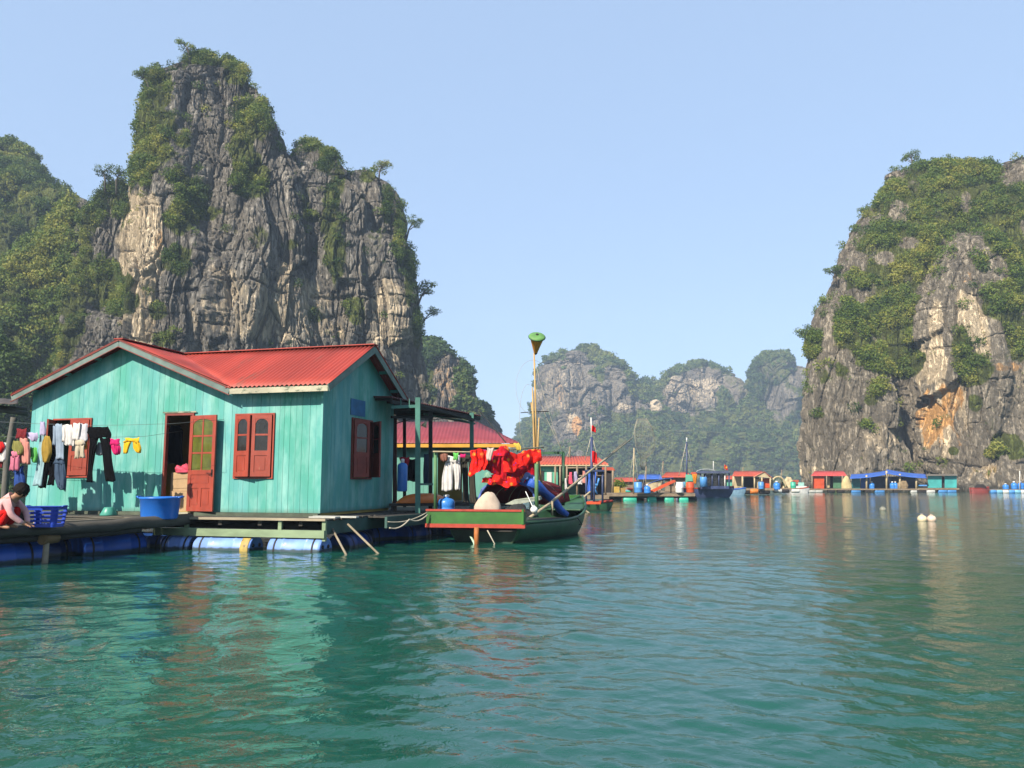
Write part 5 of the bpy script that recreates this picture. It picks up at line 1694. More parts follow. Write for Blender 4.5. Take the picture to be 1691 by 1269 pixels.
def drum_end(loc, L, r, rz, m, label): return drum(loc, L, r, rz, m, label)
q = G(625, 892); drum(Vector((q.x, q.y + 0.4, 0.06)), 1.0, 0.29, R(55), BLUE, 'blue float drum in shade below the side wall of the house')
q = G(676, 890); drum(Vector((q.x, q.y + 0.35, 0.08)), 0.95, 0.29, R(62), BLUE, 'blue float drum between the porch and the green boat')
# mooring ropes
def rope(pts, r, label, m=ROPE, n=14, sag=0.08, name='mooring_rope'):
    o0 = Vector(pts[0])
    mb = MB()
    out_ = []
    for a, b in zip(pts, pts[1:]):
        a, b = Vector(a), Vector(b)
        for k in range(n):
            t_ = k / n
            p = a.lerp(b, t_); p.z -= sag * 4 * t_ * (1 - t_)
            out_.append(p - o0)
    out_.append(Vector(pts[-1]) - o0)
    mb.tube(out_, r, 6)
    o = mb.build(name, m); o.location = o0
    return tag(o, label, 'rope')
rope([P(640, 862, 17.2), P(706, 846, 17.9)], 0.012, 'pale mooring rope from the house raft to the green stern board')
rope([P(643, 872, 17.2), P(676, 858, 17.5), P(706, 850, 17.9)], 0.016, 'lower looped mooring rope between house raft and boat')

# things on the porch
def bottle(loc, r, h, label, name='water_bottle', cat='bottle', slim=False):
    o = thing(name, loc, label, cat)
    mb = MB()
    prof = [(0, 0), (r * 0.9, 0), (r, 0.03), (r, h * 0.25), (r * 0.97, h * 0.28), (r, h * 0.31), (r, h * 0.62), (r * 0.8, h * 0.75), (r * 0.35, h * 0.83), (r * 0.3, h * 0.86), (r * 0.3, h * 0.9)]
    if slim: prof = [(0, 0), (r * 0.9, 0), (r, 0.03), (r, h * 0.8), (r * 0.8, h * 0.86), (r * 0.4, h * 0.89), (r * 0.3, h * 0.9)]
    mb.lathe(prof, n=24); mb.build('body', BOTB, o)
    mb = MB(); mb.lathe([(r * 0.33, h * 0.895), (r * 0.36, h * 0.90), (r * 0.36, h), (r * 0.2, h * 1.02)], n=16); mb.build('cap', WHP, o)
    return o
q = P(664, 812, 19.6); bottle(Vector((q.x, q.y, q.z)), 0.125, 0.78, 'tall slim blue gas cylinder beside the dark red porch post', 'gas_cylinder', 'cylinder', True)
q = P(737, 845, 19.0); bottle(Vector((q.x, q.y, 0.64)), 0.20, 0.40, 'squat round blue water bottle with white cap beside the boat')
stand = thing('low_shelf', (P(668, 826, 19.7).x, 19.7, 0.625), 'low dark shelf on the porch deck under the orange canoe hull', 'shelf')
mb = MB(); mb.box(-0.35, 1.1, -0.2, 0.3, 0.14, 0.20); mb.build('shelf_board', WOODD, stand)
for sx_ in (-0.3, 1.02):
    mb = MB(); mb.box(sx_, sx_ + 0.06, -0.18, 0.28, 0.0, 0.139); mb.build('leg', WOODD, stand)
# orange canoe hull lying upside down
q0, q1 = P(654, 824, 19.35), P(742, 826, 20.3)
zz0 = 0.83
o = thing('orange_hull', ((q0.x + q1.x) / 2, (q0.y + q1.y) / 2, zz0), 'orange plastic boat hull lying upside down on the porch', 'hull', math.atan2(q1.y - q0.y, q1.x - q0.x))
Lh = (q1 - q0).length
mb = MB()
def ohull(u, v):
    t_ = u * 2 - 1
    b_ = 0.30 * (1 - abs(t_) ** 2.6)
    a = math.pi * v
    return Vector((t_ * Lh / 2, -b_ * math.cos(a), 0.02 + 0.22 * (1 - abs(t_) ** 3) * math.sin(a)))
mb.sheet(ohull, 30, 14, 0.012); mb.build('body', mat('orange plastic', (0.62, 0.17, 0.015), 0.4, 0.15, 3), o)
mb = MB(); mb.tube([(-Lh / 2 * c_, -0.30 * (1 - abs(c_) ** 2.6) - 0.006, 0.02) for c_ in np.linspace(-0.97, 0.97, 24)], 0.016, 8); mb.build('rim', mat('orange plastic', (0.62, 0.17, 0.015)), o)

# washing under the porch and along the boat rail
pplane = lambda Y: (lambda px, py: P(px, py, Y))
WG = 'washing along the boat rail and porch'
def pcloth(name, lofts, m, label, cat, Y, **k): return cloth(name, lofts, m, label, cat, WG, 0.0, pplane(Y), **k)
pcloth('white_trousers', [[(753, 739, 757), (764, 737, 759)], [(763.5, 735, 750), (790, 731, 748), (811, 728, 746)], [(763.5, 749, 759.5), (790, 750, 760), (809, 751, 759)]], WHT, 'white trousers hanging above the squat blue water bottle', 'trousers', 18.8, seed=41)
pcloth('white_sleeve_shirt', [[(752, 754, 760), (770, 753, 761), (809, 753, 760)]], cm('off white cloth', (0.5, 0.5, 0.54)), 'narrow white shirt tucked against the right of the white trousers', 'shirt', 19.1, seed=42)
pcloth('dark_olive_trousers', [[(751, 763, 782), (764, 762, 783)], [(763.5, 762, 772), (830, 765, 775)], [(763.5, 772.5, 784), (832, 777, 787)]], cm('dark olive cloth', (0.045, 0.042, 0.034)), 'long dark olive trousers left of the red floral blankets', 'trousers', 19.1, seed=43)
pcloth('small_green_cloth', [[(748, 748, 757), (760, 749, 756)]], GRN, 'small bright green cloth on the porch pole above the white trousers', 'cloth', 18.7, seed=44)
pcloth('small_pink_cloth', [[(750, 760, 770), (756, 760, 769)]], MAG, 'small magenta cloth on the porch pole above the dark olive trousers', 'cloth', 18.6, seed=45)
pcloth('patterned_cloth', [[(749, 727, 740), (762, 728, 738)]], cm('brown patterned cloth', (0.22, 0.10, 0.07)), 'small brown patterned cloth left of the small green cloth', 'cloth', 18.7, seed=46)
pcloth('red_dotted_cloth', [[(755, 660, 676), (768, 661, 675)]], cm('red dotted cloth', (0.42, 0.02, 0.04), spot=(0.6, 0.35, 0.3), spot_at=0.6, scale=14), 'red dotted cloth above the slim blue gas cylinder', 'cloth', 20.2, seed=47)
pcloth('black_coat', [[(758, 670, 688), (775, 668, 690), (795, 669, 689)]], BLK, 'black coat hanging between the gas cylinder and the teal porch post', 'coat', 21.2, seed=48)
pcloth('dark_curtain', [[(750, 700, 708), (800, 699, 709)]], DEN, 'dark grey cloth strip hanging behind the dark porch post', 'cloth', 21.4, seed=49)
o = thing('washing_pole', P(715, 746, 18.6), 'pale bamboo washing pole from the porch post to the boat canopy', 'pole')
mb = MB(); mb.tube([(0, 0, 0), P(780, 747, 19.0) - o.location, P(898, 739, 19.7) - o.location], 0.018, 8); mb.build('bamboo', BAMG, o)

# ================================================================ the green fishing boat
BO = G(787, 897, 0.0)
BH = R(30)                                 # heading to the right of straight ahead
boat = thing('fishing_boat', BO, 'green wooden fishing boat with red trimmed stern board moored beside the porch', 'boat', -BH)
BLv = 5.3
def b2w(p): return Matrix.Rotation(-BH, 4, 'Z') @ Vector(p) + BO
def w2b(p): return Matrix.Rotation(BH, 4, 'Z') @ (Vector(p) - BO)
def station(t_):
    b_ = 1.05 * (1 - 0.12 * (1 - t_) ** 2) * (1 - max(0, (t_ - 0.35) / 0.65) ** 2.3 * 0.97)
    sh = 0.42 + 0.06 * (t_ - 0.4) ** 2 + 0.48 * max(0, (t_ - 0.45) / 0.55) ** 2.2
    kl = -0.28 + 0.62 * max(0, (t_ - 0.72) / 0.28) ** 1.8
    return b_, sh, kl
def hullpt(t_, v, inset=0.0):
    b_, sh, kl = station(t_)
    s_ = v * 2 - 1
    a = abs(s_)
    x = (b_ - inset) * math.sin(min(1, a * 1.02) * math.pi / 2) ** 0.75 * (1 if s_ >= 0 else -1)
    z = kl + inset + (sh - kl - inset) * (1 - math.cos(a * math.pi / 2)) ** 0.85
    y = 0.32 + t_ * (BLv - 0.32) + (z - kl) * 0.35 * max(0, (t_ - 0.6) / 0.4) - 0.10 * (1 - t_) * (z - kl)
    return Vector((x, y, z))
mb = MB(); mb.sheet(lambda u, v: hullpt(u, v), 40, 36, 0.04); mb.build('hull', DGREEN, boat)
mb = MB()
b0 = [hullpt(0.004, v / 24) for v in range(25)]
mb.prism(b0, (0, 0.05, 0)); mb.build('transom', mat('dark wet stern', (0.02, 0.05, 0.035), 0.5, 0.3, 4), boat)
for s in (0, 1):
    mb = MB(); mb.tube([hullpt(t_, s) + Vector((0, 0, 0.02)) for t_ in np.linspace(0, 1, 30)], 0.035, 8); mb.build('gunwale', DGREEN, boat)
mb = MB()
mb.sheet(lambda u, v: Vector(((2 * v - 1) * (station(u * 0.86)[0] - 0.06), u * 0.86 * BLv, 0.26 + 0.10 * u)), 20, 8, 0.03); mb.build('deck', WOODD, boat)
mb = MB()
mb.sheet(lambda u, v: hullpt(0.80 + 0.198 * u, v) * 1.0 if False else Vector((hullpt(0.80 + 0.198 * u, 1).x * (2 * v - 1) * 0.97, hullpt(0.80 + 0.198 * u, 1).y, hullpt(0.80 + 0.198 * u, 1).z - 0.03)), 10, 6, 0.03); mb.build('foredeck', DGREEN, boat)
# stern board: seen nearly face on
def sb_pt(px, py, Y): return w2b(P(px, py, Y))
sA, sB = sb_pt(704, 842, 18.0), sb_pt(866, 840, 17.55)
def board(z0, z1, out_, m, name, th=0.05, ext=0.0):
    mb = MB()
    d = (sB - sA); d.z = 0; d.normalize()
    nrm = Vector((d.y, -d.x, 0))
    a, b = sA.copy(), sB.copy()
    a = a - d * ext; b = b + d * ext
    pts = [Vector((a.x, a.y, z0)), Vector((b.x, b.y, z0)), Vector((b.x, b.y, z1)), Vector((a.x, a.y, z1))]
    mb.prism([p + nrm * out_ for p in pts], -nrm * th)
    return mb.build(name, m, boat)
board(0.43, 0.70, 0.0, GRNB, 'stern_board')
board(0.702, 0.745, 0.02, TRIMR, 'stern_trim', 0.12, 0.01)
board(0.345, 0.428, 0.025, TRIMR, 'stern_trim', 0.12, 0.015)
d_ = (sB - sA).normalized()
mb = MB(); mb.bar(sB + Vector((0, 0, -0.02)) - d_ * 0.02, Vector((sB.x, sB.y, 0.43)) - d_ * 0.02, 0.05, 0.09, (0, 1, 0)); mb.build('board_end', GRNB, boat)
mb = MB()
n_ = Vector((d_.y, -d_.x, 0))
mb.prism([Vector((sA.x, sA.y, 0.40)), Vector((sB.x, sB.y, 0.40)), Vector((sB.x, sB.y, 0.40)) - n_ * 0.7, Vector((sA.x, sA.y, 0.40)) - n_ * 0.7], (0, 0, 0.03)); mb.build('stern_deck', WOODD, boat)
# rudder and propeller gear
rp = sb_pt(787, 872, 17.72); 
mb = MB(); mb.tube([Vector((rp.x, rp.y, 0.36)), Vector((rp.x, rp.y, 0.20)), Vector((rp.x, rp.y, -0.2))], [0.055, 0.06, 0.045], 10); mb.build('rudder_post', mat('orange rusty post', (0.36, 0.12, 0.03), 0.7, 0.3, 5), boat)
mb = MB(); mb.prism([Vector((rp.x - 0.16, rp.y - .03, 0.16)), Vector((rp.x - 0.11, rp.y - .03, 0.14)), Vector((rp.x + 0.0, rp.y - .03, 0.0)), Vector((rp.x + 0.02, rp.y - .03, -0.2)), Vector((rp.x - 0.03, rp.y - .03, -0.2)), Vector((rp.x - 0.07, rp.y - .03, 0.02))], (0, 0.03, 0)); mb.build('rudder_blade', mat('pale green paint', (0.40, 0.56, 0.42), 0.5, 0.2, 4), boat)
mb = MB(); mb.tube([Vector((rp.x + 0.28, rp.y, 0.30)), Vector((rp.x + 0.50, rp.y - 0.05, 0.02)), Vector((rp.x + 0.30, rp.y - 0.05, -0.12))], 0.014, 6); mb.build('shaft', ROPE, boat)
# posts and the arched canopy
def bpost(px, y0, y1, Y, r_, m, name='canopy_post', lean=0):
    mb = MB(); mb.tube([sb_pt(px, y0, Y), sb_pt(px + lean, y1, Y)], r_, 8); mb.build(name, m, boat)
bpost(886, 846, 766, 18.5, 0.048, GREENP)
bpost(930, 835, 748, 20.6, 0.045, DGREEN)
bpost(719, 842, 748, 18.7, 0.040, GREENP)
bpost(876, 812, 748, 21.2, 0.042, DGREEN)
mb = MB(); mb.bar(sb_pt(880, 749, 21.0), sb_pt(931, 748, 20.6), 0.05, 0.06); mb.build('canopy_rail', DGREEN, boat)
def arch(u, v, r_=0.0):
    # the stern mouth of the canopy, seen face on, running forward with the boat
    a = math.pi * (0.02 + 0.96 * u)
    px_ = 838 - (46 + r_) * math.cos(a)
    py_ = 838 - (44 + r_ * 0.7) * math.sin(a) ** 0.8
    p = sb_pt(px_, py_, 19.2)
    return p + Vector((0, 1.9 * v, 0.03 * math.sin(9 * u + 5 * v)))
mb = MB(); mb.sheet(lambda u, v: arch(u, v), 26, 10, 0.015); mb.build('canopy', MARO, boat)
mb = MB(); mb.tube([arch(u, 0.0, 1.0) + Vector((0, -0.02, 0)) for u in np.linspace(0.0, 1.0, 26)], [0.035 + 0.012 * math.sin(k * 1.9) for k in range(26)], 8); mb.build('canopy_hem', mat('pale blue tarp hem', (0.05, 0.09, 0.32), 0.6, 0.4, 6, spot=(0.4, 0.42, 0.5), spot_at=0.62), boat)
for v_ in (0.35, 0.7):
    mb = MB(); mb.tube([arch(u, v_, -1.0) for u in np.linspace(0.02, 0.98, 20)], 0.015, 6); mb.build('canopy_hoop', BAMG, boat)
# inside of the canopy closed off by a dark back cloth
mb = MB(); mb.prism([arch(u, 0.93, -1.5) for u in np.linspace(0.03, 0.97, 16)], (0, 0.02, 0)); mb.build('back_cloth', MARO, boat)
# short stakes on the gunwale
for px_, y0, y1, Y in ((912, 852, 828, 18.9), (876, 846, 828, 18.9), (803, 838, 828, 18.2)):
    mb = MB(); mb.tube([sb_pt(px_, y0, Y), sb_pt(px_, y1, Y)], 0.025, 8); mb.build('stake', BAMG, boat)

# things lying in or hung on the boat
mb = MB()
tp = [P(872, 795, 19.0), P(886, 802, 19.1), P(900, 813, 19.4), P(914, 828, 19.7), P(926, 841, 19.9), P(936, 851, 20.0)]
o0 = tp[0]
mb.tube([p - o0 for p in tp], [0.10, 0.11, 0.10, 0.10, 0.10, 0.08], 14)
o = thing('tarpaulin_roll', o0, 'bright blue rolled tarpaulin sliding down over the bow of the green boat', 'tarpaulin')
for v in range(len(mb.v)):
    q = mb.v[v]; k = 0.02 * math.sin(q[0] * 31 + q[2] * 17)
    mb.v[v] = (q[0] + k, q[1], q[2] + k)
mb.build('roll', BTARP, o)
mb = MB(); mb.sheet(lambda u, v: Vector((-0.16 + 0.34 * u + 0.03 * math.sin(9 * v), -0.05 + 0.12 * v + 0.03 * math.sin(11 * u), 0.02 + 0.17 * math.sin(math.pi * u) * math.sin(math.pi * (0.15 + 0.8 * v)) + 0.03 * math.sin(14 * u + 5 * v))), 16, 12, 0.03); mb.build('bunched_end', mat('pale blue tarp end', (0.12, 0.20, 0.45), 0.6, 0.3, 6, bmp=0.5), o)
q = P(806, 842, 18.35); crumple('beige_sack', Vector((q.x, q.y, 0.70)), 0.30, 0.20, 0.40, SACK, 'plump beige sack standing behind the red trimmed stern board', 'sack', 11, lob=0.07)
o = thing('wooden_board', P(836, 834, 18.3), 'grey white weathered board lying across the boat under the canopy', 'board')
mb = MB(); mb.prism([P(834, 833, 18.3) - o.location, P(846, 827, 18.4) - o.location, P(890, 821, 18.9) - o.location, P(892, 826, 18.9) - o.location, P(850, 834, 18.35) - o.location], (0.06, 0.3, 0.02)); mb.build('plank', mat('grey white board', (0.34, 0.36, 0.28), 0.8, 0.25, 5), o)
o = thing('crate_pile', P(790, 838, 19.1), 'dark netting heap on the deck under the boat canopy', 'nets')
def buoy(loc, r_, m, label, group=None, name='float_buoy', squash=0.9):
    o = thing(name, loc, label, 'buoy', 0, group)
    mb = MB(); mb.ball((0, 0, 0), r_, 20, 14, (1, 1, squash)); mb.build('body', m, o)
    mb = MB(); mb.tube([(-r_ * 0.25, 0, r_ * squash * 0.9), (-r_ * 0.2, 0, r_ * squash * 1.2), (r_ * 0.2, 0, r_ * squash * 1.2), (r_ * 0.25, 0, r_ * squash * 0.9)], r_ * 0.08, 8); mb.build('lug', m, o)
    return o
bpy.data.objects.remove(o)
q = P(850, 840, 18.5); crumple('net_heap', Vector((q.x, q.y, 0.55)), 0.42, 0.30, 0.26, mat('dark net', (0.02, 0.022, 0.024), 0.9, 0.3, 9, bmp=0.6), 'dark heap of netting in the boat beside the beige sack', 'nets', 21)
buoy(P(882, 842, 18.0), 0.085, WHP, 'small white float hanging at the right side of the green boat')
rope([P(868, 812, 18.2), P(881, 840, 18.0)], 0.010, 'white cord from the canopy post to the small white float', WHP, sag=0.0, name='short_rope')
# floral blankets over the rail
def floral(name, base):
    m, t, b = nodes(name)
    v = coords(t)
    vo = t.nodes.new('ShaderNodeTexVoronoi'); vo.inputs['Scale'].default_value = 5.2
    t.links.new(v, vo.inputs['Vector'])
    vo2 = t.nodes.new('ShaderNodeTexVoronoi'); vo2.inputs['Scale'].default_value = 8.5
    t.links.new(v, vo2.inputs['Vector'])
    c = mixc(t, ramp(t, noise(t, v, 5, 3), [(0.4, 0.0), (0.6, 1.0)]), mul(base, .75), base)
    c = mixc(t, ramp(t, vo2.outputs['Distance'], [(0.13, 1.0), (0.19, 0.0)]), c, (0.16, 0.012, 0.16))
    c = mixc(t, ramp(t, vo.outputs['Distance'], [(0.20, 1.0), (0.27, 0.0)]), c, (0.55, 0.12, 0.02))
    c = mixc(t, ramp(t, vo.outputs['Distance'], [(0.08, 1.0), (0.13, 0.0)]), c, (0.50, 0.27, 0.04))
    t.links.new(c, b.inputs['Base Color'])
    b.inputs['Roughness'].default_value = 0.85
    b.inputs['Specular IOR Level'].default_value = 0.1
    return m
FLO = floral('red floral blanket', (0.58, 0.014, 0.010))
FLO2 = floral('crimson floral blanket', (0.40, 0.008, 0.018))
def drape(name, px0, px1, top, bot0, bot1, Y0, Y1, m, label, seed, thick=0.02, fold=0.035):
    o0 = P(px0, top[0] if isinstance(top, tuple) else top, Y0)
    mb = MB()
    def fn(u, v):
        px_ = px0 + (px1 - px0) * u
        Y = Y0 + (Y1 - Y0) * u
        t_ = top[0] + (top[1] - top[0]) * u if isinstance(top, tuple) else top
        bt = bot0 + (bot1 - bot0) * u + 2.5 * math.sin(5 * u + seed)
        p = P(px_, t_ + (bt - t_) * v, Y)
        p.y += fold * (0.5 + 0.5 * v) * math.sin(15 * u + 1.2 * v + seed) + 0.35 * fold * math.sin(31 * u - 1.5 * v + seed * 2) - 0.04 * v
        p.x += 0.01 * math.sin(4 * v + seed + 5 * u)
        return p - o0
    mb.sheet(fn, 60, 40, thick)
    q_ = np.array([list(p) for p in mb.v])
    g_ = q_ + np.array(list(o0))
    for k_, (fr, am) in enumerate(((2.6, 0.075), (6.5, 0.035), (14, 0.012))):
        q_ += am * np.stack([0.8 * vnoise(g_ * fr, 200 + k_ + seed), 1.2 * vnoise(g_ * fr, 210 + k_ + seed), 0.9 * vnoise(g_ * fr, 220 + k_ + seed)], 1)
    mb.v = [tuple(p) for p in q_]
    o = mb.build(name, m); o.location = o0
    return tag(o, label, 'blanket', 'floral blankets drying on the boat rail')
drape('floral_blanket', 776, 802, (743, 743), 783, 778, 18.6, 18.65, FLO, 'bright red floral blanket hanging straight down, leftmost on the rail', 1, fold=0.03)
drape('floral_blanket', 833, 893, (752, 742), 782, 763, 18.55, 19.0, FLO, 'long red floral blanket with yellow flowers draped over the right of the rail', 2)
drape('floral_blanket', 797, 838, (746, 744), 780, 792, 18.85, 18.95, FLO2, 'crimson blanket with white patches between the two bright red ones', 3)
drape('floral_blanket', 836, 884, (764, 756), 812, 800, 19.05, 19.4, FLO2, 'dark crimson blanket hanging low behind the long red floral one', 4)
drape('floral_blanket', 797, 856, (788, 788), 801, 799, 18.75, 18.9, FLO, 'strip of red cloth lying along the top of the boat canopy', 5, fold=0.03)
q = P(831, 748, 18.5); crumple('floral_bundle', q + Vector((0, 0, -0.08)), 0.15, 0.13, 0.24, FLO2, 'bunched red floral cloth heaped on the rail at the top of the blankets', 'cloth', 8)
pcloth('yellow_scarf', [[(732, 848, 856), (738, 849, 860), (744, 854, 861)]], mat('dull yellow cloth', (0.45, 0.34, 0.05), 0.9), 'yellow scarf on the rail between the blanket bundle and the bamboo poles', 'scarf', 18.9, seed=51)
pcloth('grey_patterned_cloth', [[(740, 804, 816), (752, 803, 814), (760, 804, 811)]], cm('white patterned cloth', (0.5, 0.42, 0.38)), 'white patterned cloth on the rail left of the blanket bundle', 'cloth', 18.6, seed=52)
pcloth('pale_green_cloth', [[(780, 801, 808), (786, 800, 811), (789, 799, 812)]], cm('pale green cloth', (0.22, 0.38, 0.28)), 'pale green cloth corner below the crimson blanket', 'cloth', 18.5, seed=53)

# bamboo poles lashed together, the cone basket on the tallest
o = thing('bamboo_pole', P(888, 822, 19.8), 'tall thin bamboo pole carrying the green and orange cone basket', 'pole', 0, 'bamboo poles standing in the boat')
mb = MB(); mb.tube([P(a, b, 19.8) - o.location for a, b in ((888, 822), (885, 740), (884, 660), (882, 583))], [0.034, 0.030, 0.025, 0.018], 8); mb.build('cane', BAMB, o)
for (a, b, c, d, Y, lab) in ((897, 818, 877, 665, 19.9, 'leaning bamboo pole crossing behind the tallest pole'), (886, 800, 890, 690, 19.7, 'short upright bamboo pole right of the tallest pole'), (884, 800, 879, 640, 19.75, 'bamboo pole tied close along the left of the tallest pole')):
    o = thing('bamboo_pole', P(a, b, Y), lab, 'pole', 0, 'bamboo poles standing in the boat')
    mb = MB(); mb.tube([P(a + (c - a) * f, b + (d - b) * f, Y) - o.location for f in (0, 0.3, 0.65, 1)], [0.03, 0.028, 0.022, 0.013], 8); mb.build('cane', BAMB, o)
o = thing('cone_basket', P(884.5, 582, 19.8), 'orange cone basket with a green lid on top of the tall bamboo pole', 'basket')
ax = Vector((0.08, -0.80, 1)).normalized()
mb = MB(); mb.lathe([(0.045, -0.02), (0.05, 0.0), (0.11, 0.20), (0.178, 0.42)], (0, 0, 0), ax, 24, False); mb.build('cone', mat('orange wicker', (0.62, 0.27, 0.03), 0.7, 0.3, 10, (1, 1, 0.1)), o)
mb = MB(); mb.lathe([(0.178, 0.415), (0.208, 0.425), (0.210, 0.45), (0.185, 0.475), (0.10, 0.495), (0.03, 0.50)], (0, 0, 0), ax, 24); mb.build('lid', mat('green wicker lid', (0.10, 0.24, 0.065), 0.6, 0.25, 6), o)
mb = MB(); mb.lathe([(0.206, 0.418), (0.217, 0.422), (0.217, 0.438), (0.210, 0.445)], (0, 0, 0), ax, 24, False); mb.build('rim', mat('dark green rim', (0.02, 0.07, 0.03), 0.6), o)
mb = MB(); mb.lathe([(0.035, 0.495), (0.036, 0.515), (0.02, 0.525)], (0, 0, 0), ax, 14); mb.build('knob', STRAP, o)
mb = MB(); mb.lathe([(0.03, -0.06), (0.05, -0.02), (0.05, 0.0)], (0, 0, 0), ax, 14); mb.build('socket', STRAP, o)
o = thing('wire_hoops', P(880, 690, 19.9), 'thin grey wire hoops and crossbar tied to the bamboo poles', 'wire')
mb = MB()
mb.tube([P(880 + rx * math.cos(a), 640 + 45 * math.sin(a), 19.9) - o.location for rx in (28,) for a in np.linspace(1.0, 5.2, 30)], 0.004, 5); mb.build('hoop', ROPE, o)
mb = MB(); mb.tube([P(872 + 14 * math.cos(a), 690 + 55 * math.sin(a), 19.95) - o.location for a in np.linspace(1.6, 4.9, 24)], 0.004, 5); mb.build('hoop', ROPE, o)
mb = MB(); mb.tube([P(860, 682, 19.9) - o.location, P(884, 680, 19.8) - o.location, P(906, 680, 19.9) - o.location], 0.012, 6); mb.build('crossbar', PORD, o)
for (pts) in (((884, 600), (900, 660), (916, 712), (928, 745)), ((884, 640), (902, 690), (921, 730), (930, 748))):
    mb = MB(); mb.tube([P(a, b, 20.0) - o.location for a, b in pts], 0.006, 5); mb.build('stay', ROPE, o)
o = thing('long_pole', P(866, 861, 17.6), 'long pale bamboo pole slanting up over the bow of the green boat', 'pole')
mb = MB(); mb.tube([Vector((0, 0, 0)), P(905, 834, 18.8) - o.location, P(960, 790, 21.0) - o.location, P(1044, 724, 24.0) - o.location], [0.032, 0.034, 0.032, 0.02], 8); mb.build('cane', BAMG, o)
mb = MB(); mb.tube([P(958, 792, 21.0) - o.location, P(1034, 728, 23.8) - o.location], 0.012, 6); mb.build('lashed_cane', BAMG, o)
# small anchor hook at the bow
mb = MB(); q = P(950, 852, 20.3); mb.tube([(0, 0, 0), P(957, 860, 20.3) - q, P(961, 867, 20.3) - q, P(956, 866, 20.3) - q], 0.015, 6)
o = mb.build('bow_hook', PORD); o.location = q; tag(o, 'small dark iron hook hanging off the bow of the green boat', 'hook')
# hanging cast net: thin strands
o = thing('cast_net', P(1058, 692, 24.4), 'thin grey brown cast net hanging beside the tip of the long pole', 'net')
NETM = mat('net twine', (0.26, 0.25, 0.20), 0.9, 0.2, 8)
prof = [(692, 1060, 0.14), (705, 1062, 0.26), (720, 1064, 0.31), (738, 1066, 0.30), (748, 1066, 0.22), (757, 1063, 0.09), (768, 1062, 0.10), (776, 1062, 0.03)]
mb = MB()
for k in range(34):
    a = 2 * math.pi * k / 34
    pts = []
    for (py_, px_, rr) in prof:
        c_ = P(px_, py_, 24.4) - o.location
        pts.append(c_ + Vector((rr * math.cos(a + 0.05 * math.sin(py_)), rr * math.sin(a), 0.01 * math.sin(k * 2.3 + py_))))
    mb.tube(pts, 0.0026, 4)
for (py_, px_, rr) in prof[:-1]:
    c_ = P(px_, py_, 24.4) - o.location
    mb.tube([c_ + Vector((rr * math.cos(a), rr * math.sin(a), 0.015 * math.sin(a * 5))) for a in np.linspace(0, 2 * math.pi, 28)], 0.0026, 4)
mb.build('mesh', NETM, o)
mb = MB(); mb.tube([P(1044, 724, 24.0) - o.location, P(1052, 694, 24.3) - o.location, Vector((0, 0, 0.0))], 0.005, 5); mb.build('cord', ROPE, o)

# ================================================================ second house behind the porch
h2Y = 26.0
S2 = thing('rose_roof_house', P(700, 828, h2Y), 'teal floating house with dusky rose hipped roof and yellow eave board, behind the porch', 'house')
def s2(px, py, Y): return P(px, py, Y) - S2.location
ROSE = mat('dusky rose sheet roof', (0.225, 0.036, 0.046), 0.6, 0.15, 1.5, pv=0.1)
TEAL2 = teal_paint('pale teal boards', (0.085, 0.24, 0.19), (0.10, 0.27, 0.24), (0.16, 0.30, 0.27))
a, b = s2(600, 733, h2Y), s2(852, 733, h2Y)
e_z = a.z
x0, x1 = a.x, b.x
yf, yb = 0.0, 4.0
rz_ = s2(700, 697, h2Y + 2).z
xr = s2(786, 697, h2Y + 2).x
mb = MB()
NW2 = 0.12
def r2f(u, v):
    x = x0 + (x1 + 0.12 - x0) * u
    top = rz_ if x <= xr else rz_ + (e_z - rz_) * (x - xr) / (x1 + 0.12 - xr)
    ytop = 2.0 if x <= xr else 2.0 - 2.25 * (x - xr) / (x1 + 0.12 - xr)
    p = Vector((x, ytop + (-0.25 - ytop) * v, top + (e_z - top) * v))
    p.z += 0.006 * math.cos(2 * math.pi * x / NW2)
    return p
mb.sheet(r2f, int((x1 - x0) / NW2 * 6), 3, 0.006)
def r2r(u, v):
    y = -0.25 + 4.5 * u
    yt = 2.0
    f = 1 - abs(y - yt) / 2.25
    top = Vector((x1 + 0.12 + (xr - x1 - 0.12) * f, y, e_z + (rz_ - e_z) * f))
    p = top.lerp(Vector((x1 + 0.12, y, e_z)), v)
    p.z += 0.014 * math.cos(2 * math.pi * y / NW2)
    return p
mb.sheet(r2r, 220, 3, 0.006)
mb.sheet(lambda u, v: Vector((x0 + (x1 + 0.12 - x0) * u, 2.0 + 2.25 * v, rz_ - (rz_ - e_z) * v)) if (x0 + (x1 + .12 - x0) * u) <= xr else Vector((xr, 2.0 + 2.25 * v, rz_ - (rz_ - e_z) * v)), 20, 2, 0.006)
mb.build('roof', ROSE, S2)
mb = MB(); mb.box(x0, x1 + 0.10, -0.245, -0.20, e_z - 0.13, e_z - 0.02); mb.build('eave_board', mat('yellow eave paint', (0.52, 0.27, 0.03), 0.6, 0.2, 3), S2)
mb = MB(); mb.box(x1 + 0.06, x1 + 0.10, -0.199, 4.2, e_z - 0.13, e_z - 0.02); mb.build('eave_board', mat('yellow eave paint', (0.52, 0.27, 0.03)), S2)
mb = MB()
plank_wall(mb, x0, x1 - 0.25, lambda q_: e_z - 0.02, [(s2(722, 0 + 800, h2Y).x, s2(722, 800, h2Y).x + 0.8, 0.0, 1.8, 'door')], lambda a_, d, z: Vector((a_, 0.1 + d, z)))
mb.box(x1 - 0.28, x1 - 0.25, 0.14, 3.9, 0, e_z - 0.03)
mb.build('wall', TEAL2, S2)
mb = MB(); mb.box(x0, x1 - 0.3, 1.2, 1.23, 0, e_z - 0.05); mb.build('inner_wall', TEALIN, S2)
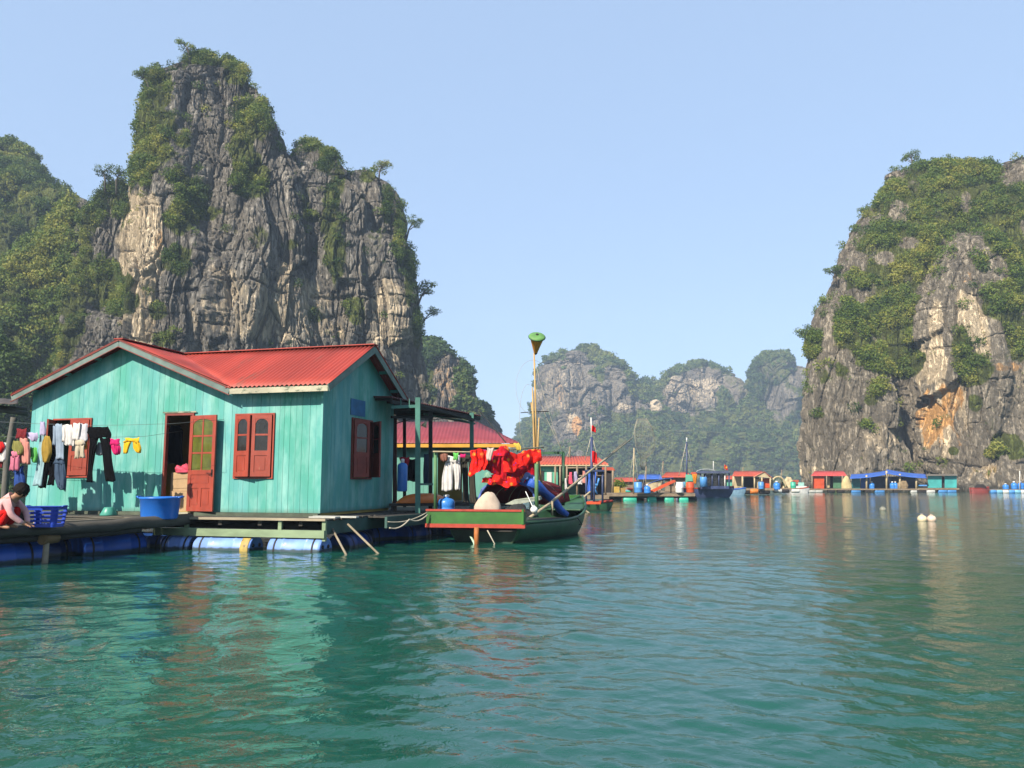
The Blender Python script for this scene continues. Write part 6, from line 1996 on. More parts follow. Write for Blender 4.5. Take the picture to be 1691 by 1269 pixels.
mb = MB(); mb.box(x0, x1 + 0.2, -0.9, 4.2, -0.14, -0.003); mb.build('deck', WOODD, S2)
# a spar that comes down across the roof
mb = MB(); q = P(790, 676, 22.2); mb.tube([(0, 0, 0), P(835, 731, 20.5) - q], 0.016, 6); o = mb.build('thin_spar', PORD); o.location = q; tag(o, 'thin dark spar from the porch roof corner down to the blanket rail', 'spar')
for k in range(4):
    q = Vector((P(640 + 55 * k, 850, 25.2).x, 25.4, 0.12))
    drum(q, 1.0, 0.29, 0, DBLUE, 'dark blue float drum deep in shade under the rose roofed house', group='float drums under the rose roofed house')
# ================================================================ the floating village further off
HDIR = {}                                  # each far thing faces the open water
def huta(name, label, cat, px, py, Y, rz=0.0, group=None):
    o = thing(name, P(px, py, Y), label, cat, rz, group)
    h = Vector((o.location.x, o.location.y, 0)).normalized()
    HDIR[o.name] = h
    return o, (lambda a, b, dy=0.0: P(a, b, Y) + h * dy - o.location)
FRED = mat('far red roof', (0.42, 0.075, 0.040), 0.6, 0.2, 1)
FORA = mat('orange red wall', (0.50, 0.065, 0.015), 0.6, 0.2, 1.5)
FBLU = mat('far blue tarp', (0.035, 0.11, 0.42), 0.6, 0.25, 1.2, bmp=0.3)
FBLU2 = mat('far blue drum', (0.07, 0.24, 0.55), 0.45, 0.2, 1)
FTEA = mat('far teal wall', (0.05, 0.33, 0.32), 0.6, 0.2, 1)
FGRN = mat('far green wall', (0.10, 0.36, 0.25), 0.6, 0.2, 1)
FTIM = mat('far timber', (0.20, 0.15, 0.10), 0.8, 0.3, 2)
FDRK = mat('far dark interior', (0.025, 0.02, 0.02), 0.9, 0.2, 2)  # shade inside the huts put into the colour; also plain dark floats
FWHI = mat('far white', (0.55, 0.55, 0.52), 0.6, 0.15, 2)
FTAN = mat('far tan sheet', (0.42, 0.34, 0.20), 0.7, 0.2, 1.5)
FNAV = mat('navy hull paint', (0.035, 0.05, 0.12), 0.45, 0.3, 2)
FTUR = mat('turquoise float', (0.04, 0.38, 0.26), 0.45, 0.2, 2)
def bxp(o, nm, m, pts, depth):
    mb = MB(); mb.prism(pts, HDIR.get(o.name, Vector((0, 1, 0))) * depth); return mb.build(nm, m, o)
def rect(f, x0, y0, x1, y1, dy=0.0): return [f(x0, y1, dy), f(x1, y1, dy), f(x1, y0, dy), f(x0, y0, dy)]
def rod(o, nm, m, pts, r_):
    mb = MB(); mb.tube(pts, r_, 6); return mb.build(nm, m, o)
def roof_gable(o, f, x0, x1, ytop, ybot, dep, m, inset=0.0, nm='roof', skew=0):
    """roof with its ridge along the picture: front and back slopes"""
    mb = MB()
    def fs(u, v):
        a = f(x0 + inset + (x1 - x0 - 2 * inset) * u + skew, ytop, dep / 2)
        b = f(x0 + (x1 - x0) * u, ybot, 0)
        p = a.lerp(b, v); p.z += 0.03 * math.cos(2 * math.pi * u * 22)
        return p
    mb.sheet(fs, 88, 3, 0.03)
    def bs(u, v):
        a = f(x0 + inset + (x1 - x0 - 2 * inset) * u + skew, ytop, dep / 2)
        b = f(x0 + (x1 - x0) * u, ybot, dep)
        return a.lerp(b, v)
    mb.sheet(bs, 20, 2, 0.03)
    return mb.build(nm, m, o)
def fdrum(o, c, L, r_, m):
    mb = MB(); mb.lathe([(0, -L / 2), (r_ * .85, -L / 2), (r_, -L / 2 + .06), (r_, L / 2 - .06), (r_ * .85, L / 2), (0, L / 2)], c, (1, 0, 0), 14, False); mb.build('float_drum', m, o)
def fthing(name, px, py, Y, label, cat, parts, group=None):
    o, f = huta(name, label, cat, px, py, Y, 0, group)
    return o, f

# ---- red roofed green house behind the boat
Y = 44.0
o, f = huta('red_roof_house', 'green walled floating house with wide red roof behind the bow of the green boat', 'house', 905, 816, Y)
roof_gable(o, f, 880, 1005, 752, 768, 5.0, FRED, 16)
bxp(o, 'eave_board', FTAN, rect(f, 880, 768, 1005, 770, -0.05), 0.06)
bxp(o, 'wall', FGRN, rect(f, 884, 770, 922, 818, 0.3), 3.5)
bxp(o, 'wall', mat('far shaded green wall', (0.05, 0.16, 0.12), 0.7), rect(f, 922.3, 770, 958, 818, 1.6), 2.2)  # porch shade put into a darker copy of the green
bxp(o, 'door', FWHI, rect(f, 903, 780, 911, 814, 0.24), 0.05)
bxp(o, 'window', FDRK, rect(f, 888, 778, 898, 796, 0.25), 0.05)
bxp(o, 'deck', FTIM, rect(f, 878, 818, 1004, 824, -0.8), 6)
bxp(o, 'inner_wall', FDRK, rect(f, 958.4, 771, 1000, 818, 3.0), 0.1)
for px in (917, 925, 936, 953, 968, 985, 1000): rod(o, 'post', FTIM, [f(px, 818, 0), f(px, 769, 0)], 0.06)
rod(o, 'porch_rail', FTIM, [f(936, 786, 0), f(1000, 786, 0)], 0.04)
rod(o, 'porch_rail', FTIM, [f(936, 773, 0), f(968, 773, 0)], 0.04)
for i, (px, w_, y0, y1, m) in enumerate(((940, 5, 780, 800, PINK), (948, 5, 779, 797, LAV), (955, 6, 790, 800, WHT), (962, 6, 778, 798, SAL), (932, 4, 790, 812, WHT))):
    lab = ['pink garment', 'lavender garment', 'small white garment', 'salmon garment', 'long white garment'][i] + ' drying on the porch of the far red roofed house'
    cloth('hanging_garment', [[(y0, px, px + w_), (y1, px - 1, px + w_ + 1)]], m, lab, 'garment', 'garments on the far porch', 0, (lambda a, b: P(a, b, Y - 0.2)), thick=0.1, fold=0.04, seed=i + 60)
cloth('blue_curtain', [[(780, 971, 984), (813, 970, 985)]], cm('bright blue curtain', (0.05, 0.13, 0.52)), 'bright blue curtain hanging at the right end of the far red roofed house', 'curtain', None, 0, (lambda a, b: P(a, b, Y - 0.3)), thick=0.12, fold=0.06, seed=70)
fd = thing('folding_chair', P(982, 815, 40), 'pale blue folding chair on the second boat below the blue curtain', 'chair')
for (a, b, c, d) in ((978, 816, 986, 800), (986, 816, 978, 800), (987, 800, 989, 790)): rod(fd, 'leg', FBLU2, [P(a, b, 40) - fd.location, P(c, d, 40) - fd.location], 0.05)
bxp(fd, 'seat', FBLU2, [P(x_, y_, 39.9) - fd.location for x_, y_ in ((977, 802), (987, 802), (987, 799), (977, 799))], 0.4)

def small_boat(name, label, x0, x1, yw, ysh, ybow, m, stripe, Y, flip=False, low=FDRK, cat='boat'):
    """double ended hull seen from the side; bow on the right unless flip"""
    o, f = huta(name, label, cat, (x0 + x1) / 2, yw, Y)
    o.location.z = 0.0
    f = lambda a, b, dy=0.0: P(a, b, Y + dy) - o.location
    Lx = f(x1, yw).x - f(x0, yw).x
    xa = f(x0, yw).x
    zs, zb = f(x0, ysh).z, f(x1, ybow).z
    bm = Lx * 0.14
    def hp(u, v, k=1.0):
        t_ = 1 - u if flip else u
        b_ = bm * (1 - max(0, (t_ - 0.4) / 0.6) ** 2.2) * (1 - 0.35 * max(0, (0.3 - t_) / 0.3) ** 2)
        sh = zs + (zb - zs) * max(0, (t_ - 0.3) / 0.7) ** 2
        kl = -0.35 + (zb * 0.75 + 0.3) * max(0, (t_ - 0.78) / 0.22) ** 2
        s_ = 2 * v - 1
        z = kl + (sh - kl) * (1 - math.cos(abs(s_) * math.pi / 2)) ** 0.8
        return Vector((xa + Lx * (u + (0.0 if flip else 0.0)), s_ / max(abs(s_), 1e-6) * b_ * math.sin(abs(s_) * math.pi / 2) ** 0.6 if abs(s_) > 1e-6 else 0, z))
    mb = MB(); mb.sheet(hp, 26, 16, 0.04); mb.build('hull', m, o)
    mb = MB(); mb.tube([hp(u, 0) + Vector((0, -0.03, -0.04)) for u in np.linspace(0, 1, 20)], 0.06, 6); mb.build('gunwale', stripe, o)
    mb = MB(); mb.tube([hp(u, 1) + Vector((0, 0.03, -0.04)) for u in np.linspace(0, 1, 20)], 0.06, 6); mb.build('gunwale', stripe, o)
    mb = MB(); mb.sheet(lambda u, v: hp(0.03 + 0.94 * u, 0.12).lerp(hp(0.03 + 0.94 * u, 0.88), v) + Vector((0, 0, -0.02)), 14, 3, 0.03); mb.build('deck', FTIM, o)
    return o, f
Y = 38.0
o, f = small_boat('second_boat', 'green wooden boat with orange stripe and small dark roof below the dark mast', 893, 1012, 845, 830, 826, DGREEN, TRIMR, Y)
bxp(o, 'cabin_roof', FNAV, rect(f, 966, 776, 998, 779, -0.8), 1.6)
for px in (968, 981, 995): rod(o, 'cabin_post', FNAV, [f(px, 831, -0.6), f(px, 778, -0.6)], 0.05)
for px in (968, 995): rod(o, 'cabin_post', FNAV, [f(px, 831, 0.6), f(px, 778, 0.6)], 0.05)
bxp(o, 'side_board', FORA, rect(f, 966, 829, 992, 833, -1.25), 0.05)
bxp(o, 'bow_box', GRNB, rect(f, 932, 818, 958, 830, -0.7), 1.2)
o = thing('mast', P(977, 826, 38), 'dark mast with pale tip and small red flags on the second boat', 'mast', 0, 'masts of the moored boats')
rod(o, 'pole', FNAV, [(0, 0, 0), P(977, 722, 38) - o.location], 0.07)
rod(o, 'pole_tip', FWHI, [P(977, 723, 37.98) - o.location, P(976, 690, 38) - o.location], 0.035)
for (a, b) in ((966, 760), (988, 760)): rod(o, 'stay', ROPE, [P(977, 718, 38) - o.location, P(a, b, 38) - o.location], 0.02)
rod(o, 'spreader', FTIM, [P(973, 704, 38) - o.location, P(981, 704, 38) - o.location], 0.03)
def flag(loc, w_, h_, label, star=True):
    fl = thing('red_flag', loc, label, 'flag')
    FR = cm('flag red', (0.52, 0.012, 0.012))
    mb = MB(); mb.sheet(lambda u, v: Vector((w_ * u * 0.75, -0.14 * math.sin(6 * u + 2 * v) * u, -h_ * v - 0.3 * w_ * u * u)), 16, 8, 0.015); mb.build('cloth', FR, fl)
    if star:
        pts = []
        for k in range(10):
            rr = (0.30 if k % 2 == 0 else 0.12) * h_
            a = math.pi / 2 + k * math.pi / 5
            pts.append(Vector((w_ * 0.36 + rr * math.cos(a), -0.20, -h_ * 0.58 + rr * math.sin(a))))
        mb = MB(); mb.prism(pts, (0, 0.02, 0)); mb.build('star', mat('flag yellow', (0.7, 0.45, 0.02)), fl)
    return fl
flag(P(977, 703, 37.95), 0.24, 0.28, 'small red flag near the pale tip of the dark mast', False)
flag(P(978, 745, 37.95), 0.28, 0.55, 'larger red flag lower down on the dark mast', False)
for i, (a, b, c, d) in enumerate(((950, 832, 985, 856), (944, 838, 975, 812), (930, 820, 968, 850))):
    o = thing('spar', P(a, b, 36), ['pale spar pointing down to the water off the second boat', 'pale spar slanting up across the second boat', 'dark spar crossing the bow of the second boat'][i], 'spar', 0, 'loose spars on the second boat')
    rod(o, 'cane', BAMG if i < 2 else FTIM, [(0, 0, 0), P(c, d, 36) - o.location], 0.045)

# ---- orange roofed hut and long raft with turquoise floats
Y = 58.0
o, f = huta('small_hut', 'little hut with flat orange roof beside the bright blue curtain', 'hut', 1000, 814, Y - 6)
bxp(o, 'roof', FRED, [P(*q, Y - 6) - o.location for q in ((990, 777), (1016, 777), (1012, 772), (994, 772))], 2.0)
bxp(o, 'wall', FDRK, rect(lambda a, b, dy=0: P(a, b, Y - 6 + dy) - o.location, 994, 778, 1010, 814, 0.2), 1.5)
for px in (993, 1012): rod(o, 'post', FTIM, [P(px, 814, Y - 6) - o.location, P(px, 777, Y - 6) - o.location], 0.07)
o, f = huta('long_raft', 'long low timber raft carried on turquoise floats in the middle of the bay', 'raft', 1070, 818, Y)
bxp(o, 'deck', FTIM, rect(f, 996, 815, 1148, 820, 0), 4)
bxp(o, 'edge_beam', WOODD, rect(f, 996, 820.3, 1148, 823, 0.2), 0.2)
for px in (1041, 1077, 1106, 1130): fdrum(o, Vector((f(px, 825).x, 0.35, 0.05 - o.location.z)), (22 if px < 1050 else 15) / 1315 * Y, 0.28, FTUR)
for px in (1058, 1092): fdrum(o, Vector((f(px, 825).x, 0.9, 0.05 - o.location.z)), 0.7, 0.28, FDRK)
for px in (1005, 1020, 1145): fdrum(o, Vector((f(px, 825).x, 0.6, 0.05 - o.location.z)), 0.7, 0.28, FDRK)
o = thing('planter_box', P(1020, 815, Y), 'yellow planter box with a bushy green shrub on the long raft', 'planter', 0, 'planters on the raft')
ff = lambda a, b, dy=0: P(a, b, Y + dy) - o.location
bxp(o, 'box', mat('yellow box', (0.40, 0.26, 0.05), 0.7), rect(ff, 1011, 804, 1023, 814, 0), 0.6)
cc = np.array([ff(1015 + 3 * i, 799 - 2 * (i % 2), 0.3) for i in range(4)], float)
leaf_cloud('shrub', cc, np.full(4, 0.32), np.full(4, 0.5), LEAF, 90, 0.10, 77, parent=o, kind=None)
o = thing('planter_box', P(1031, 815, Y), 'second planter, smaller, right of the yellow one', 'planter', 0, 'planters on the raft')
ff = lambda a, b, dy=0: P(a, b, Y + dy) - o.location
bxp(o, 'box', mat('brown box', (0.28, 0.17, 0.05), 0.7), rect(ff, 1025, 806, 1033, 814, 0), 0.5)
cc = np.array([ff(1026 + 3 * i, 802, 0.3) for i in range(3)], float)
leaf_cloud('shrub', cc, np.full(3, 0.22), np.full(3, 0.35), LEAF, 70, 0.09, 78, parent=o, kind=None)
o = thing('mast', P(1046, 815, Y), 'thin pale mast with slack stays standing on the long raft', 'mast', 0, 'masts of the moored boats')
rod(o, 'pole', BAMG, [(0, 0, 0), P(1047, 740, Y) - o.location], 0.055)
for a in (1038, 1055): rod(o, 'stay', ROPE, [P(1047, 745, Y) - o.location, P(a, 800, Y) - o.location], 0.015)
o = thing('tarp_shelter', P(1080, 815, Y), 'low blue tarpaulin shelter on the long raft', 'shelter')
ff = lambda a, b, dy=0: P(a, b, Y + dy) - o.location
mb = MB(); mb.sheet(lambda u, v: ff(1062 + 50 * u, 803 - 14 * u * (1 - 0.25 * v) - 3 * math.sin(math.pi * u), 0.5 + 2.4 * v), 20, 6, 0.03); mb.build('sheet', FBLU, o)
for a, b in ((1066, 804), (1085, 797), (1108, 790)): rod(o, 'post', FTIM, [ff(a, 815, 0.6), ff(a, b, 0.6)], 0.05)
o = thing('ramp_board', P(1095, 812, Y - 0.5), 'orange red board leaning as a ramp in front of the blue shelter', 'ramp')
mb = MB(); mb.prism([P(1078, 811, Y - .4) - o.location, P(1080, 813, Y - .4) - o.location, P(1116, 796, Y - .3) - o.location, P(1115, 793, Y - .3) - o.location], (0, 1.2, 0)); mb.build('board', FORA, o)
bottle(P(1069, 815, Y - 0.5), 0.24, 0.62, 'blue water drum standing on the raft left of the orange red ramp', 'water_drum', 'drum')
o = thing('red_boat', P(1040, 815, Y + 3), 'dark red little boat drawn up behind the planters', 'boat')
mb = MB()
mb.sheet(lambda u, v: P(1035 + 40 * u, 806 + 8 * (1 - (2 * u - 1) ** 2) * (1 - abs(2 * v - 1)), Y + 3) - o.location + Vector((0, (2 * v - 1) * 0.7 * (1 - (2 * u - 1) ** 4), 0)), 16, 8, 0.05); mb.build('hull', mat('dark red hull', (0.20, 0.03, 0.025), 0.5), o)
Yq = 74.0
o, f = huta('far_hut', 'red roofed hut half hidden behind the blue tarpaulin shelter', 'hut', 1118, 812, Yq)
roof_gable(o, f, 1092, 1143, 780, 789, 4, FRED, 8)
bxp(o, 'wall', FTIM, rect(f, 1098, 789.5, 1138, 812, 0.4), 3)
bxp(o, 'window', FDRK, rect(f, 1104, 794, 1112, 802, 0.34), 0.05)
bxp(o, 'deck', FTIM, rect(f, 1090, 812.5, 1145, 815, -0.5), 5)

# ---- navy cabin boat
Y = 69.0
o, f = small_boat('cabin_boat', 'navy hulled cabin boat with glazed cabin and white domed roof', 1118, 1212, 823, 806, 803, FNAV, TRIMR, Y)
bxp(o, 'cabin', FNAV, rect(f, 1157, 803, 1204, 808, -1.2), 2.4)
bxp(o, 'cabin_roof', mat('navy roof', (0.06, 0.075, 0.13), 0.5), [f(1150, 782, -1.4), f(1207, 782, -1.4), f(1203, 778, -1.4), f(1152, 778, -1.4)], 2.8)
bxp(o, 'cabin_window', GLASS, rect(f, 1162, 783, 1198, 803, -1.0), 2.0)
for px in (1157, 1165, 1176, 1187, 1197, 1204): rod(o, 'cabin_post', FWHI if px in (1197,) else FNAV, [f(px, 806, -1.15), f(px, 781, -1.15)], 0.06)
mb = MB(); mb.sheet(lambda u, v: f(1149 + 34 * u, 780 - 5.5 * math.sin(math.pi * min(1, u * 1.0)) ** 0.5, -1.0 + 2.0 * v), 16, 4, 0.04); mb.build('domed_roof', mat('grey white dome', (0.42, 0.44, 0.46), 0.5), o)
bxp(o, 'locker', FGRN, rect(f, 1132, 784, 1144, 806, -0.8), 1.4)
mb = MB(); mb.lathe([(0, 0), (0.30, 0), (0.30, 0.75), (0.27, 0.8), (0, 0.8)], f(1162, 804, -1.7), (0, 0, 1), 14, False); mb.build('deck_drum', FBLU2, o)
bxp(o, 'red_awning', FRED, [f(1140, 783, -0.9), f(1156, 784, -0.9), f(1154, 780, -0.9), f(1142, 780, -0.9)], 1.6)
cloth('orange_cloth', [[(783, 1143, 1151), (799, 1145, 1150)]], ORA, 'orange cloth hung in front of the cabin of the navy boat', 'cloth', None, 0, (lambda a, b: P(a, b, Y - 1.6)), thick=0.12, fold=0.06, seed=80)
cloth('light_blue_cloth', [[(796, 1120, 1131), (805, 1119, 1132)]], cm('sky blue cloth', (0.10, 0.28, 0.45)), 'sky blue cloth hung at the stern of the navy boat', 'cloth', None, 0, (lambda a, b: P(a, b, Y - 1.2)), thick=0.12, fold=0.06, seed=81)
o = thing('mast', P(1134, 806, Y), 'black mast with pale tip standing at the stern of the navy boat', 'mast', 0, 'masts of the moored boats')
rod(o, 'pole', FNAV, [(0, 0, 0), P(1134, 730, Y) - o.location], 0.075)
rod(o, 'pole_tip', FWHI, [P(1134, 731, Y - .02) - o.location, P(1134, 723, Y) - o.location], 0.05)
rod(o, 'stay', ROPE, [P(1134, 728, Y) - o.location, P(1121, 786, Y) - o.location], 0.03)
for yy in (748, 761, 776): rod(o, 'spreader', FTIM, [P(1130, yy, Y) - o.location, P(1143, yy, Y) - o.location], 0.018)
rod(o, 'stay', ROPE, [P(1134, 735, Y) - o.location, P(1145, 782, Y) - o.location], 0.012)
o = thing('flag_pole', P(1178, 779, Y), 'short white pole on the cabin roof of the navy boat', 'pole'); rod(o, 'pole', FWHI, [(0, 0, 0), P(1178, 762, Y) - o.location], 0.035)
flag(P(1196, 768, Y + 4), 0.36, 0.40, 'small red flag flying behind the navy cabin boat')
o = thing('flag_staff', P(1200, 790, Y + 4), 'slim staff carrying the small red flag behind the navy boat', 'staff'); rod(o, 'pole', FTIM, [(0, 0, 0), P(1196, 766, Y + 4) - o.location], 0.03)

# ---- red roofed open house and its neighbours
Y = 86.0
o, f = huta('open_house', 'open sided floating house with bright red roof right of the navy boat', 'house', 1240, 808, Y)
roof_gable(o, f, 1209, 1262, 778, 787, 4.5, FRED, 3)
mb = MB(); mb.prism([f(1246, 787, -0.3), f(1272, 790, -0.3), f(1262, 779, -0.3)], (0, 0.1, 0)); mb.build('gable', FTAN, o)
mb = MB(); mb.sheet(lambda u, v: f(1245 + 17 * u, 788 - 9 * u, -0.4 + 4.5 * v), 8, 4, 0.05); mb.sheet(lambda u, v: f(1262 + 14 * u, 779 + 11 * u, -0.4 + 4.5 * v), 8, 4, 0.05); mb.build('porch_roof', FRED, o)
bxp(o, 'wall', FORA, rect(f, 1255, 790, 1272, 806, 0.4), 3)
bxp(o, 'wall', FTAN, rect(f, 1212, 788, 1227, 806, 1.2), 2)
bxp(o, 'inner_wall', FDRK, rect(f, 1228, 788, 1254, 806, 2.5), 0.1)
bxp(o, 'door', FTAN, rect(f, 1249, 791, 1256, 806, 0.2), 0.1)
bxp(o, 'deck', FTIM, rect(f, 1206, 806.5, 1278, 810, -1), 6)
for px in (1211, 1226, 1246, 1258, 1272): rod(o, 'post', FTAN, [f(px, 807, -0.2), f(px, 787, -0.2)], 0.09)
for px in (1216, 1232, 1262): fdrum(o, f(px, 812, -0.6), 1.1, 0.28, FDRK)
fdrum(o, f(1245, 811.5, -0.9), 0.8, 0.28, mat('orange float', (0.55, 0.16, 0.02), 0.5))
o, f = huta('round_shelter', 'green round topped shelter right of the bright red roofed house', 'shelter', 1285, 808, Y + 2)
mb = MB()
mb.sheet(lambda u, v: f(1285 - 11 * math.cos(math.pi * u), 806 - 16 * math.sin(math.pi * u), 3.0 * v), 16, 3, 0.05); mb.build('cover', mat('green cover', (0.06, 0.13, 0.06), 0.7, 0.3, 1), o)
mb = MB(); mb.tube([f(1285 - 12.5 * math.cos(math.pi * u), 805 - 17.5 * math.sin(math.pi * u), -0.05) for u in np.linspace(0, 1, 14)], 0.09, 6); mb.build('hoop', FTAN, o)
bxp(o, 'deck', FTIM, rect(f, 1272, 806.5, 1320, 809, -0.5), 4)
for px in (1284, 1296, 1313): fdrum(o, f(px, 810.5, -0.3), 0.9, 0.25, FWHI if px != 1296 else FDRK)
bottle(P(1283, 809, Y - 0.5), 0.35, 0.9, 'bright blue drum in front of the green round shelter', 'water_drum', 'drum')
q = P(1303, 806.5, Y + 3); crumple('tan_sheet_pile', q, 0.75, 0.5, 0.95, FTAN, 'tan covered heap on the raft right of the green shelter', 'heap', 14)
o, f = huta('far_raft', 'tiny far raft with white floats in front of the right hand cliff edge', 'raft', 1324, 808, 100)
bxp(o, 'deck', FWHI, rect(f, 1312, 803, 1332, 806, 0), 3)
bxp(o, 'cabin', mat('pale turquoise', (0.25, 0.45, 0.40), 0.6), rect(f, 1318, 797, 1328, 803, 0.5), 1.5)
bxp(o, 'red_roof', FRED, rect(f, 1310, 793, 1319, 796, 1.0), 1.5)
for px in (1316, 1330): fdrum(o, f(px, 808, 0), 0.9, 0.22, FWHI)

# ---- the row of shacks under the right hand cliff
Y = 104.0
o, f = huta('orange_shack', 'orange red walled shack with red roof below the right hand cliff', 'shack', 1368, 808, Y)
roof_gable(o, f, 1339, 1399, 778, 786.5, 5, mat('coral roof', (0.46, 0.065, 0.060), 0.6, 0.2, 1), 6)
bxp(o, 'wall', FORA, rect(f, 1340, 787, 1361, 807, 0.4), 3.5)
bxp(o, 'wall', mat('sea green wall', (0.06, 0.16, 0.09), 0.7), rect(f, 1376, 788, 1391, 807, 1.0), 2.5)
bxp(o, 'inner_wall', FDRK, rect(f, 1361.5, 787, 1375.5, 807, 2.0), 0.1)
bxp(o, 'curtain', FTAN, rect(f, 1366, 788, 1371, 806, 1.4), 0.1)
bxp(o, 'deck', FTIM, rect(f, 1336, 807.3, 1405, 809.5, -1), 6)
for px in (1341, 1365, 1391, 1398): rod(o, 'post', FTIM, [f(px, 808, 0), f(px, 786, 0)], 0.09)
for px in (1341, 1352, 1372, 1388): fdrum(o, f(px, 811, -0.7), 0.9, 0.24, FDRK if px > 1360 else FWHI)
q = P(1398, 807, Y - 0.5); crumple('yellow_bundle', q, 0.62, 0.45, 1.55, mat('straw yellow cover', (0.45, 0.36, 0.18), 0.8, 0.2, 2), 'straw yellow covered bundle between the orange shack and the blue shelter', 'bundle', 15, lob=0.12)
o, f = huta('blue_shelter', 'wide shelter under two sagging blue tarpaulins below the right hand cliff', 'shelter', 1465, 808, Y)
for (xa, ya, xb, yb) in ((1404, 790.5, 1463, 784), (1464, 782, 1530, 790)):
    mb = MB()
    mb.sheet(lambda u, v: f(xa + (xb - xa) * u, ya + (yb - ya) * u + 1.5 * math.sin(math.pi * u) - 7.5 * v, -0.8 + 4.0 * v), 24, 6, 0.04); mb.build('tarpaulin', FBLU, o)
bxp(o, 'side_curtain', mat('teal curtain', (0.03, 0.16, 0.17), 0.7), rect(f, 1406, 790, 1420, 807, 0.6), 0.2)
bxp(o, 'side_curtain', mat('blue curtain', (0.03, 0.10, 0.32), 0.7), rect(f, 1421, 788, 1436, 807, 1.0), 0.2)
bxp(o, 'inner_wall', FNAV, rect(f, 1437, 787, 1516, 807, 3.2), 0.1)
bxp(o, 'deck', FTIM, rect(f, 1400, 807.3, 1532, 809.5, -1), 6)
for px, yt in ((1431, 785), (1464, 778), (1486, 783), (1513, 788)): rod(o, 'post', FTAN, [f(px, 808, -0.2), f(px, yt, -0.2)], 0.12)
for px, m in ((1413, FBLU2), (1452, FBLU2), (1433, FDRK), (1480, FDRK), (1508, FWHI)): fdrum(o, f(px, 811.5, -0.7), 1.2 if m is FBLU2 else 0.8, 0.24, m)
for i, px in enumerate((1440, 1474, 1479)):
    bottle(P(px, 808, Y + 0.3), 0.33, 0.95, ['blue drum left of the middle post of the blue shelter', 'blue drum just right of the middle post of the blue shelter', 'blue drum at the right of a pair under the blue shelter'][i], 'water_drum', 'drum')
q = P(1492, 807, Y); crumple('brown_heap', q, 0.6, 0.5, 0.9, mat('brown heap', (0.22, 0.16, 0.09), 0.9, 0.3, 2), 'brown heap of gear under the right hand blue tarpaulin', 'heap', 16)
o, f = huta('teal_shack', 'small bright teal shack at the right end of the row below the cliff', 'shack', 1557, 808, Y)
bxp(o, 'wall', FTEA, rect(f, 1532, 786, 1555, 806, 0.4), 3)
bxp(o, 'wall', FTEA, rect(f, 1560, 786, 1580, 806, 0.4), 3)
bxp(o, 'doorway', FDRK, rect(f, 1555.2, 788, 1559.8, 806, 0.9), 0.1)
bxp(o, 'roof', mat('weathered tin', (0.16, 0.14, 0.12), 0.6), [f(1529, 786, -0.2), f(1582, 786, -0.2), f(1580, 783.5, -0.2), f(1531, 783.5, -0.2)], 4)
bxp(o, 'deck', FTIM, rect(f, 1516, 806.3, 1584, 809, -1), 6)
bxp(o, 'rail', FBLU2, rect(f, 1517, 801, 1531, 803, 0), 0.1)
for px, m in ((1536, FWHI), (1522, FDRK), (1556, FBLU2), (1571, FBLU2)): fdrum(o, f(px, 811.5, -0.7), 1.1, 0.25, m)
Y = 98.0
o, f = small_boat('red_boat', 'small dark red boat by the shore rocks below the right hand cliff', 1603, 1634, 814, 806, 804, mat('faded red hull', (0.24, 0.05, 0.045), 0.6), TRIMR, Y)
bxp(o, 'canopy', FDRK, [f(1609, 806, -0.4), f(1630, 806, -0.4), f(1624, 800, -0.4), f(1613, 800, -0.4)], 0.8)
o, f = huta('drum_raft', 'low raft loaded with blue and white drums at the right edge of the photo', 'raft', 1665, 811, 96)
bxp(o, 'deck', FTIM, rect(f, 1634, 808.5, 1720, 810.5, 0), 3)
for k, px in enumerate((1640, 1650, 1660, 1670, 1680, 1690, 1700, 1710)): fdrum(o, f(px, 812.5, 0.1), 0.66, 0.24, (FBLU2, mat('pale blue float', (0.16, 0.38, 0.52), 0.5), FWHI)[k % 3])
for i, (px, m_) in enumerate(((1661, 0), (1675, 1), (1686, 2), (1695, 1))):
    b_ = bottle(P(px, 808.5, 97), 0.34, 0.95 if i else 0.7, ['short white lidded drum on the right edge raft', 'tall blue drum on the raft, left of the white pole', 'drum standing beside the white pole on the right edge raft', 'blue drum at the very right edge of the raft'][i], 'water_drum', 'drum')
o = thing('mooring_pole', P(1684, 809, 96), 'slim white pole standing on the drum raft at the right edge', 'pole'); rod(o, 'pole', FWHI, [(0, 0, 0), P(1684, 778, 96) - o.location], 0.05)

# ---- more of the crowded middle of the village
for i, (xa, xb, yt, ye, Y_, mr, mw, lab) in enumerate((
        (1012, 1052, 789, 796, 96, FRED, FTIM, 'low red roofed far hut behind the thin pale mast'),
        (1052, 1094, 784, 792, 92, FBLU, FTAN, 'far hut with a blue roof behind the blue tarpaulin shelter'),
        (1186, 1212, 786, 792, 96, FRED, FGRN, 'tiny red roofed green hut behind the bow of the navy boat'),
        (1296, 1322, 796, 800, 112, mat('rust roof', (0.26, 0.10, 0.06), 0.8), FWHI, 'tiny white far hut with rusty roof left of the cliff edge'))):
    o, f = huta('far_hut', lab, 'hut', (xa + xb) / 2, 811, Y_)
    roof_gable(o, f, xa, xb, yt, ye, 3.5, mr, 3)
    bxp(o, 'wall', mw, rect(f, xa + 3, ye + .4, xb - 3, 810, 0.4), 2.5)
    bxp(o, 'doorway', FDRK, rect(f, xa + 8, ye + 3, xa + 14, 810, 0.34), 0.05)  # dark slab on the wall stands for the shade in the opening
    bxp(o, 'deck', FTIM, rect(f, xa - 4, 810.3, xb + 4, 812, -0.6), 4)
    for px in (xa + 2, xb - 2): rod(o, 'post', FTIM, [f(px, 810, -0.2), f(px, ye, -0.2)], 0.07)
    for px in np.linspace(xa, xb, 3): fdrum(o, f(px, 812.6, -0.4), 0.9, 0.22, (FBLU2, FDRK, FWHI)[i % 3])
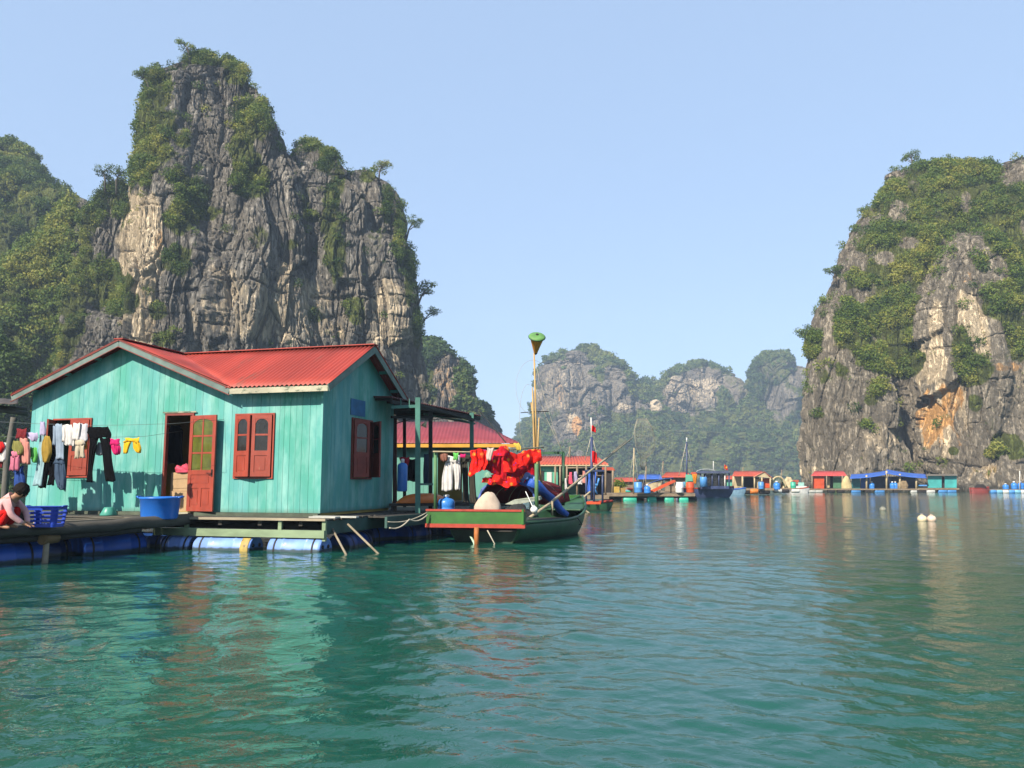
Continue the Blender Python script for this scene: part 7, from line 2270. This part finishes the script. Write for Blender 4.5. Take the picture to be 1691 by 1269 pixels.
for i, (x0_, x1_, yw, ys, yb_, m_, Y_, lab) in enumerate((
        (1188, 1232, 815, 808, 805, mat('pale blue hull', (0.18, 0.30, 0.40), 0.5), 82, 'small pale blue boat behind the bow of the navy boat'),
        (1306, 1336, 811, 806.5, 804, mat('white hull', (0.5, 0.5, 0.48), 0.5), 96, 'small white boat left of the orange red shack'),
        (1022, 1066, 819, 811, 807, mat('brown hull', (0.16, 0.07, 0.04), 0.6), 66, 'brown open boat lying behind the long raft'))):
    small_boat('small_boat', lab, x0_, x1_, yw, ys, yb_, m_, (FBLU, FRED, FTUR)[i], Y_)
for i, (px, y0, y1, Y_, lab) in enumerate(((1094, 800, 762, 80, 'thin far mast left of the black mast'), (1066, 812, 770, 66, 'thin brown mast right of the planters on the long raft'), (1226, 806, 772, 88, 'slim grey pole above the left end of the bright red roof'), (1290, 800, 776, 92, 'slim far pole above the green round shelter'), (940, 765, 738, 46, 'thin pole rising above the wide red roof by the dark mast'))):
    o = thing('thin_mast', P(px, y0, Y_), lab, 'mast', 0, 'thin poles of the village')
    rod(o, 'pole', FTIM, [(0, 0, 0), P(px + 1, y1, Y_) - o.location], 0.05)
    rod(o, 'stay', ROPE, [P(px + 1, y1 + 3, Y_) - o.location, P(px - 7, y0, Y_) - o.location], 0.015)
for i, (px, py, Y_, m_, lab) in enumerate(((1054, 814, 57.5, FBLU2, 'blue drum left of the blue water drum on the long raft'), (1122, 814, 58, WHP, 'white drum on the long raft left of the sky blue cloth'), (1140, 814, 58.2, FORA, 'orange drum at the right end of the long raft'), (1257, 808, 85, FBLU2, 'blue drum before the orange wall of the open house'), (1310, 808, 88, FTUR, 'turquoise drum right of the tan covered heap'))):
    o = thing('lidded_drum', P(px, py, Y_), lab, 'drum')
    mb = MB(); mb.lathe([(0, 0), (0.27, 0), (0.29, 0.05), (0.29, 0.32), (0.31, 0.36), (0.29, 0.40), (0.29, 0.72), (0.25, 0.76), (0, 0.76)], n=14); mb.build('body', m_, o)
    mb = MB(); mb.lathe([(0.20, 0.762), (0.20, 0.82), (0, 0.84)], n=12, close=False); mb.build('lid', FDRK, o)

# ---- shore rocks under the cliff
def shore():
    rng = np.random.RandomState(5)
    parts = []
    for k in range(26):
        px_ = 1572 + k * 5.4 + rng.uniform(-3, 3)
        c = P(px_, 812, 113 + rng.uniform(-2, 3))
        h_ = rng.uniform(0.8, 2.2) + 2.2 * math.exp(-((px_ - 1655) / 50) ** 2)
        n, m = 26, 14
        th = np.linspace(0, 2 * math.pi, n, endpoint=False)
        ph = np.linspace(0.02, math.pi * 0.62, m)
        T, PH = np.meshgrid(th, ph)
        D = np.stack([np.sin(PH) * np.cos(T), np.sin(PH) * np.sin(T), np.cos(PH)], -1).reshape(-1, 3)
        r_ = 1 + 0.4 * vnoise(D * 1.5 + k * 7.1, 3) + 0.22 * vnoise(D * 4 + k, 4)
        V = D * r_[:, None] * np.array([rng.uniform(1.0, 2.4), rng.uniform(1, 2), h_]) + np.array([c.x, c.y, -0.3])
        j = np.arange(m - 1)[:, None]; i = np.arange(n)[None, :]; i2 = (i + 1) % n
        F = np.stack([j * n + i, (j + 1) * n + i + 0 * j, (j + 1) * n + i2, j * n + i2 + 0 * j], -1).reshape(-1, 4)
        parts.append((V, F, None))
    V, F = join_parts(parts)
    me = np_mesh('shore_rocks', V, F, False)
    for nm in ('green', 'cream', 'ochre'):
        at = me.attributes.new(nm, 'FLOAT', 'POINT')
        at.data.foreach_set('value', (np.clip(0.3 * fbm(V / 3, 2, 9) + (0.22 if nm == 'cream' else 0.12 if nm == 'ochre' else 0.1), 0, 1)).astype(np.float32))
    tag(link_mesh('shore_rocks', me, ROCK_R), kind='structure')
shore()

# ---- buoys on open water
q = G(1458, 844); buoy(Vector((q.x, q.y, 0.06)), 0.15, mat('grey buoy', (0.20, 0.20, 0.16), 0.6, 0.3, 6), 'single grey buoy floating on the open water', 'buoys on the open water')
q = G(1523, 861); buoy(Vector((q.x, q.y, 0.07)), 0.155, mat('cream buoy', (0.62, 0.52, 0.34), 0.5, 0.2, 6), 'left one of the two cream white buoys floating side by side', 'buoys on the open water')
q = G(1538.5, 861); buoy(Vector((q.x, q.y, 0.07)), 0.15, mat('pinkish buoy', (0.60, 0.46, 0.36), 0.5, 0.2, 6), 'right and pinker one of the two pale buoys floating side by side', 'buoys on the open water')
# ================================================================ haze
hz = MB()
hz.box(-720, 720, -720, 720, -9, 150)
hm = bpy.data.materials.new('haze')
hm.use_nodes = True
ht = hm.node_tree
ht.nodes.clear()
ho = ht.nodes.new('ShaderNodeOutputMaterial')
hv = ht.nodes.new('ShaderNodeVolumePrincipled')
hv.inputs['Color'].default_value = (0.58, 0.76, 1.0, 1)
hv.inputs['Density'].default_value = 0.0005
hv.inputs['Anisotropy'].default_value = 0.0
ht.links.new(hv.outputs[0], ho.inputs['Volume'])
tag(hz.build('haze', hm), kind='stuff')
